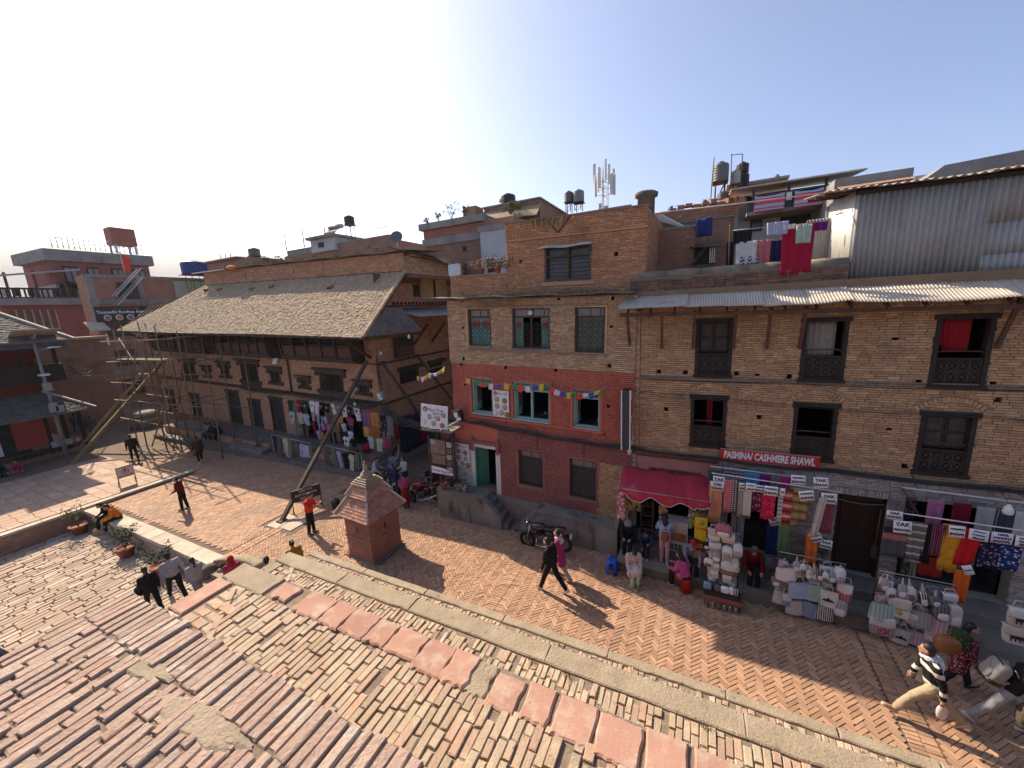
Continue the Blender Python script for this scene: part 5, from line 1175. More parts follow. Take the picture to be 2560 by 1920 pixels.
for j in range(7):
 for i in range(22):
  if i > 14 - j * 2: MB().sheet(lambda u,v: (6.1 + i * .12 + .115 * u,-.3 + .13 * j + .15 * v,10.85 + .05 * j + .05 * v + .03 * math.sin(math.pi * u)),3,1,.01).build("roof_tile",redtile,t)
t = thing("terrace_house","distant flat roofed house with white stair room and railings behind tiled roof","house",(0,28,0))
MB().b2((-40,0,8),(-25,8,14.6)).build("wall",bk_brn,t); MB().b2((-35.3,-.3,14.4),(-31.9,3,15.6)).build("stair_room",pale_w,t); MB().b2((-35.6,-.6,15.6),(-31.7,3.3,15.85)).build("stair_roof",cem,t); MB().b2((-39.5,0,14.6),(-35.3,.3,15.1)).build("parapet",cem,t); MB().b2((-31.9,0,14.6),(-25.3,.3,15.0)).build("parapet",bk_brn,t)
win(t,-34.2,14.8,.8,.45,-.3,room_m)
rl = MB()
for k in range(22): rl.tube([(-29.5 + k * .18,.2,15.0),(-29.5 + k * .18,.2,15.75)],.02,4)
rl.tube([(-29.6,.2,15.75),(-25.6,.2,15.75)],.025,4); tag(rl.build("railing",steel,t),kind="stuff")
tank("water_tank","black tank on a tall stand above distant white stair room",(-32.1,30,17.0),.5,.85,blk_t,legs=1.2)
t = thing("solar_heater","silver solar water heater drum with slanted tubes on the distant roof","water heater",(-33.0,29,15.85)); MB().tube([(-.9,0,1.0),(.9,0,.9)],.22,12).build("drum",steel,t)
for k in range(10): MB().tube([(-.8 + k * .17,0,.85),(-.8 + k * .17,-1.1,.0)],.035,6).build("tube",blk_t,t)
t = thing("satellite_dish","dark round satellite dish against the white sky above the tiled house","dish",(-21,24,12.7)); MB().tube([(0,0,0),(0,0,.9)],.04,6).build("post",steel,t); MB().lathe([(.05,-.12),(.3,-.06),(.45,.06),(.47,.07)],20,(0,0,1.0),rot=Euler((R_(70),0,R_(25))).to_matrix()).build("dish",plain("dish_grey",(.12,.12,.12),.5),t); MB().tube([(0,-.02,1.0),(.1,-.4,1.15)],.015,5).build("feed_arm",steel,t)
for i,(x,z0,z1) in enumerate(((-39.2,15.1,16.7),(-36.4,15.1,17.1),(-33.2,15.8,16.8))): tag(MB().tube([(0,0,0),(.03,0,z1 - z0)],[.06,.04],6).build("roof_pole",greywood,None,(x,27.8,z0)),("leftmost","middle tallest","rightmost")[i] + " bare pole on the distant roof behind the tiled house","pole","bare roof poles")
t = thing("low_far_house","low red roofed house on skyline left of the tiled roof ridge","house",(0,30,0)); MB().b2((-60,0,8),(-49,6,15.7)).build("wall",bk_brn,t); MB().b2((-60.3,-.3,15.7),(-51.5,6.3,15.95)).build("roof_slab",pinkb,t)
for k in range(3): MB().tube([(-57 + k * 1.1,1,15.9),(-57 + k * 1.1,1,17.2)],.04,5).build("aerial",steel,t);
tank("water_tank","blue plastic water tank on a frame behind the old house's far end",(-53.5,26,13.75),1.25,1.5,plain("blue_tank",(.03,.06,.22),.45),legs=3.); tank("water_tank","dark tank on skyline above a dark tree left of roof ridge",(-49.8,31,15.9),.65,.95,gry_t,legs=.8)
bush("skyline_tree","dark leafy tree top on the skyline left of the roof ridge",(-48.2,32,13.6),1.5,leaf_d,1600,.9,90,leaf=.12)
for i in range(9): bush("roof_tuft","%s clump of dry brush on the old house's upper roof" % ("first second third fourth fifth sixth seventh eighth ninth".split()[i] + " from left"),onL(-8.6 + i * 1.75,2.2 + .3 * (i % 2),11.45),.35 + .12 * (i % 3),mat("dry_brush",(.24,.17,.10),(.15,.105,.07),.95,5,0),300,.5,100 + i,"dry brush on the upper roof",.05)
def face(parent,X,y0,y1,z0,z1,m,name="wall",th=.3): return MB().b2((X - th,y0,z0),(X,y1,z1)).build(name,m,parent)
t = thing("restaurant_building","unfinished brick and concrete building carrying the rooftop restaurant sign","building",(-55,0,0))
MB().b2((-2.5,17.2,0),(0,28,13.45)).build("wall",bk_red,t)
for y in (17.1,21.0,25.6): MB().b2((-.1,y,0),(.12,y + .5,13.45)).build("concrete_column",cem,t)
for z in (3.4,6.4,10.6): MB().b2((-.1,17.0,z),(.1,28,z + .45)).build("concrete_beam",cem,t)
MB().b2((-.2,17.0,13.2),(.1,28,13.5)).build("concrete_beam",cem,t)
for z,y0,n in ((1.0,17.9,1),(4.1,17.9,1),(7.2,17.8,1),(11.1,19.3,1)):
 w = empty("window",parent=t); MB().b2((.0,y0,z),(.14,y0 + 1.7,z + 1.7)).build("frame",greywood,w)
 for k in range(3): MB().b2((.14,y0 + .12 + k * .52,z + .12),(.16,y0 + .56 + k * .52,z + 1.58)).build("pane",MATS["dark_pane"],w)
for k in range(4): MB().b2((.05,21.6 + k * 1.45,4.0),(.14,22.5 + k * 1.45,5.8)).build("window",darkwood,t)
MB().prism([(0,16.2,8.7),(1.4,16.2,7.9),(1.4,17.6,7.9),(0,17.6,8.7)],(0,0,.15)).build("striped_awning",mat("cream_awning",(.5,.42,.32),None,.9,3,.1,20),t)
MB().b2((-.2,24.3,11.3),(.15,28,13.1)).build("green_banner",plain("pale_green_banner",(.40,.47,.33),.8),t)
sg = thing("restaurant_sign","black sign reading Taumadhi Rooftop Restaurant with round dish pictures","sign",(-54.75,19.4,9.55),(R_(0),0,R_(90)))
MB().b2((-2.3,-.04,-.75),(2.75,.04,.75)).build("board",plain("sign_black",(.02,.019,.018),.5),sg)
text("Taumadhi Rooftop Restaurant",.40,white_card,sg,(.22,-.05,.18),sx=.98,bold=.008); text("The best view of the temples",.17,plain("dim_letters",(.35,.33,.3),.7),sg,(.2,-.05,.55))
for k in range(5): MB().lathe([(.30,0),(.30,.03),(.0,.035)],20,(-1.45 + k * .9,-.04,-.38),rot=Matrix.Rotation(R_(90),3,'X')).build("dish_rim",white_card,sg); MB().lathe([(.24,0),(.22,.03),(.0,.05)],16,(-1.45 + k * .9,-.06,-.38),rot=Matrix.Rotation(R_(90),3,'X')).build("dish_food",plain("food_%d" % (k % 2),((.25,.2,.16),(.5,.22,.1))[k % 2],.8),sg)
sg = thing("red_sign","small red and white hanging sign on restaurant building corner","sign",(-54.7,17.0,7.0),(0,0,R_(78))); MB().b2((-.6,-.05,-.55),(.6,.05,.55)).build("board",plain("sign_dull_red",(.35,.05,.05),.6),sg); MB().b2((.42,-.06,-.55),(.6,-.05,.55)).build("white_edge",white_p,sg); text("HOTEL",.26,white_card,sg,(-.08,-.06,-.2))
sg = thing("green_sign","small green and white street sign below the restaurant windows","sign",(-52.5,15.6,3.75),(0,0,R_(80))); MB().b2((-.75,-.04,-.42),(.75,.04,.42)).build("board",white_p,sg); MB().b2((-.3,-.05,-.4),(.4,-.04,.4)).build("green_panel",plain("sign_green",(.2,.33,.22),.6),sg)
t = thing("steel_stair","bare steel fire stair climbing to the roof beside restaurant sign","stairs",(-54.6,18.6,10.4))
for dx in (0,.9):
 for dz in (0,.9): MB().beam((dx,0,dz),(dx,2.6,2.9 + dz),.07,.12).build("stringer",steel,t)
for k in range(11): MB().b2((0,.1 + k * .24,.1 + k * .27),(.9,.3 + k * .24,.14 + k * .27)).build("tread",steel,t)
t = thing("red_flag","red flag on a thin pole on the restaurant roof edge","flag",(-56,20.6,13.4)); MB().tube([(0,0,0),(0,0,2.6)],.04,5).build("pole",steel,t); MB().sheet(lambda u,v: (.05 + .06 * math.sin(u * 6),.04 + .75 * u * (1 - .55 * v),2.5 - 1.6 * v - .5 * u),6,6,.02).build("flag_cloth",plain("flag_red",(.72,.05,.03),.8),t)
t = thing("red_hotel","large dull red multi storey hotel with terraces and railings beyond the square","building",(-72,0,0))
MB().b2((-14,15,0),(0,31,11.3)).build("lower_wall",pinkb,t); MB().b2((-14,20.8,11.3),(-3,30.5,17.3)).build("upper_wall",pinkb,t); MB().b2((-15,14.2,11.3),(.8,26.5,12.1)).build("terrace_slab",cem,t); MB().prism([(-14,20.0,17.3),(-2.4,20.0,17.0),(-2.4,31,17.0),(-14,31,17.3)],(0,0,1.4)).build("roof_band",cem,t); MB().b2((-14,14.8,12.1),(.2,25,12.3)).build("terrace_floor",cem,t)
for k in range(6): MB().b2((-.05,15.4 + k * .62,8.4),(.14,15.75 + k * .62,10.6)).build("window",MATS["dark_pane"],t); MB().b2((-.05,15.80 + k * .62,8.3),(.2,15.98 + k * .62,10.8)).build("mullion",mat("pale_pink_trim",(.40,.27,.25),None,.9,2,.1,20),t)
MB().prism([(0,14.8,8.0),(1.3,14.8,7.2),(1.3,19.2,7.2),(0,19.2,8.0)],(0,0,.2)).build("pent_roof",cem,t)
for y0 in (21.5,23.7,26.2,28.6): w = empty("window",parent=t); MB().b2((-3.05,y0,14.2),(-2.9,y0 + 1.3,16.4)).build("frame",darkwood,w); [MB().b2((-2.9,y0 + .12 + q * .6,14.4),(-2.86,y0 + .58 + q * .6,16.2)).build("pane",MATS["dusty_glass"],w) for q in (0,1)]
for yy,x0,x1,z in ((14.6,.5,.5,12.3),):
 rl = MB(); [rl.b2((.45,14.6 + k * .45,12.1),(.55,14.75 + k * .45,13.1)) for k in range(24)]; rl.b2((.42,14.4,13.1),(.6,25.4,13.3)); tag(rl.build("balustrade",darkwood,t),kind="stuff")
rl = MB(); [rl.tube([(-2.6,21 + k * .5,18.6),(-2.6,21 + k * .5,19.9)],.05,4) for k in range(19)]; rl.tube([(-2.6,21,19.9),(-2.6,30.3,19.9)],.06,4); rl.tube([(-2.6,21,19.3),(-2.6,30.3,19.3)],.04,4); tag(rl.build("railing",steel,t),kind="stuff")
MB().b2((-4.5,26.9,19.7),(-2.5,29.6,22.0)).build("roof_cistern",mat("cistern_red",(.33,.12,.09),(.27,.10,.08),.8,1,.1,10),t); [MB().b2((-4.4 + 1.7 * (k % 2),27.1 + 2.1 * (k // 2),18.5),(-4.2 + 1.7 * (k % 2),27.3 + 2.1 * (k // 2),19.7)).build("cistern_leg",steel,t) for k in range(4)]
MB().prism([(1.2,14.9,14.4),(1.2,21.8,15.5),(-6,21.8,15.9),(-6,14.9,14.8)],(0,0,.2)).build("canopy_roof",tin_grey,t)
for y in (15.6,17.8,20.2): MB().b2((.6,y,12.2),(.8,y + .2,14.9 + (y - 15) * .14)).build("canopy_post",greywood,t)
MB().b2((-10,20.5,12.2),(-3,24,14.1)).build("terrace_room",MATS["dusty_glass"],t)
for k in range(9): MB().box((-.8,15.6 + k * 1.05,12.9),(.5,.4,1.0)).build("terrace_chair",white_p if k % 3 == 0 else darkwood,t)
t = thing("brown_wall_house","plain brown brick wall with tiled coping behind the pavilion","wall",(-46,0,0)); MB().b2((-3,9.5,0),(0,14.6,7.3)).build("wall",bk_brn,t); MB().b2((-3.2,9.4,7.3),(.25,14.8,7.5)).build("coping",tile_old,t)
C,S = brick_courses(9.5,14.6,3.5,7.25,[],.25,.08,rs=81); V,F = pieces([(.012,c[0],c[2]) for c in C],S,NPR.normal(0,.01,len(C)),0,.004,SIDE); tag(np_mesh("wall_bricks",V,F,bk_brn,t),kind="stuff")
t = thing("arched_brick_building","reddish brick building with broad arched doorway at the alley end","building",(-52,0,0)); MB().b2((-4,11.2,0),(0,15.2,4.6)).build("wall",bk_brn,t); MB().prism([(.0,12.1,0)] + [(.0,13.5 + 1.4 * math.cos(a),2.6 + 1.2 * math.sin(a)) for a in np.linspace(math.pi,0,9)] + [(.0,14.9,0)],(.12,0,0)).build("arch_door",mat("arch_wood",(.22,.12,.07),(.16,.09,.055),.85,2,.3,20),t)
PV = thing("square_pavilion","dark two storey timber pavilion with tiled roofs at the left edge of the square","pavilion",(-37.2,0,0))
dred = mat("dark_red_wall",(.16,.035,.03),(.12,.028,.025),.9,1.5,.2,20)
MB().b2((-8,1.5,0),(-.2,7.3,3.2)).build("lower_wall",room_m,PV); MB().b2((-.4,1.5,.4),(.0,9.6,.75)).build("plinth_edge",brownwood,PV); MB().b2((-8,1.5,-.1),(.1,9.8,.42)).build("plinth",bk_brn,PV)
MB().b2((-.1,6.7,1.0),(.02,8.0,3.0)).build("red_panel",mat("panel_red",(.33,.06,.045),None,.9,2,.2,20),PV)
for y in (8.0,8.75,9.5): MB().b2((-.1,y,.4),(.08,y + .17,3.3)).build("post",darkwood,PV)
MB().b2((-8,2,3.9),(-1.2,8.9,7.7)).build("upper_wall",dred,PV); MB().b2((-1.2,2.5,5.0),(-.35,9.6,6.0)).build("balcony_front",darkwood,PV); MB().b2((-8,2,4.9),(-.4,9.6,5.05)).build("balcony_floor",darkwood,PV)
for y in (7.9,9.3): MB().b2((-.55,y,6.0),(-.38,y + .16,7.6)).build("post",darkwood,PV)
def tiled(name,A,B,Cc,Dd,ny,nx,m,seed=3):
 A,B,Cc,Dd = map(Vector,(A,B,Cc,Dd)); n_ = (B - A).cross(Dd - A).normalized();
 if n_.z < 0: n_ = -n_
 b = MB(); r = random.Random(seed)
 b.prism([A,B,Cc,Dd],-n_ * .1)
 for j in range(ny):
  for i in range(nx):
   L_ = lambda u,v: (A * (1 - u) + B * u) * (1 - v) + (Dd * (1 - u) + Cc * u) * v
   o = r.gauss(.05,.012); q = [L_(i / nx,j / ny) + n_ * o,L_((i + .93) / nx,j / ny) + n_ * o,L_((i + .93) / nx,(j + 1.15) / ny) + n_ * .02,L_(i / nx,(j + 1.15) / ny) + n_ * .02]
   b.add(q + [p - n_ * .04 for p in q],[(0,1,2,3),(0,4,5,1),(1,5,6,2),(3,7,4,0)])
 return tag(b.build(name,m,PV),kind="stuff")
gt = MATS["grey_roof_tile"]
tiled("lower_roof_tiles",(1.0,1.0,2.95),(1.0,10.2,2.95),(-1.4,8.5,4.3),(-1.4,1.0,4.3),18,70,gt); tiled("roof_end_tiles",(1.0,10.2,2.95),(-8,10.6,2.95),(-8,8.5,4.3),(-1.4,8.5,4.3),14,50,gt,4)
tiled("upper_roof_tiles",(.9,1.0,7.5),(.9,10.1,7.5),(-3.6,7.6,9.8),(-3.6,1.0,9.8),22,60,gt,5); tiled("roof_end_tiles",(.9,10.1,7.5),(-8,10.1,7.5),(-8,7.6,9.8),(-3.6,7.6,9.8),16,40,gt,6)
MB().b2((.55,1,7.1),(.62,9.7,7.48)).build("pleated_valance",mat("blue_grey_cloth",(.10,.10,.13),(.07,.07,.09),.95,2,.2,20),PV)
MB().beam((.9,10.1,7.55),(-3.6,7.6,9.88),.16,.12).build("hip_ridge",pale_stone,PV); MB().beam((1.0,10.2,3.0),(-1.4,8.5,4.38),.14,.1).build("hip_ridge",pale_stone,PV)
for k in range(4): bush("pavilion_plant",("first","second","third","fourth")[k] + " low plant along the pavilion's plinth, counted from the pole",(-36.6,7.9 - k * .45,.42),.28,leaf_d,240,.9,120 + k,"plants on pavilion plinth",.05)
for k,y in enumerate((8.6,9.9)): bush("yellow_plant",("left","right")[k] + " yellow green pot plant on the pavilion's upper balcony",(-37.6,y,6.0),.3,leaf_y,240,1.,130 + k,"plants on pavilion balcony",.06)
MB().b2((-.05,4.6,.9),(.06,6.15,2.0)).build("white_notice",plain("notice_white",(.55,.57,.66),.8),PV)
for i,(x,y,w,d,h,m,lb) in enumerate(((-96,8,12,14,9.5,pale_w,"pale cement house far behind the pavilion roof"),(-105,-4,14,12,8.5,cem,"grey flat roofed house at far left edge"),(-88,34,14,12,13,bk_brn,"brown distant house between hotel and tiled house"),(-70,40,16,12,12.5,cem,"grey distant house behind the blue tank"),(-46,44,22,10,12.6,bk_brn,"long distant brick roofline behind the old tiled house"))):
 t = thing("distant_house",lb,"house",(x,y,0),group="distant houses"); MB().b2((-w,0,0),(0,d,h)).build("wall",m,t); MB().b2((-w - .3,-.3,h),(.3,d + .3,h + .3)).build("roof_slab",cem,t)
 for k in range(4): win(t,-w + .8 + k * w / 4.4,h - 2.3,w / 9,1.3,0)
 for k in range(3): MB().b2((0,1 + k * 2.8,h - 2.4),(.06,2.4 + k * 2.8,h - 1.0)).build("window",MATS["dark_pane"],t)
hill_m = mat("hill_forest",(.06,.08,.045),(.09,.10,.06),.95,.01,.3,.2)
def ridge(name,pts,depth,seed):
 r = random.Random(seed); b = MB(); n = len(pts); P = []
 for j in range(7):
  t = j / 6
  for i,(x,y,h) in enumerate(pts):
   d = Vector((x,y)).normalized() * (t - .5) * depth; hh = h * max(0,1 - (2 * t - 1) ** 2) ** .8 * (1 + r.uniform(-.012,.012)); P.append((x + d.x,y + d.y,hh - 5))
 b.add(P,[(j * n + i,j * n + i + 1,(j + 1) * n + i + 1,(j + 1) * n + i) for j in range(6) for i in range(n - 1)],True)
 return structure(b.build(name,hill_m))
def arc(a0,a1,d,hf,n=40): return [(-math.sin(R_(a)) * d,math.cos(R_(a)) * d,hf(a) * (1 + .035 * math.sin(a * .45) + .012 * math.sin(a * 1.3))) for a in np.linspace(a0,a1,n)]
ridge("hill",arc(118,72,3200,lambda a: 610 * min(1,max(.25,(a - 74) / 9)),60),1600,4); ridge("far_hill",arc(100,30,4600,lambda a: 640 if a > 55 else 640 - (55 - a) * 12,60),1800,5)
hz,hn,hp_ = _nt("haze"); hn.nodes.remove(hp_)
pv = hn.nodes.new("ShaderNodeVolumePrincipled"); pv.inputs["Color"].default_value = (.86,.91,1,1); pv.inputs["Density"].default_value = .00013; pv.inputs["Anisotropy"].default_value = .45
hn.links.new(pv.outputs[0],hn.nodes["Material Output"].inputs["Volume"])
o = MB().b2((-6200,-1400,-8),(1500,6200,720)).build("haze",hz); o["kind"] = "stuff"; tag(o,"pale valley haze between the square and the hills","haze")
# goods outside the shops
def pl(n,c,r=.9): return plain("cloth_" + n,c,r,spec=.15)
def cloth(name,label,cat,x,y,z,w,h,m,group=None,wav=.018,nf=5,fringe=None,sway=0.,skew=0.,seed=0,th=.007,bottom=0.):
 r = random.Random(seed + int(abs(x) * 100)); a,b_ = r.uniform(0,6),r.uniform(0,6)
 def fn(u,v): return ((u - .5) * w * (1 - .07 * v) + skew * v,-wav * (.35 + .65 * v) * math.sin(u * math.pi * nf + a) - .3 * wav * math.sin(u * math.pi * nf * 2.3 + b_) - sway * v * v,-h * v - .02 * h * math.sin(u * 3 + b_) * v + bottom * (u - .5) * v)
 o = MB().sheet(fn,18,8,th).build(name,m,None,(x,y,z)); tag(o,label,cat,group)
 if fringe:
  f = MB()
  for k in range(26):
   u = (k + .5) / 26; p = Vector(fn(u,1)); f.add([p + Vector((-w / 70,0,0)),p + Vector((w / 70,0,0)),p + Vector((r.gauss(0,.006),0,-.06 - r.uniform(0,.02)))],[(0,1,2)])
  tag(f.build("fringe",fringe,o),kind="stuff")
 return o
G1,G2 = "shawls on the left rail","shawls on the right rail"
SH1 = [("orange paisley shawl with fringed border beside the red awning",pattern("sh_or",'dots',[(.55,.19,.08),(.66,.36,.19)],22),1),("plain salmon pink shawl, next to the orange paisley one",pl("salmon",(.60,.17,.18)),0),("black and white key patterned scarf on the left rail",pattern("sh_key",'check',[(.02,.02,.02),(.62,.58,.52),(.03,.03,.03)],16),0),("narrow grey patterned scarf beside the key patterned one",pattern("sh_gp",'zigzag',[(.35,.31,.27),(.12,.10,.09),(.45,.4,.34)],14),0),("cream shawl with dark motif near its hem",pattern("sh_cr",'bands',[(.55,.48,.39),(.55,.48,.39),(.56,.49,.4),(.16,.12,.10)],1.05),1),("dark maroon flowered scarf on the left rail",pattern("sh_mf",'floral',[(.10,.012,.03),(.45,.2,.22)],16),0),("bright crimson embroidered shawl on the left rail",pattern("sh_cri",'floral',[(.50,.012,.07),(.55,.10,.10)],12),0),("slim cream and grey striped scarf on the left rail",pattern("sh_cs",'bands',[(.5,.45,.4),(.2,.18,.17),(.5,.44,.38)],9),1),("red and white banded shawl next to the olive blanket",pattern("sh_rw",'bands',[(.50,.05,.04),(.55,.42,.33),(.46,.07,.05),(.12,.03,.03)],3.4),1),("olive brown striped blanket with rounded hem",pattern("sh_ol",'bands',[(.27,.17,.055),(.12,.075,.035),(.30,.20,.07),(.33,.25,.12)],4.2),0),("maroon dotted shawl with patterned lower border by the brown door",pattern("sh_md",'dots',[(.10,.02,.035),(.4,.15,.17)],26),1),("bright orange embroidered scarf hanging low in front of the door pier",pattern("sh_oe",'floral',[(.75,.14,.02),(.55,.22,.10)],14),1),("dark green zigzag knitted scarf above the bag rack",pattern("sh_gz",'zigzag',[(.07,.13,.05),(.17,.24,.10),(.05,.09,.04)],18),1)]
P1 = [(.54,3.05,.33,1.15),(.83,3.16,.19,.95),(.98,3.17,.15,.96),(1.13,3.11,.12,.97),(1.29,3.13,.2,1.01),(1.5,3.09,.19,.76),(1.76,3.11,.32,.94),(2.02,3.09,.11,.93),(2.16,3.11,.22,.99),(2.44,3.16,.34,.96),(2.96,3.11,.32,1.07),(2.76,2.01,.26,.92),(2.16,2.08,.26,.83)]
for i,((lb,m,fr),(x,z,w,h)) in enumerate(zip(SH1,P1)):
 cloth("shawl",lb,"shawl",x,11.15 - .012 * (i % 2),z,w,h,m,G1,.012 if w > .2 else .006,4,m if fr else None,seed=i,bottom=.25 if "rounded" in lb else 0)
BK1 = [("dark checked",pattern("bk_dc",'check',[(.03,.03,.05),(.12,.12,.14)],20)),("purple and grey striped",pattern("bk_ps",'zigzag',[(.13,.08,.12),(.4,.34,.36),(.07,.05,.08)],12)),("sky blue",pl("skyblue",(.06,.27,.44))),("deep purple",pl("plum",(.17,.02,.14))),("taupe",pl("taupe",(.19,.14,.13))),("magenta",pl("magenta",(.42,.03,.20)))]
for (lb,m),(x,z,w,h) in zip(BK1,[(.52,3.2,.38,.42),(.97,3.24,.5,.44),(1.41,3.23,.35,.5),(1.72,3.22,.26,.55),(1.95,3.2,.2,.55),(2.17,3.22,.23,.55)]): cloth("shawl",lb + " shawl hung behind the left rail's front row","shawl",x,11.6,z,w,h,m,"shawls behind the left rail",.012,4)
for lb,m,(x,y,z,w,h) in (("taupe scarf hanging long beside the bag stand",pl("taupe2",(.24,.18,.17)),(1.04,11.5,2.1,.14,.95)),("grey scarf hanging long beside the dark shop doorway",pl("grey2",(.23,.22,.22)),(1.22,11.55,2.1,.17,1.1)),("dark blue blanket under the yak blanket card",pl("navyb",(.015,.03,.12)),(2.01,11.6,1.85,.34,.95)),("cream cloth twisted on a hook before the brown door",pl("creamtw",(.48,.43,.37)),(2.85,11.0,3.05,.16,1.1))): cloth("scarf",lb,"scarf",x,y,z,w,h,m,None,.02,3,skew=-.12 if "twisted" in lb else 0)
SH2 = [("charcoal shawl with pink border and animal band, right rail's left end",pattern("s2a",'bands',[(.075,.075,.085),(.075,.075,.085),(.07,.07,.08),(.35,.13,.12),(.03,.03,.035),(.08,.08,.12)],1.1),0),("grey and white banded shawl on the right rail",pattern("s2b",'bands',[(.13,.12,.11),(.14,.13,.12),(.46,.42,.36),(.12,.11,.1)],5.5),1),("plain black shawl on the right rail",pl("blk",(.012,.012,.016)),0),("black scarf with red medallions on the right rail",pattern("s2d",'dots',[(.05,.01,.02),(.36,.12,.16)],13),0),("golden yellow fringed shawl on the right rail",pattern("s2e",'floral',[(.60,.27,.02),(.50,.20,.03)],7),1),("bright red shawl next to the golden one",pl("bred",(.55,.012,.02)),0),("navy flowered shawl near right end of the rail",pattern("s2g",'floral',[(.012,.016,.06),(.25,.16,.18)],13),0),("blue and white flowered shawl at far right of the rail",pattern("s2h",'floral',[(.015,.03,.12),(.38,.42,.5)],15),0),("orange fringed scarf hanging lowest on the right rail",pattern("s2i",'floral',[(.70,.12,.015),(.5,.15,.05)],18),1)]
for i,((lb,m,fr),(x,z,w,h)) in enumerate(zip(SH2,[(4.23,2.7,.43,.9),(4.59,2.78,.31,.94),(4.77,2.79,.21,.99),(4.93,2.8,.23,.8),(5.15,2.83,.34,1.09),(5.48,2.81,.31,.9),(5.77,2.75,.36,.8),(6.06,2.75,.32,.8),(5.43,1.78,.25,.82)])):
 cloth("shawl",lb,"shawl",x,11.0 - .012 * (i % 2),z,w,h,m,G2,.014,4,m if fr else None,seed=40 + i,skew=-.1 if "bright red" in lb else 0)
BK2 = [("black flowered",pattern("b2a",'floral',[(.02,.018,.025),(.2,.1,.12)],16)),("dusty pink",pl("dustpink",(.42,.14,.24))),("wine red",pl("wine",(.17,.008,.02))),("pale grey",pl("palegrey",(.36,.35,.34))),("navy speckled",pattern("b2e",'dots',[(.015,.017,.035),(.12,.12,.15)],22)),("white grey",pl("whgrey",(.45,.45,.46)))]
for (lb,m),(x,z,w,h) in zip(BK2,[(4.66,3.09,.2,.55),(5.09,3.1,.29,.65),(5.52,3.09,.32,.6),(5.93,3.07,.35,.62),(6.19,3.09,.29,.6),(6.47,3.08,.25,.6)]): cloth("shawl",lb + " shawl hung behind the right rail's front row","shawl",x,11.62,z,w,h,m,"shawls behind the right rail",.012,4)
for lb,m,(x,z,w,h) in (("green flowered scarf low inside the right shop front",pattern("b3a",'floral',[(.04,.07,.03),(.3,.3,.2)],18),(4.76,1.42,.15,.5)),("beige scarf low inside the right shop front",pl("beige3",(.3,.25,.2)),(4.9,1.45,.14,.5)),("red cloth heap hanging in the right shop opening",pl("red3",(.42,.03,.02)),(5.2,1.6,.45,.5)),("brown patterned cloth hanging at shop opening's far end",pattern("b3d",'floral',[(.12,.07,.06),(.25,.2,.17)],14),(5.75,1.9,.3,.9))): cloth("scarf",lb,"scarf",x,11.66,z,w,h,m,None,.02,4)
for lb,p,q in (("long white rail carrying the left row of shawls",(.42,11.17,3.27),(3.2,11.17,3.19)),("long white rail carrying the right row of shawls",(4.3,11.02,2.93),(7.2,11.02,2.9)),("white back rail above the right row of shawls",(4.45,11.6,3.32),(7.2,11.6,3.28)),("thin rail behind the left row of shawls",(.4,11.62,3.28),(2.4,11.62,3.26))):
 t = thing("shawl_rail",lb,"rail",p,group="shawl rails"); d = Vector(q) - Vector(p); MB().tube([(0,0,0),d],.014,6).build("rod",white_p,t)
 for s in (.1,.85): MB().tube([d * s,d * s + Vector((0,12 - p[1] - .02,.25))],.012,5).build("bracket",rust,t)
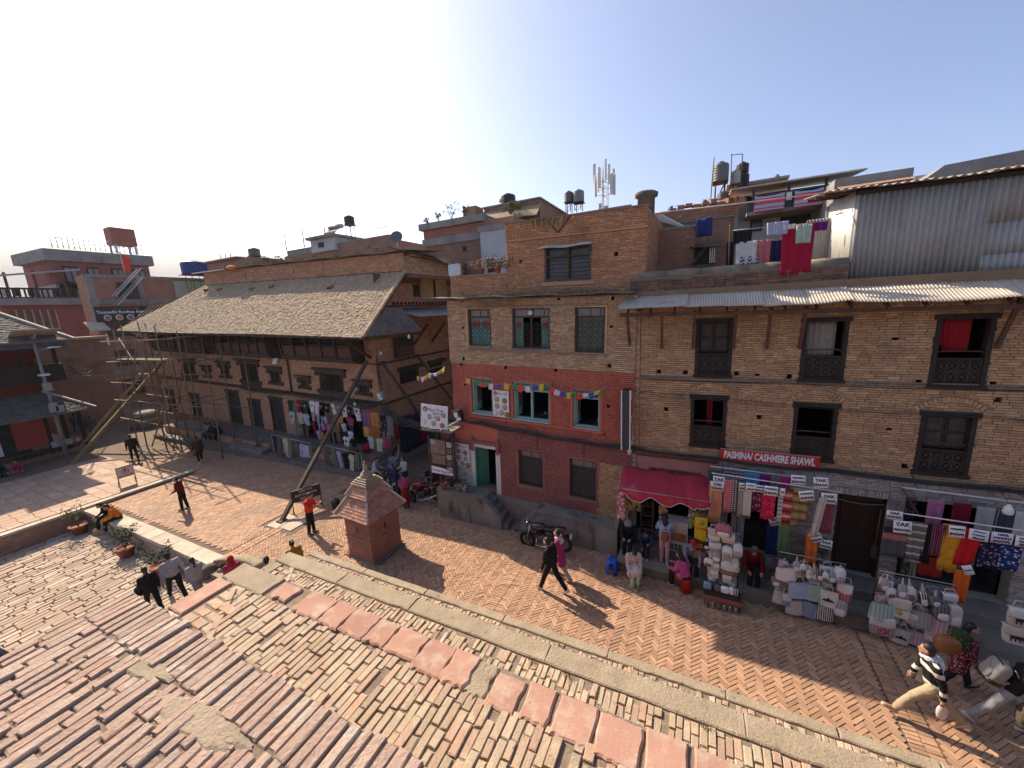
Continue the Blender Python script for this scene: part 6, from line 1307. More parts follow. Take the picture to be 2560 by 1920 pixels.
CARDS = [((.57,3.07,.32,.27),11.1,"YAK\nSHAWL",0,"YAK SHAWL card on the orange paisley shawl"),((.60,3.22,.28,.17),11.13,"YAK",0,"YAK card half hidden above the orange shawl"),((1.14,3.13,.13,.21),11.1,"PASH\nSH",0,"narrow PASHMINA card on the grey patterned scarf"),((1.34,3.16,.22,.23),11.1,"Pashmina\nShawl",0,"Pashmina Shawl card on the cream shawl"),((1.54,3.13,.18,.19),11.1,"PASHM\nSHAW",0,"PASHMINA card on the maroon flowered scarf"),((1.79,3.15,.30,.27),11.09,"PASHMINA\nSHAWL",0,"PASHMINA SHAWL card on the crimson shawl"),((2.04,3.13,.1,.22),11.1,"Pa",0,"slim card on the cream striped scarf"),((2.5,3.15,.31,.26),11.08,"PASHMINA\nSHAWL",-14,"tilted PASHMINA SHAWL card on the olive blanket"),((2.35,3.49,.30,.25),11.2,"PASHMINA\nSHAWL",-4,"PASHMINA SHAWL card above the rail by the magenta shawl"),((2.80,3.5,.29,.27),11.2,"YAK\nSHAWL",-6,"YAK SHAWL card above the left rail's end"),((2.97,3.15,.30,.27),11.1,"YAK\nSHAWL",-4,"YAK SHAWL card on the maroon dotted shawl"),((2.76,2.02,.24,.24),11.1,"PASHMINA\nSHAWL",-28,"tilted PASHMINA SHAWL card on the low orange scarf"),((3.03,1.9,.24,.24),11.1,"YAK\nSHAWL",2,"YAK SHAWL card hanging before the brown door"),((1.95,2.1,.26,.24),11.45,"YAK\nBLANKET",-22,"tilted YAK BLANKET card over the dark blue blanket"),
         ((4.15,2.99,.27,.21),10.97,"YAK\nSHAWL",-3,"YAK SHAWL card at the right rail's left end, half covered"),((4.3,2.78,.31,.3),10.95,"YAK\nSHAWAL",-3,"YAK SHAWAL card on the charcoal shawl"),((5.18,2.85,.26,.27),10.95,"PASHMINA\nSHAWL",-2,"PASHMINA SHAWL card on the golden shawl"),((5.52,2.83,.29,.25),10.95,"100% Exclusive\nPashmina\nShawl",0,"100% Exclusive Pashmina Shawl card on the red shawl"),((5.86,2.84,.32,.26),10.95,"100%\nPASHMINA\nSHAWL",-2,"100% PASHMINA SHAWL card on the navy flowered shawl"),((6.2,2.83,.3,.25),10.95,"Cashmere\nPashmina\nShawl",-2,"Cashmere Pashmina Shawl card at far right of rail"),((5.42,1.95,.16,.24),10.95,"PASHMINA",-25,"small tilted card on the lowest orange scarf"),((6.2,1.62,.3,.26),10.3,"PASHMINA\nSHAWL",-4,"PASHMINA SHAWL card above the bags at the far right")]
for (x,z,w,h),y,s,a,lb in CARDS:
 t = thing("price_card",lb,"card",(x,y - .012,z),(R_(RNG.uniform(-4,4)),R_(a),R_(RNG.uniform(-5,5))),"shawl name cards")
 MB().sheet(lambda u,v: ((u - .5) * w,-.006 * math.sin(math.pi * u),-h * v),5,3,.003).build("card",white_card,t)
 ls = s.split("\n"); n = len(ls); im = ink if "100%" not in s and x > 2.9 or x < 2.9 else plain("blue_ink",(.03,.06,.2),.8)
 for k,l in enumerate(ls):
  sz = min(h / (n + .35),w / max(len(l),1) * 1.42); text(l,sz,im,t,(0,-.013,-h * (k + .65) / (n + .3)),bold=.003)
def sq(b,c,r,e=.55,n=14,m=8,rot=None):
 f = lambda t: math.copysign(abs(t) ** e,t); c = Vector(c); vs = []
 for i in range(m + 1):
  p = -math.pi / 2 + math.pi * i / m
  for k in range(n):
   a = 2 * math.pi * k / n; v = Vector((r[0] * f(math.cos(p)) * f(math.cos(a)),r[1] * f(math.cos(p)) * f(math.sin(a)),r[2] * f(math.sin(p)))); vs.append(c + (rot @ v if rot is not None else v))
 b.add(vs,[(i * n + k,i * n + (k + 1) % n,(i + 1) * n + (k + 1) % n,(i + 1) * n + k) for i in range(m) for k in range(n)],True); return b
BM = dict(cream=mat("hemp_cream",(.50,.46,.40),(.42,.38,.33),.95,14,.3,150),grey=pattern("hemp_grey",'bands',[(.26,.25,.25),(.40,.39,.38),(.22,.21,.21),(.33,.32,.31)],16,axis=0),white=mat("hemp_white",(.60,.58,.55),(.52,.50,.47),.95,14,.3,150),blue=pattern("hemp_blue",'bands',[(.20,.27,.36),(.28,.36,.46),(.16,.21,.29)],20,axis=0),ltblue=pl("ltblue",(.33,.42,.55)),green=pl("palegreen",(.33,.45,.38)),teal=pattern("hemp_teal",'bands',[(.20,.36,.34),(.30,.46,.43),(.5,.5,.46)],14,axis=0),red=pattern("hemp_red",'bands',[(.36,.10,.12),(.42,.2,.2),(.3,.08,.1)],18,axis=0),bw=pattern("hemp_bw",'bands',[(.03,.03,.03),(.55,.53,.5),(.08,.08,.08),(.5,.48,.45)],12,axis=0),pink=pattern("hemp_pink",'bands',[(.45,.26,.29),(.50,.34,.36),(.4,.22,.25)],15,axis=0),brown=pattern("hemp_brown",'zigzag',[(.18,.13,.11),(.28,.22,.19),(.12,.09,.08)],16),dark=pattern("hemp_dark",'bands',[(.09,.085,.09),(.16,.15,.16)],18,axis=0),black=pl("bagblack",(.02,.02,.022)))
strap_m = mat("cotton_strap",(.52,.48,.42),(.44,.4,.35),.95,20,.2,150)
NM = dict(cream="cream hemp",grey="grey striped",white="white hemp",blue="blue striped",ltblue="light blue",green="pale green",teal="teal striped",red="red striped",bw="black and white striped",pink="pink striped",brown="brown knitted",dark="dark grey",black="black")
KN = dict(tote="tote bag",pack="backpack",sling="sling bag",sat="satchel")
def bag(kind,col,x,y,z,w,h,label,extra=None,group=None):
 t = thing(KN[kind].replace(" ","_"),label,"bag",(x,y,z - h),(R_(RNG.gauss(0,3)),R_(RNG.gauss(0,4)),R_(RNG.gauss(0,9))),group); m = BM[col]; d = {'tote': .06,'pack': .09,'sling': .05,'sat': .055}[kind]
 b = MB()
 if kind == 'tote':
  bh = h * .68
  b.sheet(lambda u,v: ((u - .5) * w * (1 + .1 * v),-d * (.35 + .65 * v) * math.sin(math.pi * min(1,max(0,u))) ** .5 - .004,bh * (1 - v)),10,5); b.sheet(lambda u,v: ((.5 - u) * w * (1 + .1 * v),d * (.35 + .65 * v) * math.sin(math.pi * u) ** .5 + .004,bh * (1 - v)),10,5); b.sheet(lambda u,v: ((u - .5) * w * 1.1,(2 * v - 1) * d * math.sin(math.pi * u) ** .5,.0),10,2)
  b.build("bag_body",m,t)
  for yy in (-d * .4,d * .4):
   MB().sheet(lambda u,v: (-w * .24 + w * .48 * u + (v - .5) * .0,yy,bh - .04 + (h - bh + .03) * math.sin(math.pi * u) ** .55 + (v - .5) * .03),12,1,.006).build("handle",strap_m,t)
 elif kind == 'pack':
  sq(b,(0,0,h * .47),(w / 2,d,h * .47),.6); b.build("bag_body",m,t); sq(MB(),(0,-d * .85,h * .30),(w * .36,d * .4,h * .2),.6,10,6).build("pocket",BM['white'] if col != 'white' else BM['grey'],t)
  MB().sheet(lambda u,v: (-.03 + .06 * u,.0 + (v - .5) * .02,h * .93 + .06 * math.sin(math.pi * u)),6,1,.006).build("top_handle",strap_m,t)
  for s in (-1,1): MB().sheet(lambda u,v: (s * w * .26 + (v - .5) * .03,d + .05 * math.sin(math.pi * u),h * (.9 - .8 * u)),8,1,.008).build("shoulder_strap",strap_m,t)
 elif kind == 'sling':
  sq(b,(0,0,h * .35),(w / 2,d,h * .35),.7); b.build("bag_body",m,t); sq(MB(),(0,-d * .85,h * .24),(w * .34,d * .4,h * .14),.6,10,6).build("pocket",BM['white'] if col != 'white' else BM['dark'],t); MB().sheet(lambda u,v: ((v - .5) * (.05 - .03 * u),0,h * (.6 + .42 * u)),6,1,.01).build("strap",strap_m,t)
 else:
  sq(b,(0,0,h * .45),(w / 2,d,h * .45),.45); b.build("bag_body",m,t); MB().sheet(lambda u,v: ((u - .5) * w * 1.02,d - 2.06 * d * min(1,v * 2.2) - .002,h * .93 + .012 * math.sin(math.pi * min(1,v * 2.2)) - h * .5 * max(0,v - .45) / .55 * (1 - .25 * (2 * u - 1) ** 2)),8,8,.007).build("flap",BM['white'] if col != 'white' else BM['cream'],t); MB().tube([(-w * .4,0,h * .85),(-w * .28,0,h * 1.3),(w * .28,0,h * 1.3),(w * .4,0,h * .85)],.011,5).build("strap",strap_m,t)
 if extra == 'peak':
  p = MB(); yv = -d * 1.04 - .008; s = w * .3; zc = h * .3
  for (ax,az,hw,hh) in ((0,.0,.9,.65),(-.6,0,.6,.32),(.6,0,.6,.32)): p.prism([(ax * s - hw * s * .6,yv,zc),(ax * s + hw * s * .6,yv,zc),(ax * s,yv,zc + hh * s * 1.3)],(0,.004,0))
  p.b2((-s * 1.1,yv,zc - .02),(s * 1.1,yv + .004,zc)); tag(p.build("mountain_print",ink,t),kind="stuff")
 elif extra == 'patch': MB().b2((-w * .2,-d * 1.08 - .006,h * .15),(w * .25,-d * 1.08,h * .5)).build("patch",pattern("patch_rose",'floral',[(.35,.08,.12),(.55,.5,.46)],22),t)
 elif extra == 'face': MB().lathe([(.0,0),(w * .15,.001),(w * .15,.005),(0,.006)],12,(0,-d * 1.05 - .004,h * .32),rot=Matrix.Rotation(R_(90),3,'X')).build("round_patch",pl("mustard",(.45,.33,.05)),t)
 elif extra == 'yak':
  p = MB(); yv = -d * 1.06 - .008; zc = h * .28
  p.box((0,yv,zc + .06),(w * .5,.005,h * .16)); [p.box((-w * .22 + k * w * .145,yv,zc),(w * .05,.005,.07)) for k in range(4)]; p.box((w * .3,yv,zc + .075),(w * .14,.005,h * .1)); tag(p.build("yak_print",ink,t),kind="stuff")
 return t
def rack(lb,x0,x1,y,z1,n=3):
 t = thing("bag_rack",lb,"rack",((x0 + x1) / 2,y + .1,0),group="bag racks"); w = (x1 - x0) / 2
 for s in (-1,1): MB().tube([(s * w,.16,0),(s * w,.05,z1)],.011,6).build("upright",rust,t); MB().tube([(s * w,-.04,0),(s * w,.05,z1)],.011,6).build("upright",rust,t)
 for k in range(n): MB().tube([(-w,0,z1 * (1 - k * .36)),(w,0,z1 * (1 - k * .36))],.011,6).build("rail",steel,t)
def rackbags(rname,y,rows):
 for rn,items in rows:
  for i,it in enumerate(items):
   kind,col,(x,z,w,h) = it[:3]; ex = it[3] if len(it) > 3 else None
   e = {'peak': ' with mountain print','patch': ' with flowered patch','face': ' with yellow round patch','yak': ' with black yak print',None: ''}[ex]
   bag(kind,col,x,y + RNG.uniform(-.05,.05),z + .02,w * 1.28,h * (1.22 if kind != 'tote' else 1.45),"%s %s%s, %s in %s row of %s" % (NM[col],KN[kind],e,ORD[i],rn,rname),ex,"bags on " + rname)
rack("slim metal bag stand beside the yellow snack banner",.35,1.15,10.45,1.95); rack("metal rack of hemp bags in front of the brown door pier",2.0,3.32,10.55,1.6); rack("metal rack of hemp bags in front of the right shawl rail",3.9,5.2,10.52,1.62)
rackbags("the slim bag stand",10.38,[("top",[("sat","white",(.52,2.05,.23,.27)),("pack","red",(.73,2.26,.31,.32)),("sat","cream",(.86,1.98,.25,.22))]),("second",[("sling","black",(.35,1.72,.14,.26)),("sat","grey",(.58,1.64,.23,.24)),("pack","white",(.84,1.66,.2,.26)),("pack","white",(1.08,1.79,.17,.32))]),("third",[("sling","white",(.42,1.3,.19,.3)),("pack","grey",(.61,1.43,.18,.27)),("pack","grey",(.84,1.4,.2,.26)),("sling","cream",(1.04,1.5,.16,.38))]),("fourth",[("sat","cream",(.55,1.09,.23,.2)),("sat","brown",(.87,1.17,.28,.29))]),("lowest",[("sat","cream",(.6,.87,.15,.19)),("sat","cream",(.87,.84,.17,.22))])])
rackbags("the middle bag rack",10.46,[("top",[("tote","white",(2.14,1.46,.31,.32)),("sling","grey",(2.35,1.63,.13,.34)),("sling","white",(2.48,1.6,.13,.34)),("sling","cream",(2.59,1.5,.1,.3)),("sling","grey",(2.69,1.56,.13,.36)),("sling","dark",(2.8,1.59,.12,.36)),("sling","white",(2.9,1.55,.11,.33)),("sling","blue",(3.03,1.56,.14,.33)),("pack","white",(3.18,1.6,.17,.36))]),("second",[("sling","brown",(1.96,1.13,.17,.35)),("sat","brown",(2.14,1.13,.26,.34)),("tote","ltblue",(2.45,1.18,.36,.42)),("tote","green",(2.74,1.16,.32,.42)),("tote","white",(3.03,1.1,.28,.42),'peak'),("sat","red",(3.3,1.18,.22,.38))]),("lowest",[("tote","cream",(2.05,.76,.22,.34)),("sat","blue",(2.2,.6,.15,.3)),("tote","cream",(2.38,.62,.26,.38)),("tote","blue",(2.67,.64,.30,.40)),("tote","bw",(2.98,.66,.26,.38)),("pack","grey",(3.24,.78,.22,.4))])])
rackbags("the right bag rack",10.44,[("top",[("sling","grey",(4.0,1.63,.13,.36)),("sling","white",(4.12,1.46,.15,.34)),("sling","grey",(4.29,1.61,.14,.4)),("sling","white",(4.45,1.61,.17,.45)),("sling","bw",(4.68,1.58,.13,.46)),("sling","dark",(4.82,1.52,.13,.32))]),("second",[("tote","teal",(3.97,1.14,.33,.44)),("sat","white",(4.28,1.15,.29,.42),'face'),("tote","grey",(4.59,1.1,.33,.38)),("tote","pink",(4.86,1.05,.28,.38)),("pack","dark",(4.95,1.28,.2,.37)),("pack","cream",(5.14,1.28,.2,.44))]),("lowest",[("sat","grey",(4.02,.62,.35,.44),'patch'),("tote","cream",(4.33,.55,.24,.36),'peak'),("sat","cream",(4.48,.82,.16,.22)),("tote","pink",(4.63,.52,.31,.32)),("sat","white",(4.96,.58,.33,.3))])])
for i,(z,c_) in enumerate(((1.6,"cream"),(1.18,"white"))): bag("sat",c_,6.02,10.3,z,.40,.44,"%s satchel with black yak print stacked at the far right edge" % ("upper cream","lower white")[i],'yak',"yak print bags")
t = thing("trinket_table","low dark table of boxed trinkets and bracelets below the slim bag stand","table",(.78,10.15,0)); MB().b2((-.45,-.12,.33),(.42,.2,.37)).build("table_top",darkwood,t)
for sx in (-.42,.38):
 for sy in (-.09,.17): MB().b2((sx,sy,0),(sx + .03,sy + .03,.33)).build("leg",darkwood,t)
MB().b2((-.45,-.13,.2),(.42,-.12,.33)).build("cloth_front",maroon,t)
for i,(x,w,h,m,lb) in enumerate(((-.36,.19,.2,BM['blue'],"blue grey purse"),(-.13,.14,.17,BM['dark'],"dark purse"),(.05,.2,.18,white_card,"white trinket box"),(.2,.1,.2,white_card,"narrow white trinket box"),(.3,.11,.19,BM['bw'],"striped purse"))): tag(sq(MB(),(0,0,h / 2),(w / 2,.05,h / 2),.4).build("purse" if "purse" in lb else "trinket_box",m,None,(.78 + x,10.22,.37)),lb + " standing on the low trinket table","purse" if "purse" in lb else "box","goods on the trinket table")
for i in range(6): tag(MB().lathe([(.028,0),(.03,.02),(.026,.12),(.03,.17),(.01,.18)],10).build("bangle_roll",(BM['dark'],pl("goldroll",(.4,.26,.1)),BM['dark'],steel,steel,steel)[i],None,(.43 + i * .13,9.99,.0)),"%s small bangle roll standing in front of the trinket table" % ORD[i],"bangles","bangle rolls")
t = thing("shop_awning","red cloth awning with scalloped white edged valance over the snack shop","awning",(-.8,11.95,2.8))
aw = mat("awning_red",(.42,.035,.06),(.33,.025,.045),.85,2.5,.5,12,dirt=[((.50,.10,.12),1.5,.58,.72)],bdist=.03)
def awf(u,v): return (-1.24 + 2.46 * u,-.0 - 1.0 * v,.02 - .30 * v - .05 * math.sin(math.pi * u * 3 + .4) ** 2 * v + .012 * math.sin(u * 40) * v + .03 * math.sin(u * 17))
MB().sheet(awf,48,10,.006).build("canopy",aw,t)
def valf(u,v): p = Vector(awf(u,1)); dr = .12 + .20 * abs(math.sin(math.pi * (u * 3.0 - .15))) ** 1.5 * (1 if u < .85 else .6); return (p.x,p.y - .012 * math.sin(u * 55) - .02 * v,p.z - dr * v)
MB().sheet(valf,72,4,.006).build("valance",aw,t)
MB().tube([Vector(valf(u,1)) + Vector((0,-.008,0)) for u in np.linspace(0,1,73)],.008,5).build("piping",white_card,t)
for x in (-1.26,1.22): MB().tube([(x,0,0),(x,-1.02,-.3)],.014,5).build("support_rod",steel,t)
MB().tube([(-1.4,-1.0,-.29),(1.25,-1.0,-.29)],.012,5).build("front_rod",steel,t)
def snacks(b,x0,x1,z0,z1,y,n,w=.06,h=.09,seed=1):
 r = random.Random(seed)
 for k in range(n): b.box((r.uniform(x0,x1),y + r.uniform(-.03,.03),r.uniform(z0,z1)),(w,.025,h),Euler((r.gauss(0,.2),r.gauss(0,.3),0)).to_matrix())
multi = mat("snack_wrapper",(.45,.12,.08),(.5,.35,.1),.4,30,0,pal=[(.55,.06,.05),(.62,.42,.05),(.08,.2,.42),(.12,.33,.12),(.55,.5,.45),(.3,.05,.25),(.6,.2,.04)],rnd=.1,spec=.5)
for lb,(x0,x1,z0,z1,y),n,m in (("strings of red and white sachets hanging at awning's left end",(-2.08,-1.9,1.5,2.45,11.05),90,mat("sachet_red",(.45,.06,.07),(.55,.45,.4),.4,30,0,pal=[(.5,.05,.06),(.55,.5,.47),(.45,.08,.1)],spec=.5)),("crisp packets filling the shelf left of the bottle shelf",(-1.86,-1.45,1.45,2.3,11.75),90,mat("crisps",(.36,.25,.12),(.28,.16,.08),.4,30,0,pal=[(.4,.28,.12),(.3,.2,.1),(.5,.38,.06),(.42,.2,.08)],spec=.5)),("colourful sachet strips hanging beside the shop doorway",(-.92,-.72,1.2,2.4,11.5),110,multi),("colourful packets on the shelf right of the doorway",(-.1,.45,1.3,2.3,11.7),130,multi),("fruit and green packets in front of the yellow banner",(-.1,.3,1.5,1.95,11.2),60,mat("green_pack",(.2,.33,.12),(.4,.1,.06),.5,20,0,pal=[(.2,.35,.12),(.45,.12,.06),(.35,.3,.25),(.16,.25,.1)]))):
 b = MB(); snacks(b,x0,x1,z0,z1,y,n,seed=n); tag(b.build("snack_packets",m,None),lb,"snacks",kind="stuff")
t = thing("bottle_shelf","tall wooden shelf of small dark bottles beside the shop doorway","shelf",(-1.3,11.75,.55));
for s in (-.18,.18): MB().b2((s - .015,-.12,0),(s + .015,.12,1.85)).build("side",brownwood,t)
for k in range(5): MB().b2((-.18,-.12,.15 + k * .33),(.18,.12,.17 + k * .33)).build("shelf_board",brownwood,t)
MB().b2((-.17,-.13,1.5),(.17,-.11,1.72)).build("notice",plain("notice_cream",(.6,.57,.5),.8),t); text("यहाँ सेवा\nपाईन्छ",.07,ink,t,(0,-.135,1.63))
for k in range(3):
 for i in range(5): tag(MB().lathe([(.026,0),(.026,.11),(.012,.14),(.012,.17),(.016,.175),(.016,.2)],8).build("bottle",plain("bottle_dark",(.04,.012,.012),.3),None,(-1.44 + i * .07,11.68,.72 + .33 * (k + .0) + .335)),"small dark bottle, %s from left on the %s shelf by the shop doorway" % (ORD[i],("lower","middle","upper")[k]),"bottle","bottles on the shop shelf")
t = thing("snack_cabinet","white glass fronted snack cabinet behind the customer in pink trousers","cabinet",(-.42,11.55,.55)); MB().b2((-.3,-.22,0),(.3,.22,.95)).build("body",white_old,t); MB().b2((-.27,-.235,.35),(.27,-.22,.62)).build("glass_front",mat("cabinet_goods",(.4,.16,.06),(.25,.09,.04),.3,14,0,spec=.6),t); MB().b2((-.28,-.24,.66),(.28,-.22,.9)).build("label_panel",plain("cab_label",(.55,.47,.42),.7),t)
vt = MB(); [vt.b2((-.26 + i * .11,-.235,.06 + j * .07),(-.18 + i * .11,-.222,.1 + j * .07)) for i in range(5) for j in range(3)]; tag(vt.build("vent_slots",ink,t),kind="stuff")
t = thing("snack_banner","tall yellow and brown crunchy snack banner beside the bag stand","banner",(.22,10.95,.62),(R_(-3),0,R_(4))); MB().b2((-.16,0,0),(.16,.02,1.35)).build("banner_panel",plain("banner_yellow",(.75,.50,.01),.5),t); MB().prism([(-.155,-.004,.22),(.155,-.004,.1),(.155,-.004,.62),(-.155,-.004,.72)],(0,.003,0)).build("brown_panel",plain("banner_brown",(.13,.035,.012),.5),t); MB().lathe([(.0,0),(.085,.002),(.085,.006),(0,.007)],16,(.0,-.002,1.2),rot=Matrix.Rotation(R_(90),3,'X')).build("biscuit_picture",plain("biscuit",(.6,.3,.06),.6),t); text("Crunchy",.085,red_p,t,(0,-.004,1.02),bold=.003); text("Cashew\nनमकिन",.075,plain("banner_letters",(.8,.62,.1),.6),t,(0,-.007,.5)); MB().prism([(-.15,-.006,.12),(.15,-.006,.06),(.15,-.006,.3),(-.15,-.006,.36)],(0,.002,0)).build("food_picture",plain("food_pic",(.4,.2,.07),.7),t)
t = thing("counter_table","dim wooden counter inside the shawl shop's dark opening","counter",(1.7,12.6,.55)); MB().b2((-.6,-.2,0),(.6,.2,.8)).build("counter_body",darkwood,t)
for i,(x,y,z,r_,lb) in enumerate(((1.95,11.35,.56,.17,"grey rolled blanket on the shop step, front"),(2.1,11.45,.56,.16,"grey rolled blanket on the shop step, rear"))): tag(MB().tube([(0,0,.16),(.3,.25,.2)],r_,12).build("blanket_roll",BM['dark'],None,(x - .2,y - .1,z)),lb,"blanket","rolled blankets")
t = thing("felt_shelf","shelf of round rolled felt mats behind the hanging YAK SHAWL card","shelf",(3.0,11.7,.55)); MB().b2((-.2,-.15,0),(.22,.15,1.0)).build("shelf_body",greywood,t)
for k in range(9): MB().lathe([(.055,0),(.055,.3),(.03,.31)],12,(-.12 + .13 * (k % 3),-.3 + .14,.3 + .17 * (k // 3)),rot=Matrix.Rotation(R_(90),3,'X')).build("felt_roll",BM['brown'],t)
tag(MB().b2((0,0,0),(.05,.02,.05)).build("lamp_switch",black_p,None,(4.5,11.95,2.2)),"small dark switch box on the pier beside brown door","switch")
t = thing("hanging_paddle","wooden paddle on a red beaded cord hanging by the brown door","paddle",(4.25,11.9,2.55)); MB().tube([(0,0,0),(-.02,0,-1.0)],.012,5).build("cord",plain("red_cord",(.3,.06,.05),.8),t); sq(MB(),(-.02,0,-1.2),(.07,.015,.2),.6).build("blade",darkgrey_wood,t)
t = thing("pendant_lamp","white enamel pendant lamp over the right shawl rail","lamp",(5.95,11.1,3.3)); MB().lathe([(.02,.12),(.035,.1),(.07,.04),(.085,-.06),(.07,-.1)],14).build("lamp_shade",white_p,t); MB().tube([(0,0,.12),(0,.3,.25)],.006,4).build("cord",cable_m,t)
t = thing("shop_sign","long red sign reading PASMINA/ CASHMERE SHAWL tilted over the shops","sign",(1.77,11.85,3.62),(R_(8),0,R_(2)))
MB().b2((-1.14,-.03,-.17),(1.14,.03,.17)).build("board",red_p,t); fr_ = MB(); fr_.b2((-1.15,-.032,-.18),(1.15,-.005,-.165)); fr_.b2((-1.15,-.032,.165),(1.15,-.005,.18)); tag(fr_.build("edge_trim",plain("trim_grey",(.4,.3,.3),.5),t),kind="stuff"); text("PASMINA/ CASHMERE SHAWL",.30,white_card,t,(0,-.034,.0),bold=.012,fitw=2.1)
t = thing("box_sign","tall narrow lightbox sign standing out from wall between the two houses","sign",(-1.93,11.72,4.47)); MB().b2((-.13,-.22,-.92),(.1,.2,.92)).build("box",plain("sign_charcoal",(.045,.045,.05),.5),t)
for yy in (-.235,.2): [MB().b2((xx,yy,-.94),(xx + .035,yy + .035,.94)).build("edge_frame",white_p,t) for xx in (-.15,.10)]
MB().b2((.10,-.19,-.88),(.115,.19,.88)).build("face_panel",plain("sign_white2",(.6,.58,.57),.5),t); MB().b2((.116,-.1,-.7),(.12,.12,.6)).build("red_panel",red_p,t); text("THANKA\nART",.13,white_card,t,(.124,.02,0),(R_(90),0,R_(90)))
for nm_,rx0,rx1,yy,rows_,gname in (("middle",2.0,3.3,10.62,(1.42,1.02,.62),"the middle bag rack"),("right",3.92,5.2,10.6,(1.42,1.0,.58),"the right bag rack"),("slim",.42,1.12,10.52,(1.85,1.45,1.05,.75),"the slim bag stand")):
 for j,z in enumerate(rows_):
  n_ = 6 if nm_ != "slim" else 3
  for i in range(n_):
   k_ = RNG.choice(("sat","pack","tote")); c_ = RNG.choice(("cream","grey","white","dark","brown","blue","pink"))
   bag(k_,c_,rx0 + (rx1 - rx0) * (i + .5) / n_,yy,z + RNG.uniform(-.03,.05),.24,.34,"%s %s, %s in %s row at the back of %s" % (NM[c_],KN[k_],ORD[i],ORD[j],gname),None,"bags at the back of " + gname)
# people
REMESH = []
WRINK = bpy.data.textures.new("cloth_wrinkle",'CLOUDS'); WRINK.noise_scale = .11; WRINK.noise_depth = 2
def limb(b,pts,rad,n=10):
 for p,r in zip(pts,rad): b.ball(p,r,n,8)
 for i in range(len(pts) - 1): b.tube([pts[i],pts[i + 1]],[rad[i],rad[i + 1]],n)
def soft(b,name,m,parent,vox,smooth=4,wr=0.):
 o = b.build(name,m,parent); r = o.modifiers.new("r",'REMESH'); r.mode = 'VOXEL'; r.voxel_size = vox; r.use_smooth_shade = True
 s = o.modifiers.new("s",'SMOOTH'); s.iterations = smooth; s.factor = .5
 if wr: d = o.modifiers.new("d",'DISPLACE'); d.texture = WRINK; d.strength = wr; d.mid_level = .5; d.texture_coords = 'GLOBAL'
 REMESH.append(o); return o
SKIN = plain("skin",(.36,.20,.13),.6,spec=.3,var=.06); SKIN2 = plain("skin_light",(.45,.27,.19),.6,spec=.3,var=.06)
HAIRM = plain("black_hair",(.012,.010,.010),.55,spec=.4)
def cl(c): return mat("garment_%02d_%02d_%02d" % tuple(int(x * 99) for x in c),c,tuple(x * .75 for x in c),.92,6,.4,120,spec=.15)
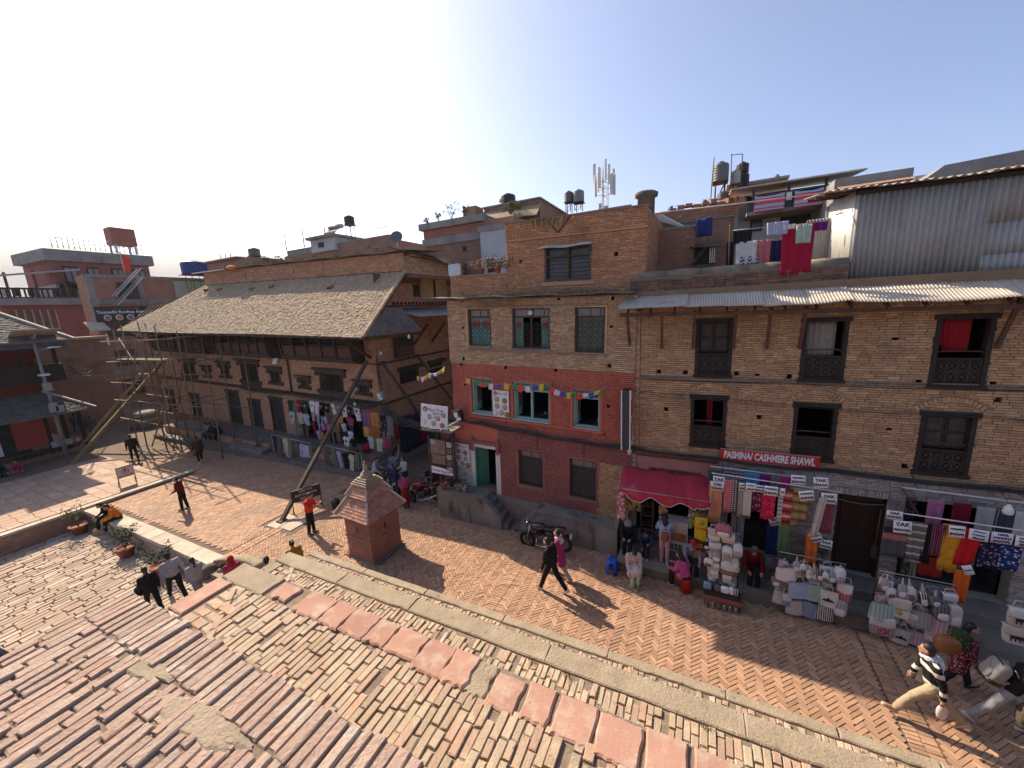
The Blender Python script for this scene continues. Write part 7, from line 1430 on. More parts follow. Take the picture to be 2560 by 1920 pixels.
def person(label,pos,yaw,h=1.68,lean=0.,legs=((0,0),(0,0)),arms=((5,8,15),(5,8,15)),head=(0,0),top=(.02,.02,.02),bot=(.02,.02,.025),shoe=(.6,.6,.58),hair='short',topm=None,botm=None,skirt=None,coat=0.,hood=None,skin=None,seat=None,fem=False,twist=0.,cap=None,group="people in the square",vox=.016,scarf=None):
 t = thing("person",label,"person",pos,(0,0,R_(yaw)),group); k = h / 1.72; sk = skin or SKIN
 rx = lambda v,a: Matrix.Rotation(a,3,'X') @ v
 hipw,shw = (.085,.175) if fem else (.088,.195)
 J = {}
 leg = []
 for i,s in enumerate((-1,1)):
  hp,kn = legs[i]; H = Vector((s * hipw,0,0)); K = H + rx(Vector((0,0,-.435)),R_(hp)); A = K + rx(Vector((0,0,-.425)),R_(hp - kn)); fd = rx(Vector((0,1,0)),R_(max(-35,min(25,hp - kn)) if seat is None else 0)); leg.append((H,K,A,fd))
 pz = -min(min(l[2].z,l[2].z + l[3].z * .13) for l in leg) + .075
 if seat is not None: pz = seat / k + .10
 P = Vector((0,0,pz)); leg = [(a + P,b_ + P,c_ + P,d) for a,b_,c_,d in leg]
 T = lambda v: P + rx(Matrix.Rotation(R_(twist),3,'Z') @ Vector(v),R_(-lean))
 chest,neck,hc = T((0,.01,.34)),T((0,0,.50)),T((0,.02,.52)) + rx(Vector((0,.025,.115)),R_(-lean * .3 - head[0]))
 arm = []
 for i,s in enumerate((-1,1)):
  sp,ab,el = arms[i]; S_ = T((s * shw,0,.43)); d1 = rx(Matrix.Rotation(R_(-s * ab),3,'Y') @ Vector((0,0,-1)),R_(sp - lean)); E_ = S_ + d1 * .29
  inw = Matrix.Rotation(R_(s * min(35,el * .3)),3,'Z'); d2 = inw @ rx(Matrix.Rotation(R_(-s * ab * .5),3,'Y') @ Vector((0,0,-1)),R_(sp - lean + el)); W_ = E_ + d2 * .25; arm.append((S_,E_,W_,d2))
 kk = lambda p: Vector(p) * k
 hr = Matrix.Rotation(R_(head[1]),3,'Z') @ Matrix.Rotation(R_(-lean * .3 - head[0]),3,'X')
 b = MB(); b.ball(kk(hc),(.074 * k,.094 * k,.112 * k),14,12,hr); b.ball(kk(hc + hr @ Vector((0,.055,-.055))),(.05 * k,.05 * k,.055 * k),10,8)
 b.ball(kk(hc + hr @ Vector((0,.098,-.012))),(.015 * k,.02 * k,.024 * k),8,6)
 for s in (-1,1): b.ball(kk(hc + hr @ Vector((s * .075,-.005,-.005))),(.014 * k,.022 * k,.032 * k),8,6)
 limb(b,[kk(neck + Vector((0,0,-.05))),kk(hc + hr @ Vector((0,-.01,-.06)))],[.055 * k,.05 * k])
 limb(b,[kk(T((0,0,.0))),kk(T((0,0,.18))),kk(chest)],[.12 * k,.105 * k,.115 * k])
 for i in (0,1):
  S_,E_,W_,d2 = arm[i]; limb(b,[kk(chest),kk(S_),kk(E_),kk(W_)],[.09 * k,.05 * k,.036 * k,.027 * k])
  H,K,A,fd = leg[i]; limb(b,[kk(H),kk(K),kk(A),kk(A + fd * .14 + Vector((0,0,-.03)))],[.085 * k,.056 * k,.038 * k,.034 * k])
  s = -1 if i == 0 else 1; side = d2.cross(Vector((0,0,1))); side = side.normalized() if side.length > .1 else Vector((1,0,0)); nrm_ = side.cross(d2)
  pc = W_ + d2 * .055; b.ball(kk(pc),(.038 * k,.038 * k,.042 * k),8,6)
  for f_,(off,ln) in enumerate(((-.027,.062),(-.009,.075),(.009,.07),(.027,.055))):
   q0 = W_ + d2 * .085 + side * off; q1 = q0 + d2 * ln * .55; q2 = q1 + (d2 * .7 + nrm_ * -.5) * ln * .5; b.tube([kk(q0 - d2 * .03),kk(q1),kk(q2)],[.0105 * k,.0095 * k,.0085 * k],6)
  q0 = W_ + d2 * .03 + side * (.03 * -s); b.tube([kk(q0),kk(q0 + side * (.022 * -s) + d2 * .03),kk(q0 + side * (.025 * -s) + d2 * .055)],[.0125 * k,.0115 * k,.0095 * k],6)
 soft(b,"body",sk,t,min(vox,.012),2)
 for s in (-1,1): MB().ball(kk(hc + hr @ Vector((s * .03,.086,.01))),.009 * k,6,5).build("eye",HAIRM,t)
 tm = topm or cl(top); b = MB(); limb(b,[kk(T((0,0,.04))),kk(T((0,.0,.2))),kk(T((0,.005,.36))),kk(T((0,-.005,.44)))],[.142 * k,.132 * k if not fem else .12 * k,.138 * k,.085 * k]);
 for s in (-1,1): limb(b,[kk(T((s * .07,0,.03))),kk(T((s * .085,0,.34)))],[.11 * k,.105 * k])
 for S_,E_,W_,d2 in arm: limb(b,[kk(T((0,0,.40))),kk(S_),kk(E_),kk(W_ - d2 * .02)],[.085 * k,.072 * k,.056 * k,.044 * k])
 if coat:
  c0 = T((0,0,.06));
  for i in (0,1): H,K,A,fd = leg[i]; limb(b,[kk(c0),kk(H + (K - H) * coat)],[.15 * k,.15 * k])
 if hood: b.ball(kk(neck + T((0,-.06,0)) - T((0,0,0)) + Vector((0,0,.03))),(.1 * k,.075 * k,.065 * k),10,8)
 soft(b,"top",tm,t,vox,4,.028)
 bm = botm or cl(bot); b = MB()
 if skirt:
  if seat is None: b.tube([kk(P + Vector((0,0,.1))),kk(P + Vector((0,0,-.1))),kk(P + Vector((0,.02,-skirt)))],[.13 * k,.18 * k,.23 * k],14)
  else: limb(b,[kk(P),kk((leg[0][1] + leg[1][1]) / 2),kk((leg[0][1] + leg[1][1]) / 2 + Vector((0,.02,-.3)))],[.17 * k,.15 * k,.15 * k])
 limb(b,[kk(P + Vector((0,0,.06))),kk(P + Vector((0,0,-.02)))],[.125 * k,.13 * k])
 for H,K,A,fd in leg: limb(b,[kk(P),kk(H),kk(K),kk(A + (K - A).normalized() * .05)],[.12 * k,.098 * k,.073 * k,.062 * k])
 soft(b,"trousers" if not skirt else "skirt",bm,t,vox,3,.026)
 for H,K,A,fd in leg:
  b = MB(); up = Vector((0,0,1)); dn = (fd.cross(Vector((1,0,0)))).normalized(); dn = -dn if dn.z > 0 else dn
  limb(b,[kk(A + dn * .035 - fd * .04),kk(A + dn * .035 + fd * .06),kk(A + dn * .045 + fd * .15)],[.045 * k,.044 * k,.036 * k]); soft(b,"shoe",cl(shoe),t,.012,2)
 b = MB(); b.ball(kk(hc + hr @ Vector((0,-.014,.02))),(.083 * k,.098 * k,.112 * k),14,10,hr)
 if hair == 'short': b.ball(kk(hc + hr @ Vector((0,-.03,-.03))),(.075 * k,.075 * k,.075 * k),10,8)
 elif hair == 'pony': limb(b,[kk(hc + hr @ Vector((0,-.1,.03))),kk(hc + hr @ Vector((0,-.15,-.06))),kk(hc + hr @ Vector((0,-.13,-.24)))],[.035 * k,.04 * k,.022 * k])
 elif hair == 'bun': b.ball(kk(hc + hr @ Vector((0,-.11,.04))),.05 * k,10,8)
 elif hair == 'long': limb(b,[kk(hc + hr @ Vector((0,-.04,0))),kk(hc + hr @ Vector((0,-.08,-.16))),kk(hc + hr @ Vector((0,-.09,-.34)))],[.085 * k,.085 * k,.06 * k])
 hb = [v for v in b.v]
 fx = (hr @ Vector((0,1,0))); ux = hr @ Vector((0,0,1)); c0 = kk(hc)
 b.v = [tuple(Vector(v) - fx * max(0,(Vector(v) - c0).dot(fx) - .05 * k) * (1 if (Vector(v) - c0).dot(ux) < .075 * k else .3) - fx * (.05 * k if (Vector(v) - c0).dot(ux) < .03 * k and (Vector(v) - c0).dot(fx) > .0 else 0)) for v in b.v]
 if hair != 'none': soft(b,"hair",HAIRM,t,.011,2)
 if cap:
  kind,c = cap; b = MB()
  if kind == 'cap': b.ball(kk(hc + hr @ Vector((0,-.005,.05))),(.09 * k,.105 * k,.085 * k),14,8,hr); b.box(kk(hc + hr @ Vector((0,.13,.045))),(.13 * k,.1 * k,.012),hr)
  elif kind == 'topi': b.lathe([(.088 * k,0),(.085 * k,.07 * k),(.07 * k,.1 * k),(.0,.105 * k)],16,kk(hc + hr @ Vector((0,-.005,.045))),rot=hr)
  elif kind == 'helmet': b.ball(kk(hc + hr @ Vector((0,-.005,.02))),(.125 * k,.145 * k,.14 * k),16,12,hr)
  elif kind == 'hoodup': b.ball(kk(hc + hr @ Vector((0,-.02,.01))),(.1 * k,.11 * k,.13 * k),14,10,hr); b.v = [tuple(Vector(v) - fx * max(0,(Vector(v) - c0).dot(fx) - .03)) for v in b.v]; b.ball(kk(neck),(.12 * k,.11 * k,.09 * k),10,8)
  b.build("cap" if kind != 'hoodup' else "hood",cl(c),t)
  if kind == 'helmet': MB().ball(kk(hc + hr @ Vector((0,.05,.005))),(.1 * k,.1 * k,.075 * k),12,8,hr).build("visor",plain("visor",(.03,.03,.035),.1,spec=.8),t)
 if scarf: b = MB(); b.ball(kk(neck + Vector((0,.01,.0))),(.125 * k,.12 * k,.065 * k),14,8); b.ball(kk(T((0,-.1,.40))),(.13 * k,.06 * k,.1 * k),10,6); soft(b,"scarf",scarf,t,.014,2,.02)
 return t,{n: t.matrix_basis @ kk(v) for n,v in dict(lw=arm[0][2] + arm[0][3] * .09,rw=arm[1][2] + arm[1][3] * .09,back=T((0,-.2,.12)),ls=arm[0][0],rs=arm[1][0],hip=T((.2,0,0)),head=hc).items()}
WALK = ((24,8),(-20,14)); WALK2 = ((-18,16),(24,6)); STRIDE = ((34,14),(-26,20)); SIT = ((86,84),(82,88))
stripe = pattern("striped_pullover",'bands',[(.014,.014,.016),(.014,.014,.016),(.014,.014,.016),(.55,.52,.47),(.014,.014,.016),(.55,.52,.47)],2.05)
kurta = pattern("flower_kurta",'floral',[(.50,.42,.40),(.36,.2,.2)],24)
W1,A1 = person("person in black jacket and trousers with white trainers walking past the motorcycle",(-3.55,8.98,0),82,1.76,4,((22,4),(-22,16)),((12,6,12),(-10,6,14)),(6,0),(.018,.018,.02),(.016,.016,.018),(.62,.61,.58),vox=.014)
person("person in pink cardigan and pale scarf walking beside the person in black",(-3.5,9.6,0),84,1.62,2,WALK2,((10,8,30),(0,8,20)),(0,10),(.36,.04,.13),(.36,.36,.30),(.4,.22,.18),'bun',fem=True,coat=.7,topm=None,scarf=pl("paleshawl",(.5,.46,.42)))
SM,A3 = person("person in black and white striped pullover striding left with a plastic bag",(4.08,8.44,0),88,1.78,12,((40,12),(-30,8)),((-8,10,16),(16,8,18)),(0,-20),(.015,.015,.016),(.38,.31,.21),(.5,.42,.29),topm=stripe,scarf=pattern("checked_scarf",'floral',[(.55,.54,.55),(.2,.2,.22)],24),vox=.013)
b = MB(); sq(b,(0,0,-.16),(.075,.045,.15),.9); tag(b.build("plastic_bag",mat("printed_plastic",(.55,.42,.42),(.45,.5,.45),.35,14,.3,40,spec=.5),None,A3['lw'] + Vector((0,0,.03))),"pale printed plastic bag in the striped walker's hand","bag")
bag("tote","cream",A3['rs'].x + .12,A3['rs'].y + .12,A3['rs'].z - .1,.34,.62,"cream and navy canvas tote slung on the striped walker's shoulder")
WB,A4 = person("person in flowered maroon top with long dark hair carrying rucksacks past the bags",(4.85,9.45,0),-78,1.62,6,WALK,((-5,10,20),(5,8,20)),(0,-25),(.12,.02,.035),(.02,.02,.022),(.03,.03,.03),'long',topm=pattern("maroon_flowers",'floral',[(.13,.02,.04),(.4,.3,.3)],26),fem=True,coat=.6,vox=.014)
t = thing("rucksack","brown leather rucksack on the shoulder of the flowered top walker","bag",(4.52,9.2,1.02)); sq(MB(),(0,0,.16),(.19,.11,.17),.65).build("bag_body",mat("tan_leather",(.23,.10,.035),(.17,.07,.025),.55,5,.2,60),t); MB().tube([(0,.05,.3),(.12,.12,.42),(.2,.15,.36)],.014,6).build("strap",MATS["tan_leather"],t)
t = thing("rucksack","dark green camouflage rucksack on the back of the flowered top walker","bag",(4.72,9.32,1.12)); sq(MB(),(0,0,.16),(.15,.12,.2),.7).build("bag_body",pattern("green_camo",'floral',[(.03,.045,.02),(.09,.12,.05)],12),t); sq(MB(),(0,-.1,.1),(.1,.05,.09),.7).build("pocket",MATS["green_camo"],t)
GP,A5 = person("person in black top and grey trousers bending forward with a backpack, bottom right",(5.18,8.82,0),-95,1.7,26,((30,20),(-24,12)),((20,8,20),(26,8,16)),(10,0),(.015,.015,.017),(.33,.34,.38),(.6,.6,.6),'long',fem=True,vox=.014)
t = thing("backpack","grey backpack with black trim worn by the bending person","bag",(4.93,8.84,.98),(R_(0),R_(22),0)); sq(MB(),(0,0,.2),(.11,.17,.22),.55).build("bag_body",mat("grey_felt",(.27,.26,.25),(.2,.19,.18),.9,10,.3,90),t); sq(MB(),(-.09,0,.13),(.05,.12,.11),.55).build("pocket",MATS["grey_felt"],t); sq(MB(),(.0,0,.02),(.115,.175,.06),.5).build("base",black_p,t); MB().tube([(-.06,-.1,.4),(-.08,0,.43),(-.06,.1,.4)],.012,5).build("zip",black_p,t)
for s in (-.1,.1): MB().sheet(lambda u,v: (.1 + .12 * math.sin(math.pi * u),s + (v - .5) * .04,.4 - .32 * u),8,1,.01).build("strap",strap_m,t)
t = thing("furry_jacket","dark fur trimmed jacket carried over the bending person's arm","jacket",(5.32,8.6,.35)); soft(sq(MB(),(0,0,.22),(.1,.12,.24),.8),"jacket_body",mat("dark_fur",(.06,.05,.04),(.14,.11,.075),.95,20,1.,90),t,.02,2,.05)
person("person in bright red jacket standing with phone beside the shrine",(-12.93,8.4,0),-62,1.70,2,((2,0),(-4,2)),((30,6,85),(28,6,88)),(18,0),(.55,.05,.03),(.015,.015,.018),(.05,.05,.05),'short',vox=.014)
person("person in maroon jumper and patterned cap standing alone in the sunlit square",(-20.2,7.56,0),130,1.62,4,((6,4),(-4,4)),((10,5,55),(10,5,58)),(16,0),(.10,.018,.02),(.02,.018,.018),(.08,.07,.06),'short',cap=('topi',(.5,.42,.38)))
person("person in black walking away toward the scaffolding",(-31.0,9.8,0),80,1.72,2,WALK,((8,8,14),(-6,8,16)),(0,0),(.02,.022,.022),(.018,.018,.02),(.1,.1,.1))
person("person in brown coat and knitted cap walking by the house platform",(-26.35,11.1,0),70,1.64,6,WALK2,((0,10,20),(0,10,20)),(10,0),(.06,.032,.022),(.025,.018,.016),(.6,.6,.6),coat=.7,cap=('topi',(.16,.11,.08)))
for i,(x,y) in enumerate(((-44.6,11.2),(-43.2,11.25),(-41.5,11.2))): person(("left","middle","right")[i] + " one of three people in blue grey walking away beyond the pavilion",(x,y,0),86 + i * 4,1.68,2,(WALK,WALK2,WALK)[i],((5,8,10),(0,8,14)),(0,0),(.10,.12,.17),(.12,.13,.16) if i < 2 else (.2,.19,.17),(.05,.05,.05),group="blue clad walkers",vox=.022)
person("person in black seated on the court wall next to the orange hoodie",(-22.62,5.98,-.7),172,1.66,24,((82,70),(84,74)),((40,4,50),(42,4,46)),(22,0),(.018,.017,.018),(.016,.016,.02),(.35,.28,.24),seat=.78)
person("person in orange hoodie seated on the court wall's coping",(-22.02,6.0,-.7),166,1.68,22,((84,78),(80,72)),((38,4,52),(36,4,50)),(20,15),(.60,.18,.02),(.02,.022,.035),(.12,.14,.22),seat=.78,hood=True)
person("person in long black clothes carrying a jacket, front of the three in the court",(-14.85,4.28,-.7),86,1.64,4,WALK,((10,8,26),(-4,10,24)),(4,0),(.016,.016,.018),(.014,.014,.016),(.03,.03,.03),'pony',fem=True,vox=.014)
tag(sq(MB(),(0,0,0),(.13,.1,.17),.8).build("folded_jacket",pl("blackjk",(.012,.012,.014)),None,(-15.1,4.1,.12)),"black folded jacket hanging from the black clad walker's arm","jacket")
person("person in grey and black top striding through the sunken court",(-15.0,4.92,-.7),84,1.72,10,STRIDE,((-20,14,14),(-28,12,10)),(4,0),(.34,.34,.35),(.02,.02,.022),(.03,.03,.03),'short',cap=('cap',(.03,.03,.035)),vox=.014)
person("person in grey hooded top eating while walking behind the other two",(-14.0,5.12,-.7),84,1.62,4,WALK2,((10,6,30),(40,6,95)),(2,0),(.33,.32,.32),(.22,.22,.23),(.3,.3,.3),'pony',fem=True,hood=True,vox=.014)
bag("tote","cream",-13.72,5.02,.10,.34,.5,"pale tote with round print on the grey hooded walker's shoulder",'face')
person("person in red head shawl climbing out of the court beside the stair parapet",(-12.45,5.42,-.42),60,1.58,8,WALK,((10,6,30),(10,6,30)),(0,0),(.36,.05,.09),(.2,.03,.05),(.1,.1,.1),'none',cap=('hoodup',(.42,.02,.03)),fem=True,coat=.8)
person("dark clad person with brown hair mostly hidden behind the plinth corner",(-10.62,5.45,0),60,1.60,2,((0,0),(0,0)),head=(4,0),top=(.025,.028,.032),bot=(.02,.02,.02),hair='short')
person("person in mustard yellow top with tied hair behind the plinth corner",(-10.72,6.3,0),75,1.58,4,WALK,((20,8,40),(0,8,20)),(14,0),(.30,.19,.015),(.2,.13,.02),(.1,.1,.1),'bun',fem=True,coat=.5)
person("person in navy clothing seated on the terrace at the photo's left edge",(-4.78,.52,4.9),150,1.7,30,((70,100),(66,104)),((40,4,60),(40,4,60)),(20,0),(.012,.014,.05),(.02,.02,.03),(.2,.1,.08),seat=.22,cap=('hoodup',(.28,.05,.03)))
for i,(x,c,lb) in enumerate(((-30.05,(.26,.25,.25),"person in grey top and black trousers, left of three seated on the steps"),(-29.5,(.03,.03,.035),"person in black, middle of the three seated on the house steps"),(-28.9,(.02,.022,.03),"person in dark navy jacket, right of three seated on the steps"))): person(lb,(x,13.62,.2),176 + i * 6,1.66,24,((80,82),(84,86)),((42,4,50),(44,4,46)),(16,0),c,(.03,.03,.035) if i else (.016,.016,.018),(.3,.27,.25),'long' if i == 0 else 'short',seat=.53,fem=i == 0,group="three seated on the steps",vox=.02)
person("person in pale vest and white sleeves browsing the clothes rail near the shrine",(-13.3,12.05,0),-60,1.66,10,((4,4),(-6,6)),((30,10,40),(26,10,36)),(12,0),(.36,.37,.42),(.03,.03,.04),(.1,.1,.1),'short',vox=.018)
person("person in grey green shirt reaching up to the hanging clothes",(-12.75,12.75,0),20,1.72,0,((2,0),(-2,0)),((20,10,30),(165,14,20)),(0,0),(.17,.19,.175),(.02,.02,.022),(.05,.05,.05),'short',vox=.018)
person("person in navy overalls and blue cap leaning over a parked motorbike",(-11.8,11.85,0),150,1.72,10,((4,4),(-4,4)),((16,10,24),(20,10,30)),(18,0),(.022,.035,.09),(.022,.035,.085),(.04,.04,.04),'short',cap=('cap',(.05,.11,.38)),vox=.016)
person("person in pink jacket and long red skirt standing beside the red motorbike",(-10.85,11.28,0),60,1.56,4,((2,2),(-2,2)),((14,8,60),(10,8,40)),(6,0),(.40,.07,.14),(.22,.02,.02),(.05,.05,.05),'bun',skirt=.72,fem=True,vox=.016)
person("person in white top half hidden behind the navy overalls",(-12.05,12.7,0),160,1.62,2,((0,0),(0,0)),((20,10,60),(20,10,70)),(0,0),(.5,.48,.48),(.05,.05,.06),(.1,.1,.1),'short',vox=.02)
person("person in dark clothing crouching beside the parked motorbike",(-12.25,11.55,0),120,1.62,34,((100,130),(96,126)),((50,6,40),(46,6,40)),(20,0),(.018,.02,.035),(.02,.02,.024),(.04,.04,.04),'long',seat=.28,fem=True,vox=.018)
person("person in black with silver helmet sitting on step looking at a phone",(-1.78,11.42,.27),178,1.7,18,SIT,((36,2,78),(36,2,78)),(22,0),(.012,.012,.014),(.014,.014,.016),(.3,.3,.3),'short',seat=.32,cap=('helmet',(.22,.22,.23)),vox=.015)
person("child in denim jacket hunched on the shop step",(-1.28,11.38,.27),184,1.36,30,SIT,((60,2,80),(30,2,60)),(28,0),(.03,.06,.13),(.02,.025,.045),(.3,.3,.32),'short',seat=.32,vox=.014)
person("person in light blue shirt and pink trousers standing at the shop counter",(-.72,11.08,.27),6,1.58,2,((3,0),(-4,3)),((30,14,60),(26,14,60)),(8,0),(.30,.38,.52),(.52,.30,.30),(.6,.55,.52),'long',fem=True,vox=.014)
t = thing("mini_backpack","small brown leather backpack worn at the shop counter","bag",(-.71,10.93,1.08),(R_(-6),0,0)); sq(MB(),(0,0,.13),(.12,.06,.14),.6).build("bag_body",plain("rust_leather",(.25,.075,.03),.5),t); sq(MB(),(0,-.05,.09),(.08,.03,.07),.6).build("pocket",plain("rust_leather",(.25,.075,.03),.5),t)
for s in (-1,1): MB().tube([(s * .07,.05,.02),(s * .09,.06,.2),(s * .06,.12,.36)],.012,5).build("strap",plain("rust_leather",(.25,.075,.03),.5),t)
person("person in flowered cream tunic and mint trousers seated on a green stool",(-1.55,10.42,0),200,1.6,26,((84,84),(70,66)),((40,4,46),(36,4,40)),(34,0),(.5,.42,.4),(.42,.55,.43),(.2,.06,.06),'bun',topm=kurta,fem=True,coat=.9,seat=.4,vox=.014)
t = thing("green_stool","green plastic stool under the seated person in cream tunic","stool",(-1.55,10.45,0)); MB().lathe([(.17,0),(.13,.36),(.14,.40),(.0,.41)],12).build("stool_body",plain("stool_green",(.03,.2,.06),.4),t)
person("person in pink quilted jacket seated on a red stool by the bags",(-.12,10.42,0),60,1.58,18,((80,84),(76,80)),((36,6,60),(40,4,66)),(8,0),(.50,.09,.22),(.04,.02,.02),(.5,.5,.48),'long',fem=True,seat=.38,coat=.25,vox=.014)
t = thing("red_stool","red plastic stool under the pink quilted jacket","stool",(-.1,10.42,0)); MB().lathe([(.17,0),(.12,.34),(.13,.38),(.0,.39)],12).build("stool_body",plain("stool_red",(.5,.02,.015),.4),t)
t = thing("blue_stool","blue plastic stool standing alone beside the cement bench","stool",(-2.13,10.42,0)); b = MB(); b.lathe([(.155,.36),(.165,.38),(.16,.42),(.05,.43),(.03,.41),(.0,.41)],18); b.build("seat",bl := plain("stool_blue",(.015,.10,.55),.35),t)
for a in range(4): an = R_(45 + 90 * a); MB().sheet(lambda u,v: ((.16 + .035 * v) * math.cos(an + (u - .5) * .95 * (1 - .35 * v)),(.16 + .035 * v) * math.sin(an + (u - .5) * .95 * (1 - .35 * v)),.38 - .38 * v),6,3,.012).build("leg",bl,t)
MB().lathe([(.17,.26),(.175,.30),(.165,.30),(.16,.26)],18).build("apron_ring",bl,t)
person("person in red cap sitting behind the pink quilted jacket",(.0,11.15,.27),190,1.6,20,SIT,((40,4,50),(40,4,50)),(20,0),(.25,.28,.36),(.03,.03,.04),(.1,.1,.1),'short',seat=.3,cap=('cap',(.45,.03,.03)),vox=.018)
person("shopkeeper in dark red vest and white sleeves seated in the dark doorway",(1.5,11.3,.27),186,1.66,22,SIT,((38,6,60),(38,6,60)),(16,0),(.14,.012,.012),(.02,.02,.022),(.1,.1,.1),'short',seat=.33,cap=('topi',(.12,.10,.09)),vox=.016)
for i,(x,y,c,lb) in enumerate(((-35.3,6.2,(.30,.05,.09),"person in deep pink clothes sitting on the ground before the pavilion"),(-35.6,5.5,(.03,.03,.035),"person in black sitting on the ground at photo's left edge"))): person(lb,(x,y,.1),250 + 30 * i,1.6,20,((86,60),(80,90)),((36,10,40),(40,8,50)),(20,0),c,c,(.05,.05,.05),'long',skirt=.4 if i == 0 else None,seat=.12,fem=True,group="sitting by the pavilion",vox=.022)
bpy.context.view_layer.update()
_dg = bpy.context.evaluated_depsgraph_get()
for o in REMESH:
 me = bpy.data.meshes.new_from_object(o.evaluated_get(_dg)); old = o.data; me.name = old.name
 o.modifiers.clear(); o.data = me
 if not me.materials and old.materials: me.materials.append(old.materials[0])
 me.polygons.foreach_set("use_smooth",[True] * len(me.polygons))
# small brick shrine
SR = thing("brick_shrine","small square brick shrine with tiered tile roof and stone finial","shrine",(-9.86,8.56,0),(0,0,R_(-4)))
sbrick = mat("shrine_brick",(.32,.15,.10),(.24,.11,.08),.88,2,.5,45,dirt=[((.42,.24,.17),1.6,.58,.74),((.16,.09,.07),3,.6,.75)])
b = MB(); b.b2((-.68,-.68,-.02),(.68,.68,.07)); b.build("base_slab",concrete,SR)
MB().box((0,0,.78),(1.2,1.2,1.44)).build("core",m_joint,SR)
for fi,ang in enumerate((0,90,180,270)):
 C,S = brick_courses(-.6,.6,.08,1.46,[(-.03,.03,.98,1.22)],.2,.06,.007,0,-.605,90 + fi); Rm = np.array(Matrix.Rotation(R_(ang),3,'Z')); V,F = pieces([Rm @ np.array(c) for c in C],S,NPR.normal(0,.008,len(C)),.004,.002,Rm @ FRONT); tag(np_mesh("face_bricks",V,F,sbrick,SR),kind="stuff")
for z,d,h_ in ((.74,.635,.05),(.80,.65,.03),(.12,.65,.05),(1.44,.65,.05),(1.49,.69,.05),(1.54,.73,.04)): MB().box((0,0,z + h_ / 2),(2 * d,2 * d,h_)).build("moulding",sbrick,SR)
for ang in (0,90): o = MB().b2((-.025,-.625,.98),(.025,-.6,1.22)).build("slit",room_m,SR,rot=(0,0,R_(ang))); o2 = MB().b2((-.06,-.625,1.1),(.06,-.6,1.14)).build("slit",room_m,SR,rot=(0,0,R_(ang)))
stile = mat("shrine_tile",(.42,.225,.155),(.33,.17,.12),.88,3,.4,50,rnd=.22,dirt=[((.5,.36,.27),4,.6,.74)])
def tier_roof(hw0,z0,hw1,z1,rows,per):
 MB().add([(s * hw0,t_ * hw0,z0) for s,t_ in ((-1,-1),(1,-1),(1,1),(-1,1))] + [(s * hw1,t_ * hw1,z1) for s,t_ in ((-1,-1),(1,-1),(1,1),(-1,1))],[(0,1,5,4),(1,2,6,5),(2,3,7,6),(3,0,4,7),(3,2,1,0),(4,5,6,7)]).build("roof_core",sbrick,SR)
 for ang in (0,90,180,270):
  Rm = Matrix.Rotation(R_(ang),3,'Z')
  for j in range(rows):
   a0,a1 = hw0 + (hw1 - hw0) * j / rows,hw0 + (hw1 - hw0) * (j + 1.15) / rows; q0,q1 = z0 + (z1 - z0) * j / rows,z0 + (z1 - z0) * (j + 1.15) / rows; n = max(3,round(per * a0 / hw0))
   for i in range(n):
    u0,u1 = -1 + 2 * i / n,-1 + 2 * (i + .95) / n; up = .028 + RNG.gauss(0,.004)
    top = [Vector((u0 * a0,-a0 - .01,q0 + up)),Vector((u1 * a0,-a0 - .01,q0 + up)),Vector((u1 * a1,-a1,q1 + .012)),Vector((u0 * a1,-a1,q1 + .012))]
    MB().add([Rm @ p for p in top] + [Rm @ (p - Vector((0,-.008,.028))) for p in top],[(0,1,2,3),(0,4,5,1),(1,5,6,2),(3,7,4,0)]).build("roof_tile",stile,SR)
tier_roof(.82,1.58,.44,2.16,7,11); tier_roof(.52,2.17,.30,2.52,5,7)
for s,t_ in ((-1,-1),(1,-1),(1,1),(-1,1)):
 for (h0,z0,h1,z1) in ((.82,1.6,.44,2.19),(.52,2.19,.3,2.54)): MB().beam((s * h0,t_ * h0,z0 + .02),(s * h1,t_ * h1,z1 + .02),.05,.05).build("hip_tile",pale_stone,SR)
for k,(hw,z,h_) in enumerate(((.37,2.52,.06),(.33,2.585,.05),(.28,2.64,.05),(.23,2.695,.05))): MB().box((0,0,z + h_ / 2),(2 * hw,2 * hw,h_)).build("cap_slab",stone_m,SR)
fn = MB(); fn.lathe([(.19,2.74),(.2,2.78),(.17,2.86),(.1,2.9),(.11,2.93),(.06,2.97)],18); fn.build("dome",stone_m,SR)
fn = MB(); fn.ball((0,0,3.02),(.085,.07,.07)); fn.ball((0,-.01,3.12),(.06,.05,.075)); fn.ball((0,-.015,3.22),(.04,.04,.05)); fn.ball((.07,0,3.1),(.03,.03,.06)); fn.ball((-.07,0,3.1),(.03,.03,.06)); fn.lathe([(.03,3.25),(.015,3.31),(.0,3.33)],8); soft_o = fn.build("finial_figure",mat("brass_stone",(.33,.28,.2),(.24,.2,.14),.6,6,.3,60),SR)
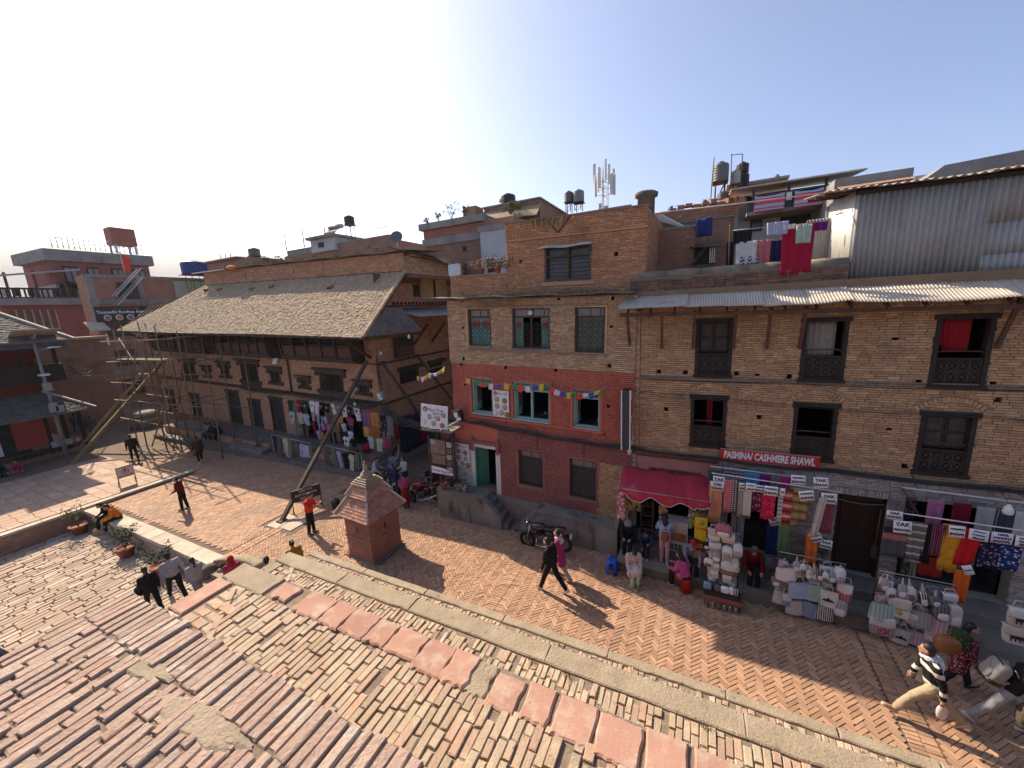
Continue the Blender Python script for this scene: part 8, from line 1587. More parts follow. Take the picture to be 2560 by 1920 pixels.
# motorcycles
def moto(label,loc,yaw,col,lean=8):
 t = thing("motorcycle",label,"motorcycle",loc,(R_(0),R_(lean),R_(yaw)),"parked motorcycles"); pm = plain("paint_%d%d" % (int(col[0] * 99),int(col[2] * 99)),col,.22,spec=.7,var=.03,bump=0); blk = black_p; chrome = plain("chrome",(.5,.5,.5),.2,metal=.9)
 RX = Matrix.Rotation(R_(90),3,'X')  # local: front is +X... wheels spin about Y
 for x in (-.66,.66):
  w = empty("wheel",(x,0,.30),parent=t); b = MB(); n = 28
  b.sheet(lambda u,v: ((.255 + .045 * math.cos(2 * math.pi * v)) * math.cos(2 * math.pi * u),.045 * math.sin(2 * math.pi * v),(.255 + .045 * math.cos(2 * math.pi * v)) * math.sin(2 * math.pi * u)),n,8); b.build("tyre",plain("rubber",(.012,.012,.012),.8),w)
  b = MB(); b.sheet(lambda u,v: ((.20 + .02 * math.cos(2 * math.pi * v)) * math.cos(2 * math.pi * u),.025 * math.sin(2 * math.pi * v),(.20 + .02 * math.cos(2 * math.pi * v)) * math.sin(2 * math.pi * u)),n,6); b.build("rim",blk,w)
  for a in range(6): MB().beam((.04 * math.cos(a * 1.047),0,.04 * math.sin(a * 1.047)),(.2 * math.cos(a * 1.047),0,.2 * math.sin(a * 1.047)),.03,.022).build("spoke",plain("alloy",(.12,.12,.125),.35,metal=.6),w)
  MB().lathe([(.11,-.005),(.11,.005)],18,(0,-.05,0),rot=RX).build("brake_disc",chrome,w); MB().lathe([(.045,-.05),(.045,.05)],10,rot=RX).build("hub",chrome,w)
 for s in (-1,1): MB().tube([(.66,s * .075,.3),(.42,s * .07,.93)],[.024,.02],8).build("fork",chrome,t); MB().tube([(-.66,s * .07,.3),(-.1,s * .06,.36)],.024,6).build("swingarm",blk,t); MB().tube([(-.58,s * .1,.42),(-.42,s * .1,.76)],.026,8).build("shock",chrome,t); MB().tube([(.4,0,.97),(.32,s * .3,1.04),(.22,s * .36,1.03)],.012,6).build("handlebar",blk,t); MB().tube([(.24,s * .28,1.04),(.28,s * .33,1.2)],.007,5).build("mirror_stalk",blk,t); sq(MB(),(.28,s * .35,1.24),(.012,.06,.04),.6,10,6).build("mirror",chrome,t); sq(MB(),(-.82,s * .1,.72),(.03,.02,.02),.7,8,6).build("indicator",plain("amber",(.6,.25,.03),.3),t)
 b = MB(); b.sheet(lambda u,v: (.66 + .33 * math.cos(R_(35 + 110 * u)),(v - .5) * .1,.3 + .33 * math.sin(R_(35 + 110 * u))),8,2,.01); b.build("front_mudguard",pm,t)
 sq(MB(),(.16,0,.83),(.27,.14,.13),.75).build("fuel_tank",pm,t); b = MB(); sq(b,(-.33,0,.79),(.33,.125,.055),.6); b.build("seat",plain("seat_vinyl",(.018,.018,.019),.45),t); sq(MB(),(-.62,0,.82),(.2,.1,.06),.7).build("tail_cowl",pm,t); sq(MB(),(-.84,0,.78),(.03,.07,.03),.7,8,6).build("tail_light",plain("lamp_red",(.4,.01,.01),.3),t)
 sq(MB(),(.1,0,.42),(.2,.12,.17),.5).build("engine",plain("engine_grey",(.10,.10,.10),.45,metal=.5),t); b = MB(); [b.b2((.02,-.11,.5 + k * .03),(.26,.11,.512 + k * .03)) for k in range(5)]; tag(b.build("cooling_fins",blk,t),kind="stuff")
 MB().tube([(.25,.1,.42),(.3,.13,.2),(0,.14,.18),(-.35,.15,.25),(-.75,.16,.38)],[.02,.022,.03,.045,.045],8).build("exhaust",chrome,t); MB().tube([(.38,0,.9),(.05,0,.62),(-.1,0,.3),(.3,0,.24),(.42,0,.86)],.022,6).build("frame",blk,t); MB().tube([(0,0,.7),(-.75,0,.76)],.02,6).build("subframe",blk,t)
 sq(MB(),(-.22,0,.62),(.16,.11,.1),.6).build("side_panel",pm,t); sq(MB(),(.52,0,.9),(.09,.1,.1),.75).build("headlamp",pm,t); MB().lathe([(.0,0),(.07,.01),(.075,.0)],14,(.60,0,.9),rot=Matrix.Rotation(R_(90),3,'Y')).build("lens",plain("lens",(.6,.6,.6),.1,spec=.8),t); MB().b2((-.97,-.08,.5),(-.95,.08,.64)).build("number_plate",white_p,t); MB().beam((-.7,0,.66),(-.95,0,.52),.16,.015).build("rear_mudguard",blk,t); MB().tube([(.05,-.1,.2),(.1,-.28,.02)],.012,5).build("kickstand",blk,t)
 return t
moto("black motorcycle parked against the cement bench behind the walking pair",(-4.36,10.72,0),178,(.018,.018,.02)); moto("red and black motorcycle parked beside the entrance platform",(-10.35,11.9,0),195,(.22,.012,.014)); moto("dark motorcycle with covered seat parked behind the red one",(-10.2,12.7,0),190,(.02,.02,.025)); moto("dark motorbike under the person in navy overalls",(-12.6,12.15,0),150,(.025,.025,.03))
tag(sq(MB(),(0,0,0),(.5,.2,.12),.7).build("seat_cover",pl("blkcover",(.016,.016,.018)),None,(-10.35,12.7,.98)),"black cover thrown over the rear motorcycle's seat","cover")
# cables
def cables(label,pts,n,spread,sag,r=.011,seed=1,group="overhead cables"):
 rr = random.Random(seed); p0 = Vector(pts[0]); t = thing("cable_bundle",label,"cables",p0,group=group)
 for k in range(n):
  o = [Vector((0,rr.gauss(0,spread * .6),rr.gauss(0,spread))) for _ in pts]; P = []
  for i in range(len(pts) - 1):
   a,b_ = Vector(pts[i]) + o[i],Vector(pts[i + 1]) + o[i + 1]; sg = sag * rr.uniform(.4,1.5)
   P += [a + (b_ - a) * q - Vector((0,0,sg * 4 * q * (1 - q))) for q in (0,.2,.4,.6,.8)]
  P.append(Vector(pts[-1]) + o[-1]); MB().tube([p - p0 for p in P],r * rr.uniform(.6,1.3),5,False).build("cable",cable_m,t)
cables("thick bundle of black cables running across the cafe house",[(-8.55,11.75,4.0),(-7.2,11.85,3.86),(-5.6,11.83,3.68),(-3.6,11.8,3.58),(-1.95,11.8,3.5)],16,.045,.05,.014,1); cables("black cable bundle continuing over the shop fronts",[(-1.95,11.85,3.5),(.6,11.82,3.46),(3.2,11.85,3.45),(6.2,11.85,3.45),(9.5,11.85,3.5)],11,.035,.05,.013,2)
cables("loose black cables strung from old house to the cafe house corner",[(-17.5,14.6,3.35),(-14.8,14.4,3.5),(-11.6,12.9,3.2),(-8.75,11.75,3.95)],14,.1,.25,.011,3); cables("cables strung along the old house front above the clothes",[(-28,14.85,3.6),(-22.5,14.8,3.5),(-18.5,14.7,3.38),(-15.0,14.5,3.45)],9,.06,.10,.012,4)
cables("thin wires crossing the tan house above its lower windows",[(-1.8,11.93,5.35),(.3,11.9,5.22),(2.7,11.9,5.14),(5.2,11.9,5.08),(9,11.9,5.0)],3,.03,.05,.006,5); cables("black wire along the tan house string course",[(-1.9,11.92,5.72),(2,11.92,5.7),(6,11.92,5.68),(9.5,11.92,5.68)],2,.01,.03,.008,6); cables("tangle of wires climbing the cafe house left corner",[(-8.5,11.98,6.1),(-8.45,11.9,5.2),(-8.5,11.88,4.4),(-8.3,11.8,3.95)],9,.07,.02,.010,7); cables("tangled wires at the old house corner over the hung clothes",[(-15.3,14.9,5.6),(-14.9,14.6,4.6),(-14.2,14.0,3.5),(-12.8,13.6,3.0)],10,.14,.12,.009,8)
cables("pale wires strung from pavilion to the restaurant corner",[(-37.5,9.9,5.8),(-45,13.2,4.9),(-54.8,16.6,4.4)],5,.25,.5,.018,9)
cables("wires crossing from scaffolding toward the square's lamp pole",[(-36.8,8.6,5.6),(-33,11,5.2)],2,.1,.3,.012,10)
# prayer flags
def flags(label,pts,n,size,seed=1):
 rr = random.Random(seed); t = thing("prayer_flags",label,"prayer flags",pts[0],group="prayer flag strings"); p0 = Vector(pts[0]); cs = [plain("flag_%s" % a,c,.9) for a,c in (("yellow",(.62,.45,.05)),("green",(.06,.20,.07)),("red",(.5,.06,.05)),("white",(.6,.6,.62)),("blue",(.05,.08,.35)))]
 P = []
 for i in range(len(pts) - 1):
  a,b_ = Vector(pts[i]),Vector(pts[i + 1]); P += [a + (b_ - a) * q - Vector((0,0,.10 * 4 * q * (1 - q))) for q in np.linspace(0,1,9)[:-1]]
 P.append(Vector(pts[-1])); MB().tube([p - p0 for p in P],.006,4).build("string",strap_m,t)
 for k in range(n):
  f = (k + .5) / n * (len(P) - 1); i = int(f); c = P[i] + (P[min(i + 1,len(P) - 1)] - P[i]) * (f - i) - p0; d = (P[min(i + 1,len(P) - 1)] - P[i]).normalized(); sw = rr.gauss(0,.35); hh = size * rr.uniform(.6,1.15)
  MB().sheet(lambda u,v: c + d * (u - .5) * size + Vector((sw * .12 * v,-.05 * v * rr.uniform(.2,1) - .015 * math.sin(u * 7 + k),-hh * v)),4,4,.003).build("flag",cs[k % 5],t)
flags("string of coloured prayer flags across the red floor's window heads",[(-7.85,11.85,5.55),(-6.0,11.7,5.42),(-4.6,11.72,5.48),(-3.6,11.7,5.22),(-2.55,11.72,5.45)],22,.19,4); flags("string of prayer flags between cafe house corner and alley awning",[(-8.75,11.95,5.95),(-9.9,12.4,5.55),(-10.9,12.8,5.35)],11,.2,7)
tag(MB().sheet(lambda u,v: (-8.8 - 2.2 * u,12.0 + .9 * u + .6 * v,6.0 - .5 * u - .05 * v),10,3,.012).build("alley_awning",plain("green_awning",(.07,.10,.06),.6),None),"dark green plastic awning strip at the alley mouth above prayer flags","awning")
# posters and signs of the cafe
def poster(label,name,mtx,w,h,rot,dark=False,cat="poster"):
 t = thing(name,label,cat,mtx,rot); yv = -.016
 MB().b2((-w / 2,-.012,-h / 2),(w / 2,.012,h / 2)).build("board",plain("poster_white",(.70,.69,.70),.45) if not dark else plain("poster_black",(.016,.013,.011),.4),t)
 return t
def dishes(t,lay,s):
 for i,(x,z,k) in enumerate(lay):
  rim,fill = (((.10,.13,.09),(.38,.46,.25)),((.10,.11,.08),(.45,.42,.33)),((.35,.05,.03),(.65,.35,.18)),((.28,.17,.04),(.42,.22,.05)),((.6,.6,.6),(.72,.72,.72)))[k]
  MB().lathe([(.0,0),(s,.001),(s,.006),(0,.007)],6 if k < 3 else 16,(x,-.012,z),rot=Matrix.Rotation(R_(90),3,'X')).build("dish_picture",plain("rim_%d" % k,rim,.6),t); MB().lathe([(.0,0),(s * .78,.001),(s * .78,.003),(0,.004)],12,(x,-.019,z),rot=Matrix.Rotation(R_(90),3,'X')).build("food_picture",mat("fill_%d" % k,fill,tuple(q * .6 for q in fill),.7,40,0),t)
def cafe_logo(t,x,z,s):
 MB().lathe([(.0,0),(s,.001),(s,.004),(0,.005)],16,(x,-.012,z),rot=Matrix.Rotation(R_(90),3,'X')).build("logo_disc",plain("logo_red",(.42,.03,.04),.6),t); MB().prism([(x - s * .2,-.02,z + s * .95),(x + s * .95,-.02,z + s * .3),(x + s * .5,-.02,z - .2 * s)],(0,.003,0)).build("logo_wing",ink,t); text("M",s * 1.1,white_card,t,(x,-.021,z - s * .15),bold=.003)
lg_m = plain("logo_purple",(.16,.05,.14),.7)
q = poster("white cafe signboard with dish pictures at the alley corner","cafe_signboard",(-8.98,11.3,4.1),1.16,.90,(R_(-4),R_(4.5),R_(6)),cat="sign"); cafe_logo(q,-.40,.26,.10); text("Mayur Cafe",.15,lg_m,q,(.06,-.016,.26)); text("Restaurant",.085,lg_m,q,(.12,-.016,.14)); dishes(q,[(-.20,-.02,1),(.17,-.05,2),(.40,.10,0),(-.42,-.24,4),(-.02,-.26,0),(.36,-.30,3),(-.03,.03,4)],.105)
MB().b2((-.6,.012,-.46),(.6,.10,-.4)).build("back_frame",rust,q)
for lb,p,w,h in (("white cafe menu poster between the red floor's left and middle windows",(2.18,-.07,4.62),.66,1.0),("white cafe menu poster beside the green door",(.34,-.06,2.32),.66,.98)):
 q = poster(lb,"menu_poster",onM(*p),w,h,(0,TH,MY)); cafe_logo(q,-.22,.38,.075); text("Mayur Cafe",.085,lg_m,q,(.08,-.016,.38)); dishes(q,[(-.16,.16,0),(.16,.13,3),(-.16,-.10,2),(.16,-.12,0),(.02,-.34,1),(-.24,-.37,4),(.24,-.38,3)],.105)
q = poster("tall dark hotel poster with night photos at the alley corner","hotel_poster",(-9.02,11.58,2.36),1.05,1.5,(0,R_(2),R_(3)),True); MB().b2((-.48,-.018,.12),(.18,-.013,.7)).build("palace_photo",mat("palace_photo",(.30,.17,.09),(.09,.10,.13),.6,5,0),q)
MB().b2((-.48,-.02,.52),(-.28,-.014,.7)).build("sky_photo",plain("photo_sky",(.28,.36,.45),.6),q); MB().b2((-.46,-.018,-.3),(.18,-.013,.08)).build("crowd_photo",mat("crowd_photo",(.33,.2,.16),(.09,.06,.055),.6,16,0),q)
for k in range(5): MB().b2((.24,-.018,.45 - k * .26),(.48,-.013,.66 - k * .26)).build("small_photo",mat("small_photo%d" % (k % 2),((.55,.5,.46),(.16,.12,.10))[k % 2],(.1,.08,.07),.6,14,0),q)
MB().prism([(-.5,-.02,-.72),(.5,-.02,-.72),(.5,-.02,-.62),(.1,-.02,-.46),(-.5,-.02,-.42)],(0,.004,0)).build("white_footer",white_card,q); text("Heritage",.11,ink,q,(-.28,-.024,-.58)); text("HOTEL & RESTAURANT\nBhaktapur, Nepal",.05,ink,q,(.18,-.024,-.62))
for s in (-.56,.56): MB().b2((s - .03,-.02,-1.7),(s + .03,.05,.85)).build("post",greywood,q)
t = thing("corner_kiosk","small stone counter and slab roof under the cafe signboard","kiosk",(-9.0,11.75,0)); MB().b2((-.62,-.5,3.52),(.8,.5,3.6)).build("roof_slab",stain,t); MB().b2((-.55,-.05,0),(.3,.3,.9)).build("counter",stain,t); MB().b2((-.55,.3,.9),(.3,.36,3.5)).build("back_panel",maroon,t)
for s in (-.5,.2): MB().b2((s,.2,.9),(s + .1,.3,3.5)).build("post",greywood,t)
MB().tube([(.3,-.55,3.62),(.95,-.25,3.95)],.02,6).build("lamp_tube",white_card,t)
for i,(p,lb) in enumerate((((-8.2,11.75,4.1),"electric meter box on the cafe house corner under the cables"),((-14.55,14.2,3.95),"electric meter box at the old house corner among the wires"))): t = thing("meter_box",lb,"meter box",p,(0,R_(-14),R_(10)),"meter boxes"); MB().b2((-.17,-.1,-.2),(.17,.1,.2)).build("case",black_p if i == 0 else plain("grey_case",(.3,.3,.3),.5),t); MB().b2((-.1,-.12,-.05),(.05,-.1,.14)).build("meter_face",white_p,t); MB().b2((-.05,-.12,-.19),(.12,-.1,-.08)).build("meter_face",white_p,t)
# potted plants, ground signs, lamp pole
def pot(label,loc,r,h,col,plant=None,n=0,seed=1,stem=0.):
 t = thing("flower_pot",label,"plant pot",loc,group="potted plants"); MB().lathe([(r * .66,0),(r * .95,h * .85),(r * 1.08,h * .86),(r * 1.08,h),(r * .92,h),(r * .88,h * .9),(0,h * .88)],18).build("pot",mat("pot_%d" % int(col[0] * 99),col,None,.85,8,.2,60),t)
 if plant:
  rr = random.Random(seed); b = MB(); st_ = MB()
  for _ in range(7):
   a = rr.uniform(0,6.3); q = Vector((math.cos(a) * rr.uniform(.1,.5),math.sin(a) * rr.uniform(.1,.5),stem * rr.uniform(.7,1.2))); st_.tube([(0,0,h * .85),q * .4 + Vector((0,0,h * .8)),q + Vector((0,0,h))],[.012,.009,.004],5,False)
   for _ in range(n): p = q * rr.uniform(.35,1.1) + Vector((rr.gauss(0,.10),rr.gauss(0,.10),h + rr.gauss(0,.08))); u = Vector((rr.gauss(0,1),rr.gauss(0,1),rr.gauss(0,.5))).normalized() * .05; v = u.cross(Vector((rr.gauss(0,1),rr.gauss(0,1),1))).normalized() * .022; b.add([p - u,p + v,p + u,p - v],[(0,1,2,3)])
  st_.build("stem",brownwood,t); b.build("foliage",plant,t)
 return t
terra = (.30,.125,.075)
pot("terracotta pot with tall sparse shrub in the court's corner",(-24.1,5.3,-.7),.30,.42,terra,leaf_g,34,3,.95); pot("round terracotta pot with olive shrub against the court wall",(-19.75,5.32,-.7),.29,.4,terra,leaf_d,60,4,.75); pot("shrub in pot half hidden below the court wall's coping near walkers",(-16.95,5.3,-.7),.3,.42,terra,leaf_d,55,5,.62)
for i,(x,y,r,c,lb) in enumerate(((-8.82,11.30,.125,(.36,.14,.11),"pinkish pot at the left corner of the entrance platform"),(-8.2,11.34,.11,(.42,.40,.36),"pale pot in the middle of the entrance platform row"),(-7.92,11.36,.115,(.48,.46,.43),"whitest pot at right of the entrance platform row"),(-8.7,11.62,.12,(.17,.09,.07),"brown pot behind the pinkish one on the platform"),(-8.42,11.66,.14,(.12,.07,.055),"large dark pot by the dark hotel poster"))): pot(lb,(x,y,1.18),r,.25,c,leaf_d,4,20 + i,.08)
for i,x in enumerate((6.62,7.3,7.75)): pot(("left","middle","right")[i] + " pot of dry grass on the cafe house parapet",onM(x - 5.3,.36,9.22),.12,.2,terra,MATS["dry_brush"],34,40 + i,.22)
def board_sign(name,label,p,q,z0,z1,m,lines,tm,sz):
 p,q = Vector(p),Vector(q); c = (p + q) / 2; d = q - p; t = thing(name,label,"sign",c,(0,0,math.atan2(d.y,d.x))); w = d.length / 2
 for s in (-1,1): MB().tube([(s * w,0,0),(s * w,0,z1)],.02,6).build("leg",rust,t); MB().tube([(s * w,-.22,.0),(s * w,.22,.0)],.02,6).build("foot",rust,t); MB().tube([(s * w,.2,.0),(s * w,0,z0 * .9)],.015,6).build("brace",rust,t)
 MB().b2((-w,-.02,z0),(w,.02,z1)).build("board",m,t)
 for k,l in enumerate(lines): text(l,sz,tm,t,(0,-.025,z1 - (z1 - z0) * (k + .6) / (len(lines) + .2)),bold=.004)
 return t
s_ = board_sign("no_parking_sign","white NO PARKING board with crossed P standing on the plaza",(-26.3,7.5,.1),(-26.3,8.15,.1),.42,1.02,plain("board_cream",(.55,.47,.42),.7),[],red_p,.1); text("NO PARKING",.098,MATS["sign_dull_red"],s_,(0,-.025,.50),bold=.003); text("PROHIBITED AREA",.058,MATS["sign_dull_red"],s_,(0,-.025,.97)); MB().sheet(lambda u,v: ((.135 + .012 * math.cos(2 * math.pi * v)) * math.cos(2 * math.pi * u),-.025 + .008 * math.sin(2 * math.pi * v),.74 + (.135 + .012 * math.cos(2 * math.pi * v)) * math.sin(2 * math.pi * u)),24,6).build("prohibition_ring",MATS["sign_dull_red"],s_); text("P",.2,ink,s_,(0,-.025,.74),bold=.005); MB().beam((-.1,-.028,.84),(.1,-.028,.64),.02,.006).build("prohibition_bar",MATS["sign_dull_red"],s_)
board_sign("direction_sign","dark board reading WAY TO DATTATRAYA SQUARE at the long prop's foot",(-15.0,9.1,0),(-14.55,10.1,0),.5,1.02,MATS["sign_black"],["WAY TO","DATTATRAYA","SQUARE"],plain("dim_letters2",(.5,.46,.4),.7),.13)
LP = thing("solar_lamp_pole","grey street lamp pole with solar panel beside the pavilion","lamp pole",(-36.6,8.43,0)); MB().tube([(0,0,0),(0,0,4),(0,0,7.85)],[.11,.085,.07],10).build("pole",cem,LP)
MB().box((0,.1,8.0),(1.2,1.9,.05),Euler((0,R_(-22),0)).to_matrix()).build("solar_panel",mat("panel_back",(.45,.36,.26),(.38,.30,.22),.6,2,.05,20),LP); MB().beam((0,.1,7.7),(.1,.1,8.0),.08,.08).build("panel_bracket",steel,LP); MB().tube([(0,0,6.9),(.5,.5,7.1)],.035,6).build("lamp_arm",steel,LP); MB().box((.62,.62,7.1),(.3,.5,.08),rz(.7)).build("lamp_head",white_p,LP)
for i,(z,s) in enumerate(((4.8,.34),(3.5,.4),(3.3,.3))): MB().b2((.06,-.2 + .25 * (i == 2),z - s),(.3,.15 + .25 * (i == 2),z + s * .4)).build("junction_box",plain("jbox%d" % i,(.33,.32,.3),.6),LP)
MB().b2((-.06,-.22,5.4),(.3,.22,5.5)).build("flood_lamp",white_p,LP)
for i,(y,z) in enumerate(((8.2,.8),(8.7,.9),(9.2,.85))): t = thing("souvenir_plate",("left","middle","right")[i] + " painted tray leaning on the pavilion's front bench","tray",(-36.95,y,.75),(0,R_(-18),0),"trays by the pavilion"); MB().b2((-.02,-.2,0),(.02,.2,.4)).build("tray",(plain("tray_grey",(.3,.3,.28),.6),plain("tray_pale",(.36,.34,.3),.6),plain("tray_red",(.3,.06,.05),.6))[i],t); MB().lathe([(.0,0),(.13,.003),(.13,.01),(0,.012)],16,(.02,0,.2),rot=Matrix.Rotation(R_(90),3,'Y')).build("rosette",plain("rosette",(.4,.36,.3),.7),t)
t = thing("market_stall","covered market stall heap beyond the pavilion near the scaffolding","stall",(-41,14.2,0)); MB().prism([(-1.0,-.7,0),(1.0,-.7,0),(1.0,.7,0),(-1.0,.7,0)],(0,0,.9)).build("stall_box",mat("tarp_grey",(.27,.24,.22),(.2,.18,.16),.9,2,.4,10),t); soft_b = MB(); sq(soft_b,(0,0,1.0),(1.1,.8,.35),.8); soft_b.build("tarpaulin",MATS["tarp_grey"],t)
t = thing("litter","scrap of white paper lying on the shaded plaza","litter",(-32.6,7.2,.14)); MB().sheet(lambda u,v: (.25 * u,.2 * v,.03 * math.sin(u * 5) * v),4,3,.004).build("paper",white_card,t)
t = thing("cast_iron_cover","dark amplifier boxes lying by the prop beside the direction sign","speaker",(-13.75,10.15,0)); sq(MB(),(0,0,.2),(.16,.14,.2),.5).build("speaker_box",black_p,t); sq(MB(),(.32,.05,.12),(.14,.12,.12),.5).build("amplifier",black_p,t)
# clothes hung on the old house
TC = dict(dgreen=(.02,.06,.045),maroon=(.19,.012,.03),grey=(.23,.235,.24),black=(.014,.014,.016),white=(.62,.62,.63),cream=(.47,.43,.31),lgrey=(.42,.43,.44),navy=(.02,.025,.06),lilac=(.36,.31,.47),pink=(.46,.14,.2),rose=(.36,.05,.10),camo=(.11,.10,.075),brown=(.12,.07,.05),orange=(.5,.2,.05),mauve=(.37,.28,.30),fuchsia=(.45,.03,.17),olive=(.14,.14,.11))
def tee(label,x,y,z,w,h,c,group,prn=None,long=False,hanger=True):
 t = thing("t_shirt" if not long else "hanging_garment",label,"T-shirt" if not long else "garment",(x,y,z),(R_(RNG.gauss(0,4)),R_(RNG.gauss(0,3)),R_(RNG.gauss(0,8))),group); m = cl(TC[c]); hw = w / 2; r = RNG
 if not long: pts = [(-hw * .3,0),(-hw * .7,-.04 * h),(-hw,-.30 * h),(-hw * .72,-.36 * h),(-hw * .66,-.28 * h),(-hw * .66,-h),(hw * .66,-h),(hw * .66,-.28 * h),(hw * .72,-.36 * h),(hw,-.30 * h),(hw * .7,-.04 * h),(hw * .3,0),(0,-.07 * h)]
 else: pts = [(-hw * .4,0),(-hw * .8,-.06 * h),(-hw * .75,-.5 * h),(-hw * .85,-h * r.uniform(.93,1)),(-.05 * hw,-h),(.1 * hw,-h * .97),(hw * .85,-h * r.uniform(.93,1)),(hw * .75,-.5 * h),(hw * .8,-.06 * h),(hw * .4,0)]
 b = MB(); n = len(pts); a = r.uniform(0,6)
 fr_ = [(p,-.025 - .02 * math.sin(p * 16 + a),q) for p,q in pts]; bk_ = [(p,.02,q) for p,q in pts]; cen = (0,-.045,-h * .5)
 b.add(fr_ + bk_ + [cen],[(i,(i + 1) % n,2 * n) for i in range(n)] + [((i + 1) % n,i,n + i,n + (i + 1) % n) for i in range(n)] + [tuple(range(2 * n - 1,n - 1,-1))]); b.build("fabric",m,t)
 if prn: MB().lathe([(.0,0),(w * .14,.002),(w * .14,.006),(0,.008)],10,(0,-.04,-h * .42),rot=Matrix.Rotation(R_(90),3,'X')).build("print",cl(prn),t)
 if hanger: MB().tube([(-hw * .6,0,-.03 * h),(0,0,.05),(hw * .6,0,-.03 * h)],.006,4).build("hanger",steel,t)
TEES = [("top",14.68,[(-22.6,3.15,.44,.72,"dgreen"),(-21.78,3.22,.55,.79,"maroon",1),(-21.28,3.22,.48,.85,"dgreen",1),(-20.56,3.23,.46,.68,"white",2),(-20.15,3.21,.42,.77,"white"),(-19.8,3.17,.4,.56,"black",1),(-19.37,3.14,.47,.6,"black",1),(-18.84,3.15,.54,.64,"white",2),(-18.39,3.11,.35,.5,"grey"),(-17.95,3.06,.42,.64,"white",2),(-17.51,3.07,.44,.6,"black",1),(-16.94,3.07,.61,.5,"white",2)]),("second",14.66,[(-22.56,2.44,.6,.77,"lgrey",2),(-21.85,2.43,.55,.74,"cream"),(-21.36,2.37,.54,.76,"lgrey"),(-20.58,2.53,.4,.54,"mauve"),(-20.17,2.47,.37,.53,"mauve"),(-19.89,2.34,.36,.41,"grey"),(-19.63,2.32,.33,.41,"lilac"),(-19.23,2.5,.44,.6,"brown"),(-18.33,2.49,.54,.43,"orange"),(-17.56,2.42,.72,.49,"rose"),(-16.87,2.74,.45,.46,"white")]),("third",14.64,[(-22.43,1.65,.44,.74,"grey"),(-21.94,1.65,.56,.74,"olive",1),(-21.35,1.66,.56,.73,"brown"),(-20.68,1.99,.41,.92,"maroon"),(-20.2,1.95,.35,.58,"lilac"),(-19.91,1.91,.34,.47,"lilac"),(-19.65,1.92,.3,.47,"fuchsia"),(-19.39,1.88,.27,.4,"mauve"),(-18.15,2.05,.56,.48,"lgrey",1),(-17.53,1.98,.65,.35,"dgreen")]),("fourth",14.5,[(-20.23,1.46,.35,.55,"lgrey"),(-19.88,1.43,.43,.5,"orange"),(-19.2,1.5,.4,.6,"black"),(-18.8,1.5,.4,.65,"black"),(-18.03,1.61,.72,.4,"black"),(-17.5,1.68,.6,.5,"white",1)]),("front",13.85,[(-17.07,1.62,.58,.53,"white",2),(-16.56,1.58,.45,.5,"black"),(-15.25,1.83,.44,.68,"lgrey"),(-14.62,1.8,.48,.69,"cream"),(-14.16,1.82,.49,.5,"rose")])]
for rn,y,items in TEES:
 for i,it in enumerate(items): x,z,w,h,c = it[:5]; tee("%s T-shirt, %s from left in the %s row on the old house wall" % ({"dgreen": "dark green","lgrey": "light grey"}.get(c,c),ORD[i],rn),x,y,z,w,h,c,"T-shirts on the old house wall",{1: (.5,.5,.5),2: (.03,.03,.03)}.get(it[5] if len(it) > 5 else 0))
for i,(x,z,w,h,c,lb) in enumerate(((-21.96,1.42,.5,1.03,"navy","dark navy"),(-21.44,1.4,.45,1.09,"brown","reddish brown"),(-21.0,1.36,.5,1.2,"cream","black and cream checked"),(-20.55,1.38,.42,.96,"olive","olive"),(-20.1,1.3,.5,.84,"camo","camouflage"),(-19.62,1.2,.45,.79,"lilac","lilac"),(-19.25,1.15,.45,.7,"lgrey","pale grey"))): tee("%s garment, %s on the left clothes rail before the old house" % (lb,ORD[i]),x,12.95,z + .05,w,h,c,"garments on the left clothes rail",None,True)
for i,(x,z,w,h,c,lb) in enumerate(((-17.71,1.2,.6,1.05,"camo","camouflage"),(-17.1,1.2,.42,1.05,"olive","dark olive"),(-16.72,1.12,.38,.95,"lilac","lilac"),(-16.22,1.1,.45,.95,"black","black and grey"),(-15.77,1.06,.56,.86,"cream","cream T-shirt shaped"),(-15.4,1.12,.42,.85,"olive","sage"))): tee("%s garment, %s on the right clothes rail before the old house" % (lb,ORD[i]),x,12.95,z + .05,w,h,c,"garments on the right clothes rail",None,i != 4)
for lb,x0,x1,z0,z1 in (("left free standing clothes rail on the house platform",-22.2,-18.9,1.52,1.35),("right free standing clothes rail on the house platform",-17.9,-15.1,1.38,1.22)):
 t = thing("clothes_rail",lb,"clothes rail",((x0 + x1) / 2,12.97,.2),group="clothes rails"); w = (x1 - x0) / 2; MB().tube([(-w,0,z0 - .2),(w,0,z1 - .2)],.018,6).build("rail",steel,t)
 for s,z in ((-1,z0),(1,z1)): MB().tube([(s * w,0,0),(s * w,0,z - .2)],.018,6).build("upright",steel,t); MB().tube([(s * w,-.2,.01),(s * w,.2,.01)],.018,6).build("foot",steel,t)
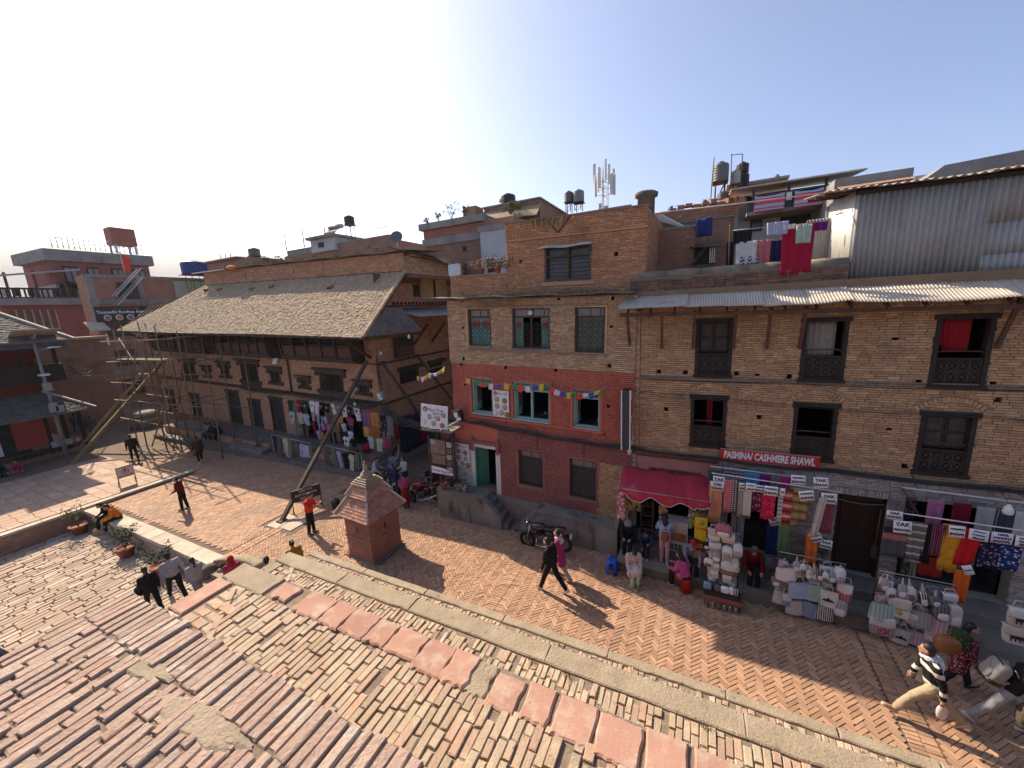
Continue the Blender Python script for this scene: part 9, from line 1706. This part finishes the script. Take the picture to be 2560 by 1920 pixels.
for lb,m,(x,z,w,h) in (("purple patterned drape at the clothes shop corner",pattern("dr1",'bands',[(.12,.05,.2),(.2,.1,.25),(.3,.14,.1)],14,axis=0),(-16.06,2.99,.56,.9)),("orange patchwork drape at the clothes shop corner",pattern("dr2",'check',[(.42,.15,.05),(.22,.09,.04),(.5,.25,.08)],9),(-15.42,2.96,.73,.88)),("yellow striped drape below the purple one",pattern("dr3",'bands',[(.5,.36,.08),(.4,.16,.05),(.52,.42,.16)],9,axis=0),(-16.15,2.1,.44,.61)),("rust patchwork bag cloth below the orange drape",pattern("dr4",'check',[(.33,.10,.03),(.12,.06,.03),(.48,.19,.04)],7),(-15.55,2.08,.77,.6)),("black cloth with white pattern hanging round the corner",pattern("dr5",'floral',[(.02,.016,.02),(.25,.2,.2)],9),(-14.9,2.98,.6,1.35)),("grey shawl hanging beside the black cloth",pl("drg",(.2,.2,.21)),(-14.4,2.83,.4,1.2)),("dark red long cloth at the alley side of the clothes shop",pl("drr",(.14,.02,.025)),(-14.0,2.79,.3,1.2)),("plaid red and cream cloth hung low at the corner",pattern("dr7",'check',[(.3,.06,.05),(.48,.4,.3)],12),(-14.75,1.9,.5,.8))): cloth("drape",lb,"drape",x,14.45,z,w,h,m,"drapes at clothes shop corner",.03,5)
for i,(x,y,z,w,h,c,lb) in enumerate(((-14.55,15.6,2.5,.6,2.1,(.03,.05,.07),"dark blue"),(-14.5,16.3,2.4,.6,2.0,(.05,.04,.08),"dark plaid"),(-14.45,17.0,2.4,.7,2.0,(.22,.02,.045),"crimson"),(-14.4,17.8,2.5,.7,2.1,(.02,.16,.17),"teal"),(-14.35,18.6,2.4,.7,2.0,(.08,.08,.14),"slate blue"))): o = cloth("drape",lb + " clothing hung along the alley wall","drape",x,y,z,w,h,pl("al%d" % i,c),"clothes along the alley wall",.04,6); o.rotation_euler = (0,0,R_(62))
for i,(x,y,lb) in enumerate(((-16.3,14.0,"woven basket on the platform before the hanging clothes"),)): t = thing("basket",lb,"basket",(x,13.55,.74)); MB().lathe([(.2,0),(.27,.3),(.29,.32),(.24,.3),(.0,.28)],16).build("basket_body",mat("wicker",(.13,.06,.045),(.08,.04,.03),.9,30,.5,80),t)
tag(sq(MB(),(0,0,.25),(.3,.22,.28),.9).build("red_sack",pl("redsack",(.33,.02,.03)),None,(-16.0,14.2,.74)),"red plastic sack behind the basket of the clothes shop","sack")
for p,lb in ((onL(-1.3,-.5,5.55),"flat white lamp panel under the old house gallery"),): t = thing("wall_lamp",lb,"lamp",p,(R_(-30),0,R_(20))); MB().b2((-.14,-.03,-.2),(.14,.03,.2)).build("lamp_face",white_p,t); MB().tube([(0,.03,0),(0,.35,.1)],.02,5).build("arm",rust,t)
for i,(p,lb) in enumerate(((onL(7.4,-.6,6.35),"bare white bulb lamp hanging at the old house corner"),((-12.4,14.3,6.9),"small bulb hanging in the alley under the eave"),((-16.6,14.3,3.35),"bulb lamp above the clothes shop"))): t = thing("bulb_lamp",lb,"lamp",p,group="hanging bulb lamps"); MB().lathe([(.03,.12),(.05,.06),(.075,0),(.05,-.06),(.0,-.08)],12).build("bulb",white_p,t); MB().tube([(0,0,.12),(0,0,.5)],.008,4).build("cord",cable_m,t)
t = thing("flood_lamp","square white flood lamp on the cafe house roof edge by the alley","lamp",onM(.35,.1,9.42)); MB().b2((-.24,-.05,-.2),(.24,.05,.2)).build("lamp_face",plain("lamp_glass",(.45,.52,.58),.2,spec=.6),t); MB().tube([(0,.03,-.2),(0,.05,-.35)],.02,5).build("post",steel,t)
tag(MB().lathe([(.05,-.12),(.07,0),(.05,.1),(.02,.14)],10).build("wall_jar",white_old,None,(-1.88,11.86,3.38)),"pale jar shaped insulator on the pier between the houses","insulator")
# laundry on the terrace
lm = dict(black=(.02,.02,.025),white=(.6,.6,.6),stripe=None,pinkr=(.45,.10,.14),navy=(.02,.025,.08),crim=(.33,.012,.04),mint=(.36,.46,.38),purp=(.12,.015,.16),lblue=(.42,.46,.52),rose=(.45,.16,.18))
LA = [("black shirt pegged at left of the terrace washing line",.94,9.77,.46,.34,"black"),("white and blue striped shirt on the terrace washing line",1.62,9.74,.46,.30,"stripe"),("pale blue white sheet hanging low on the terrace",1.05,9.46,.5,.62,"white"),("rose pink towel hanging low on the terrace",1.48,9.45,.40,.66,"rose"),("navy cloth behind the crimson sheet",1.78,9.4,.34,.6,"navy"),("large crimson sheet draped over the parapet",2.06,9.62,.66,1.16,"crim"),("small mint green towel over the crimson sheet",2.16,9.6,.32,.43,"mint"),("white cloth strip at top of the crimson sheet",1.85,9.65,.26,.11,"white"),("dark purple shorts at right end of the washing line",2.66,9.75,.32,.22,"purp"),("dark jumper hanging on pole at the washing line's left",.66,9.5,.2,.7,"black"),("patterned black and white cloth behind the parapet",1.1,9.05,.5,.4,"zig")]
for lb,x,z,w,h,c in LA: cloth("laundry",lb,"laundry",x,12.03 if "mint" in lb or "strip" in lb else 12.08 if "crimson sheet d" in lb else 12.95,z,w,h,pattern("shirt_stripe",'bands',[(.5,.5,.55),(.16,.2,.4)],30,axis=0) if c == "stripe" else pattern("zebra",'zigzag',[(.05,.05,.05),(.5,.5,.5)],10) if c == "zig" else pl("l_" + c,lm[c]),"washing on the terrace",.022,5)
t = thing("washing_line","rusty frame and lines holding the terrace laundry","clothesline",(.6,12.85,8.5)); MB().tube([(.05,0,0),(.02,0,1.45)],.022,6).build("post",rust,t); MB().tube([(2.55,.3,0),(2.62,.3,1.45)],.022,6).build("post",rust,t); MB().tube([(.03,0,1.28),(1.2,0,1.24),(2.6,.2,1.27)],.006,4).build("line",steel,t); MB().tube([(2.4,.28,1.4),(2.64,.3,1.45)],.016,5).build("hook",rust,t)
tn = thing("tin_screen","upright corrugated tin screen behind the terrace laundry","screen",(0,14.2,8.3))
for k in range(2): vsheet(2.05 + k * .55,2.62 + k * .55,0,1.62 + .08 * k,.075,.012).build("sheet",tin_grey,tn)
tag(MB().sheet(lambda u,v: (.3 + .45 * u,.03 * math.sin(u * 8),-.55 * v),6,4,.01).build("blue_cloth",pl("bluecl",(.03,.05,.16)),None,(-.55,14.3,10.45)),"blue cloth bundle draped on the brick terrace wall corner","laundry")
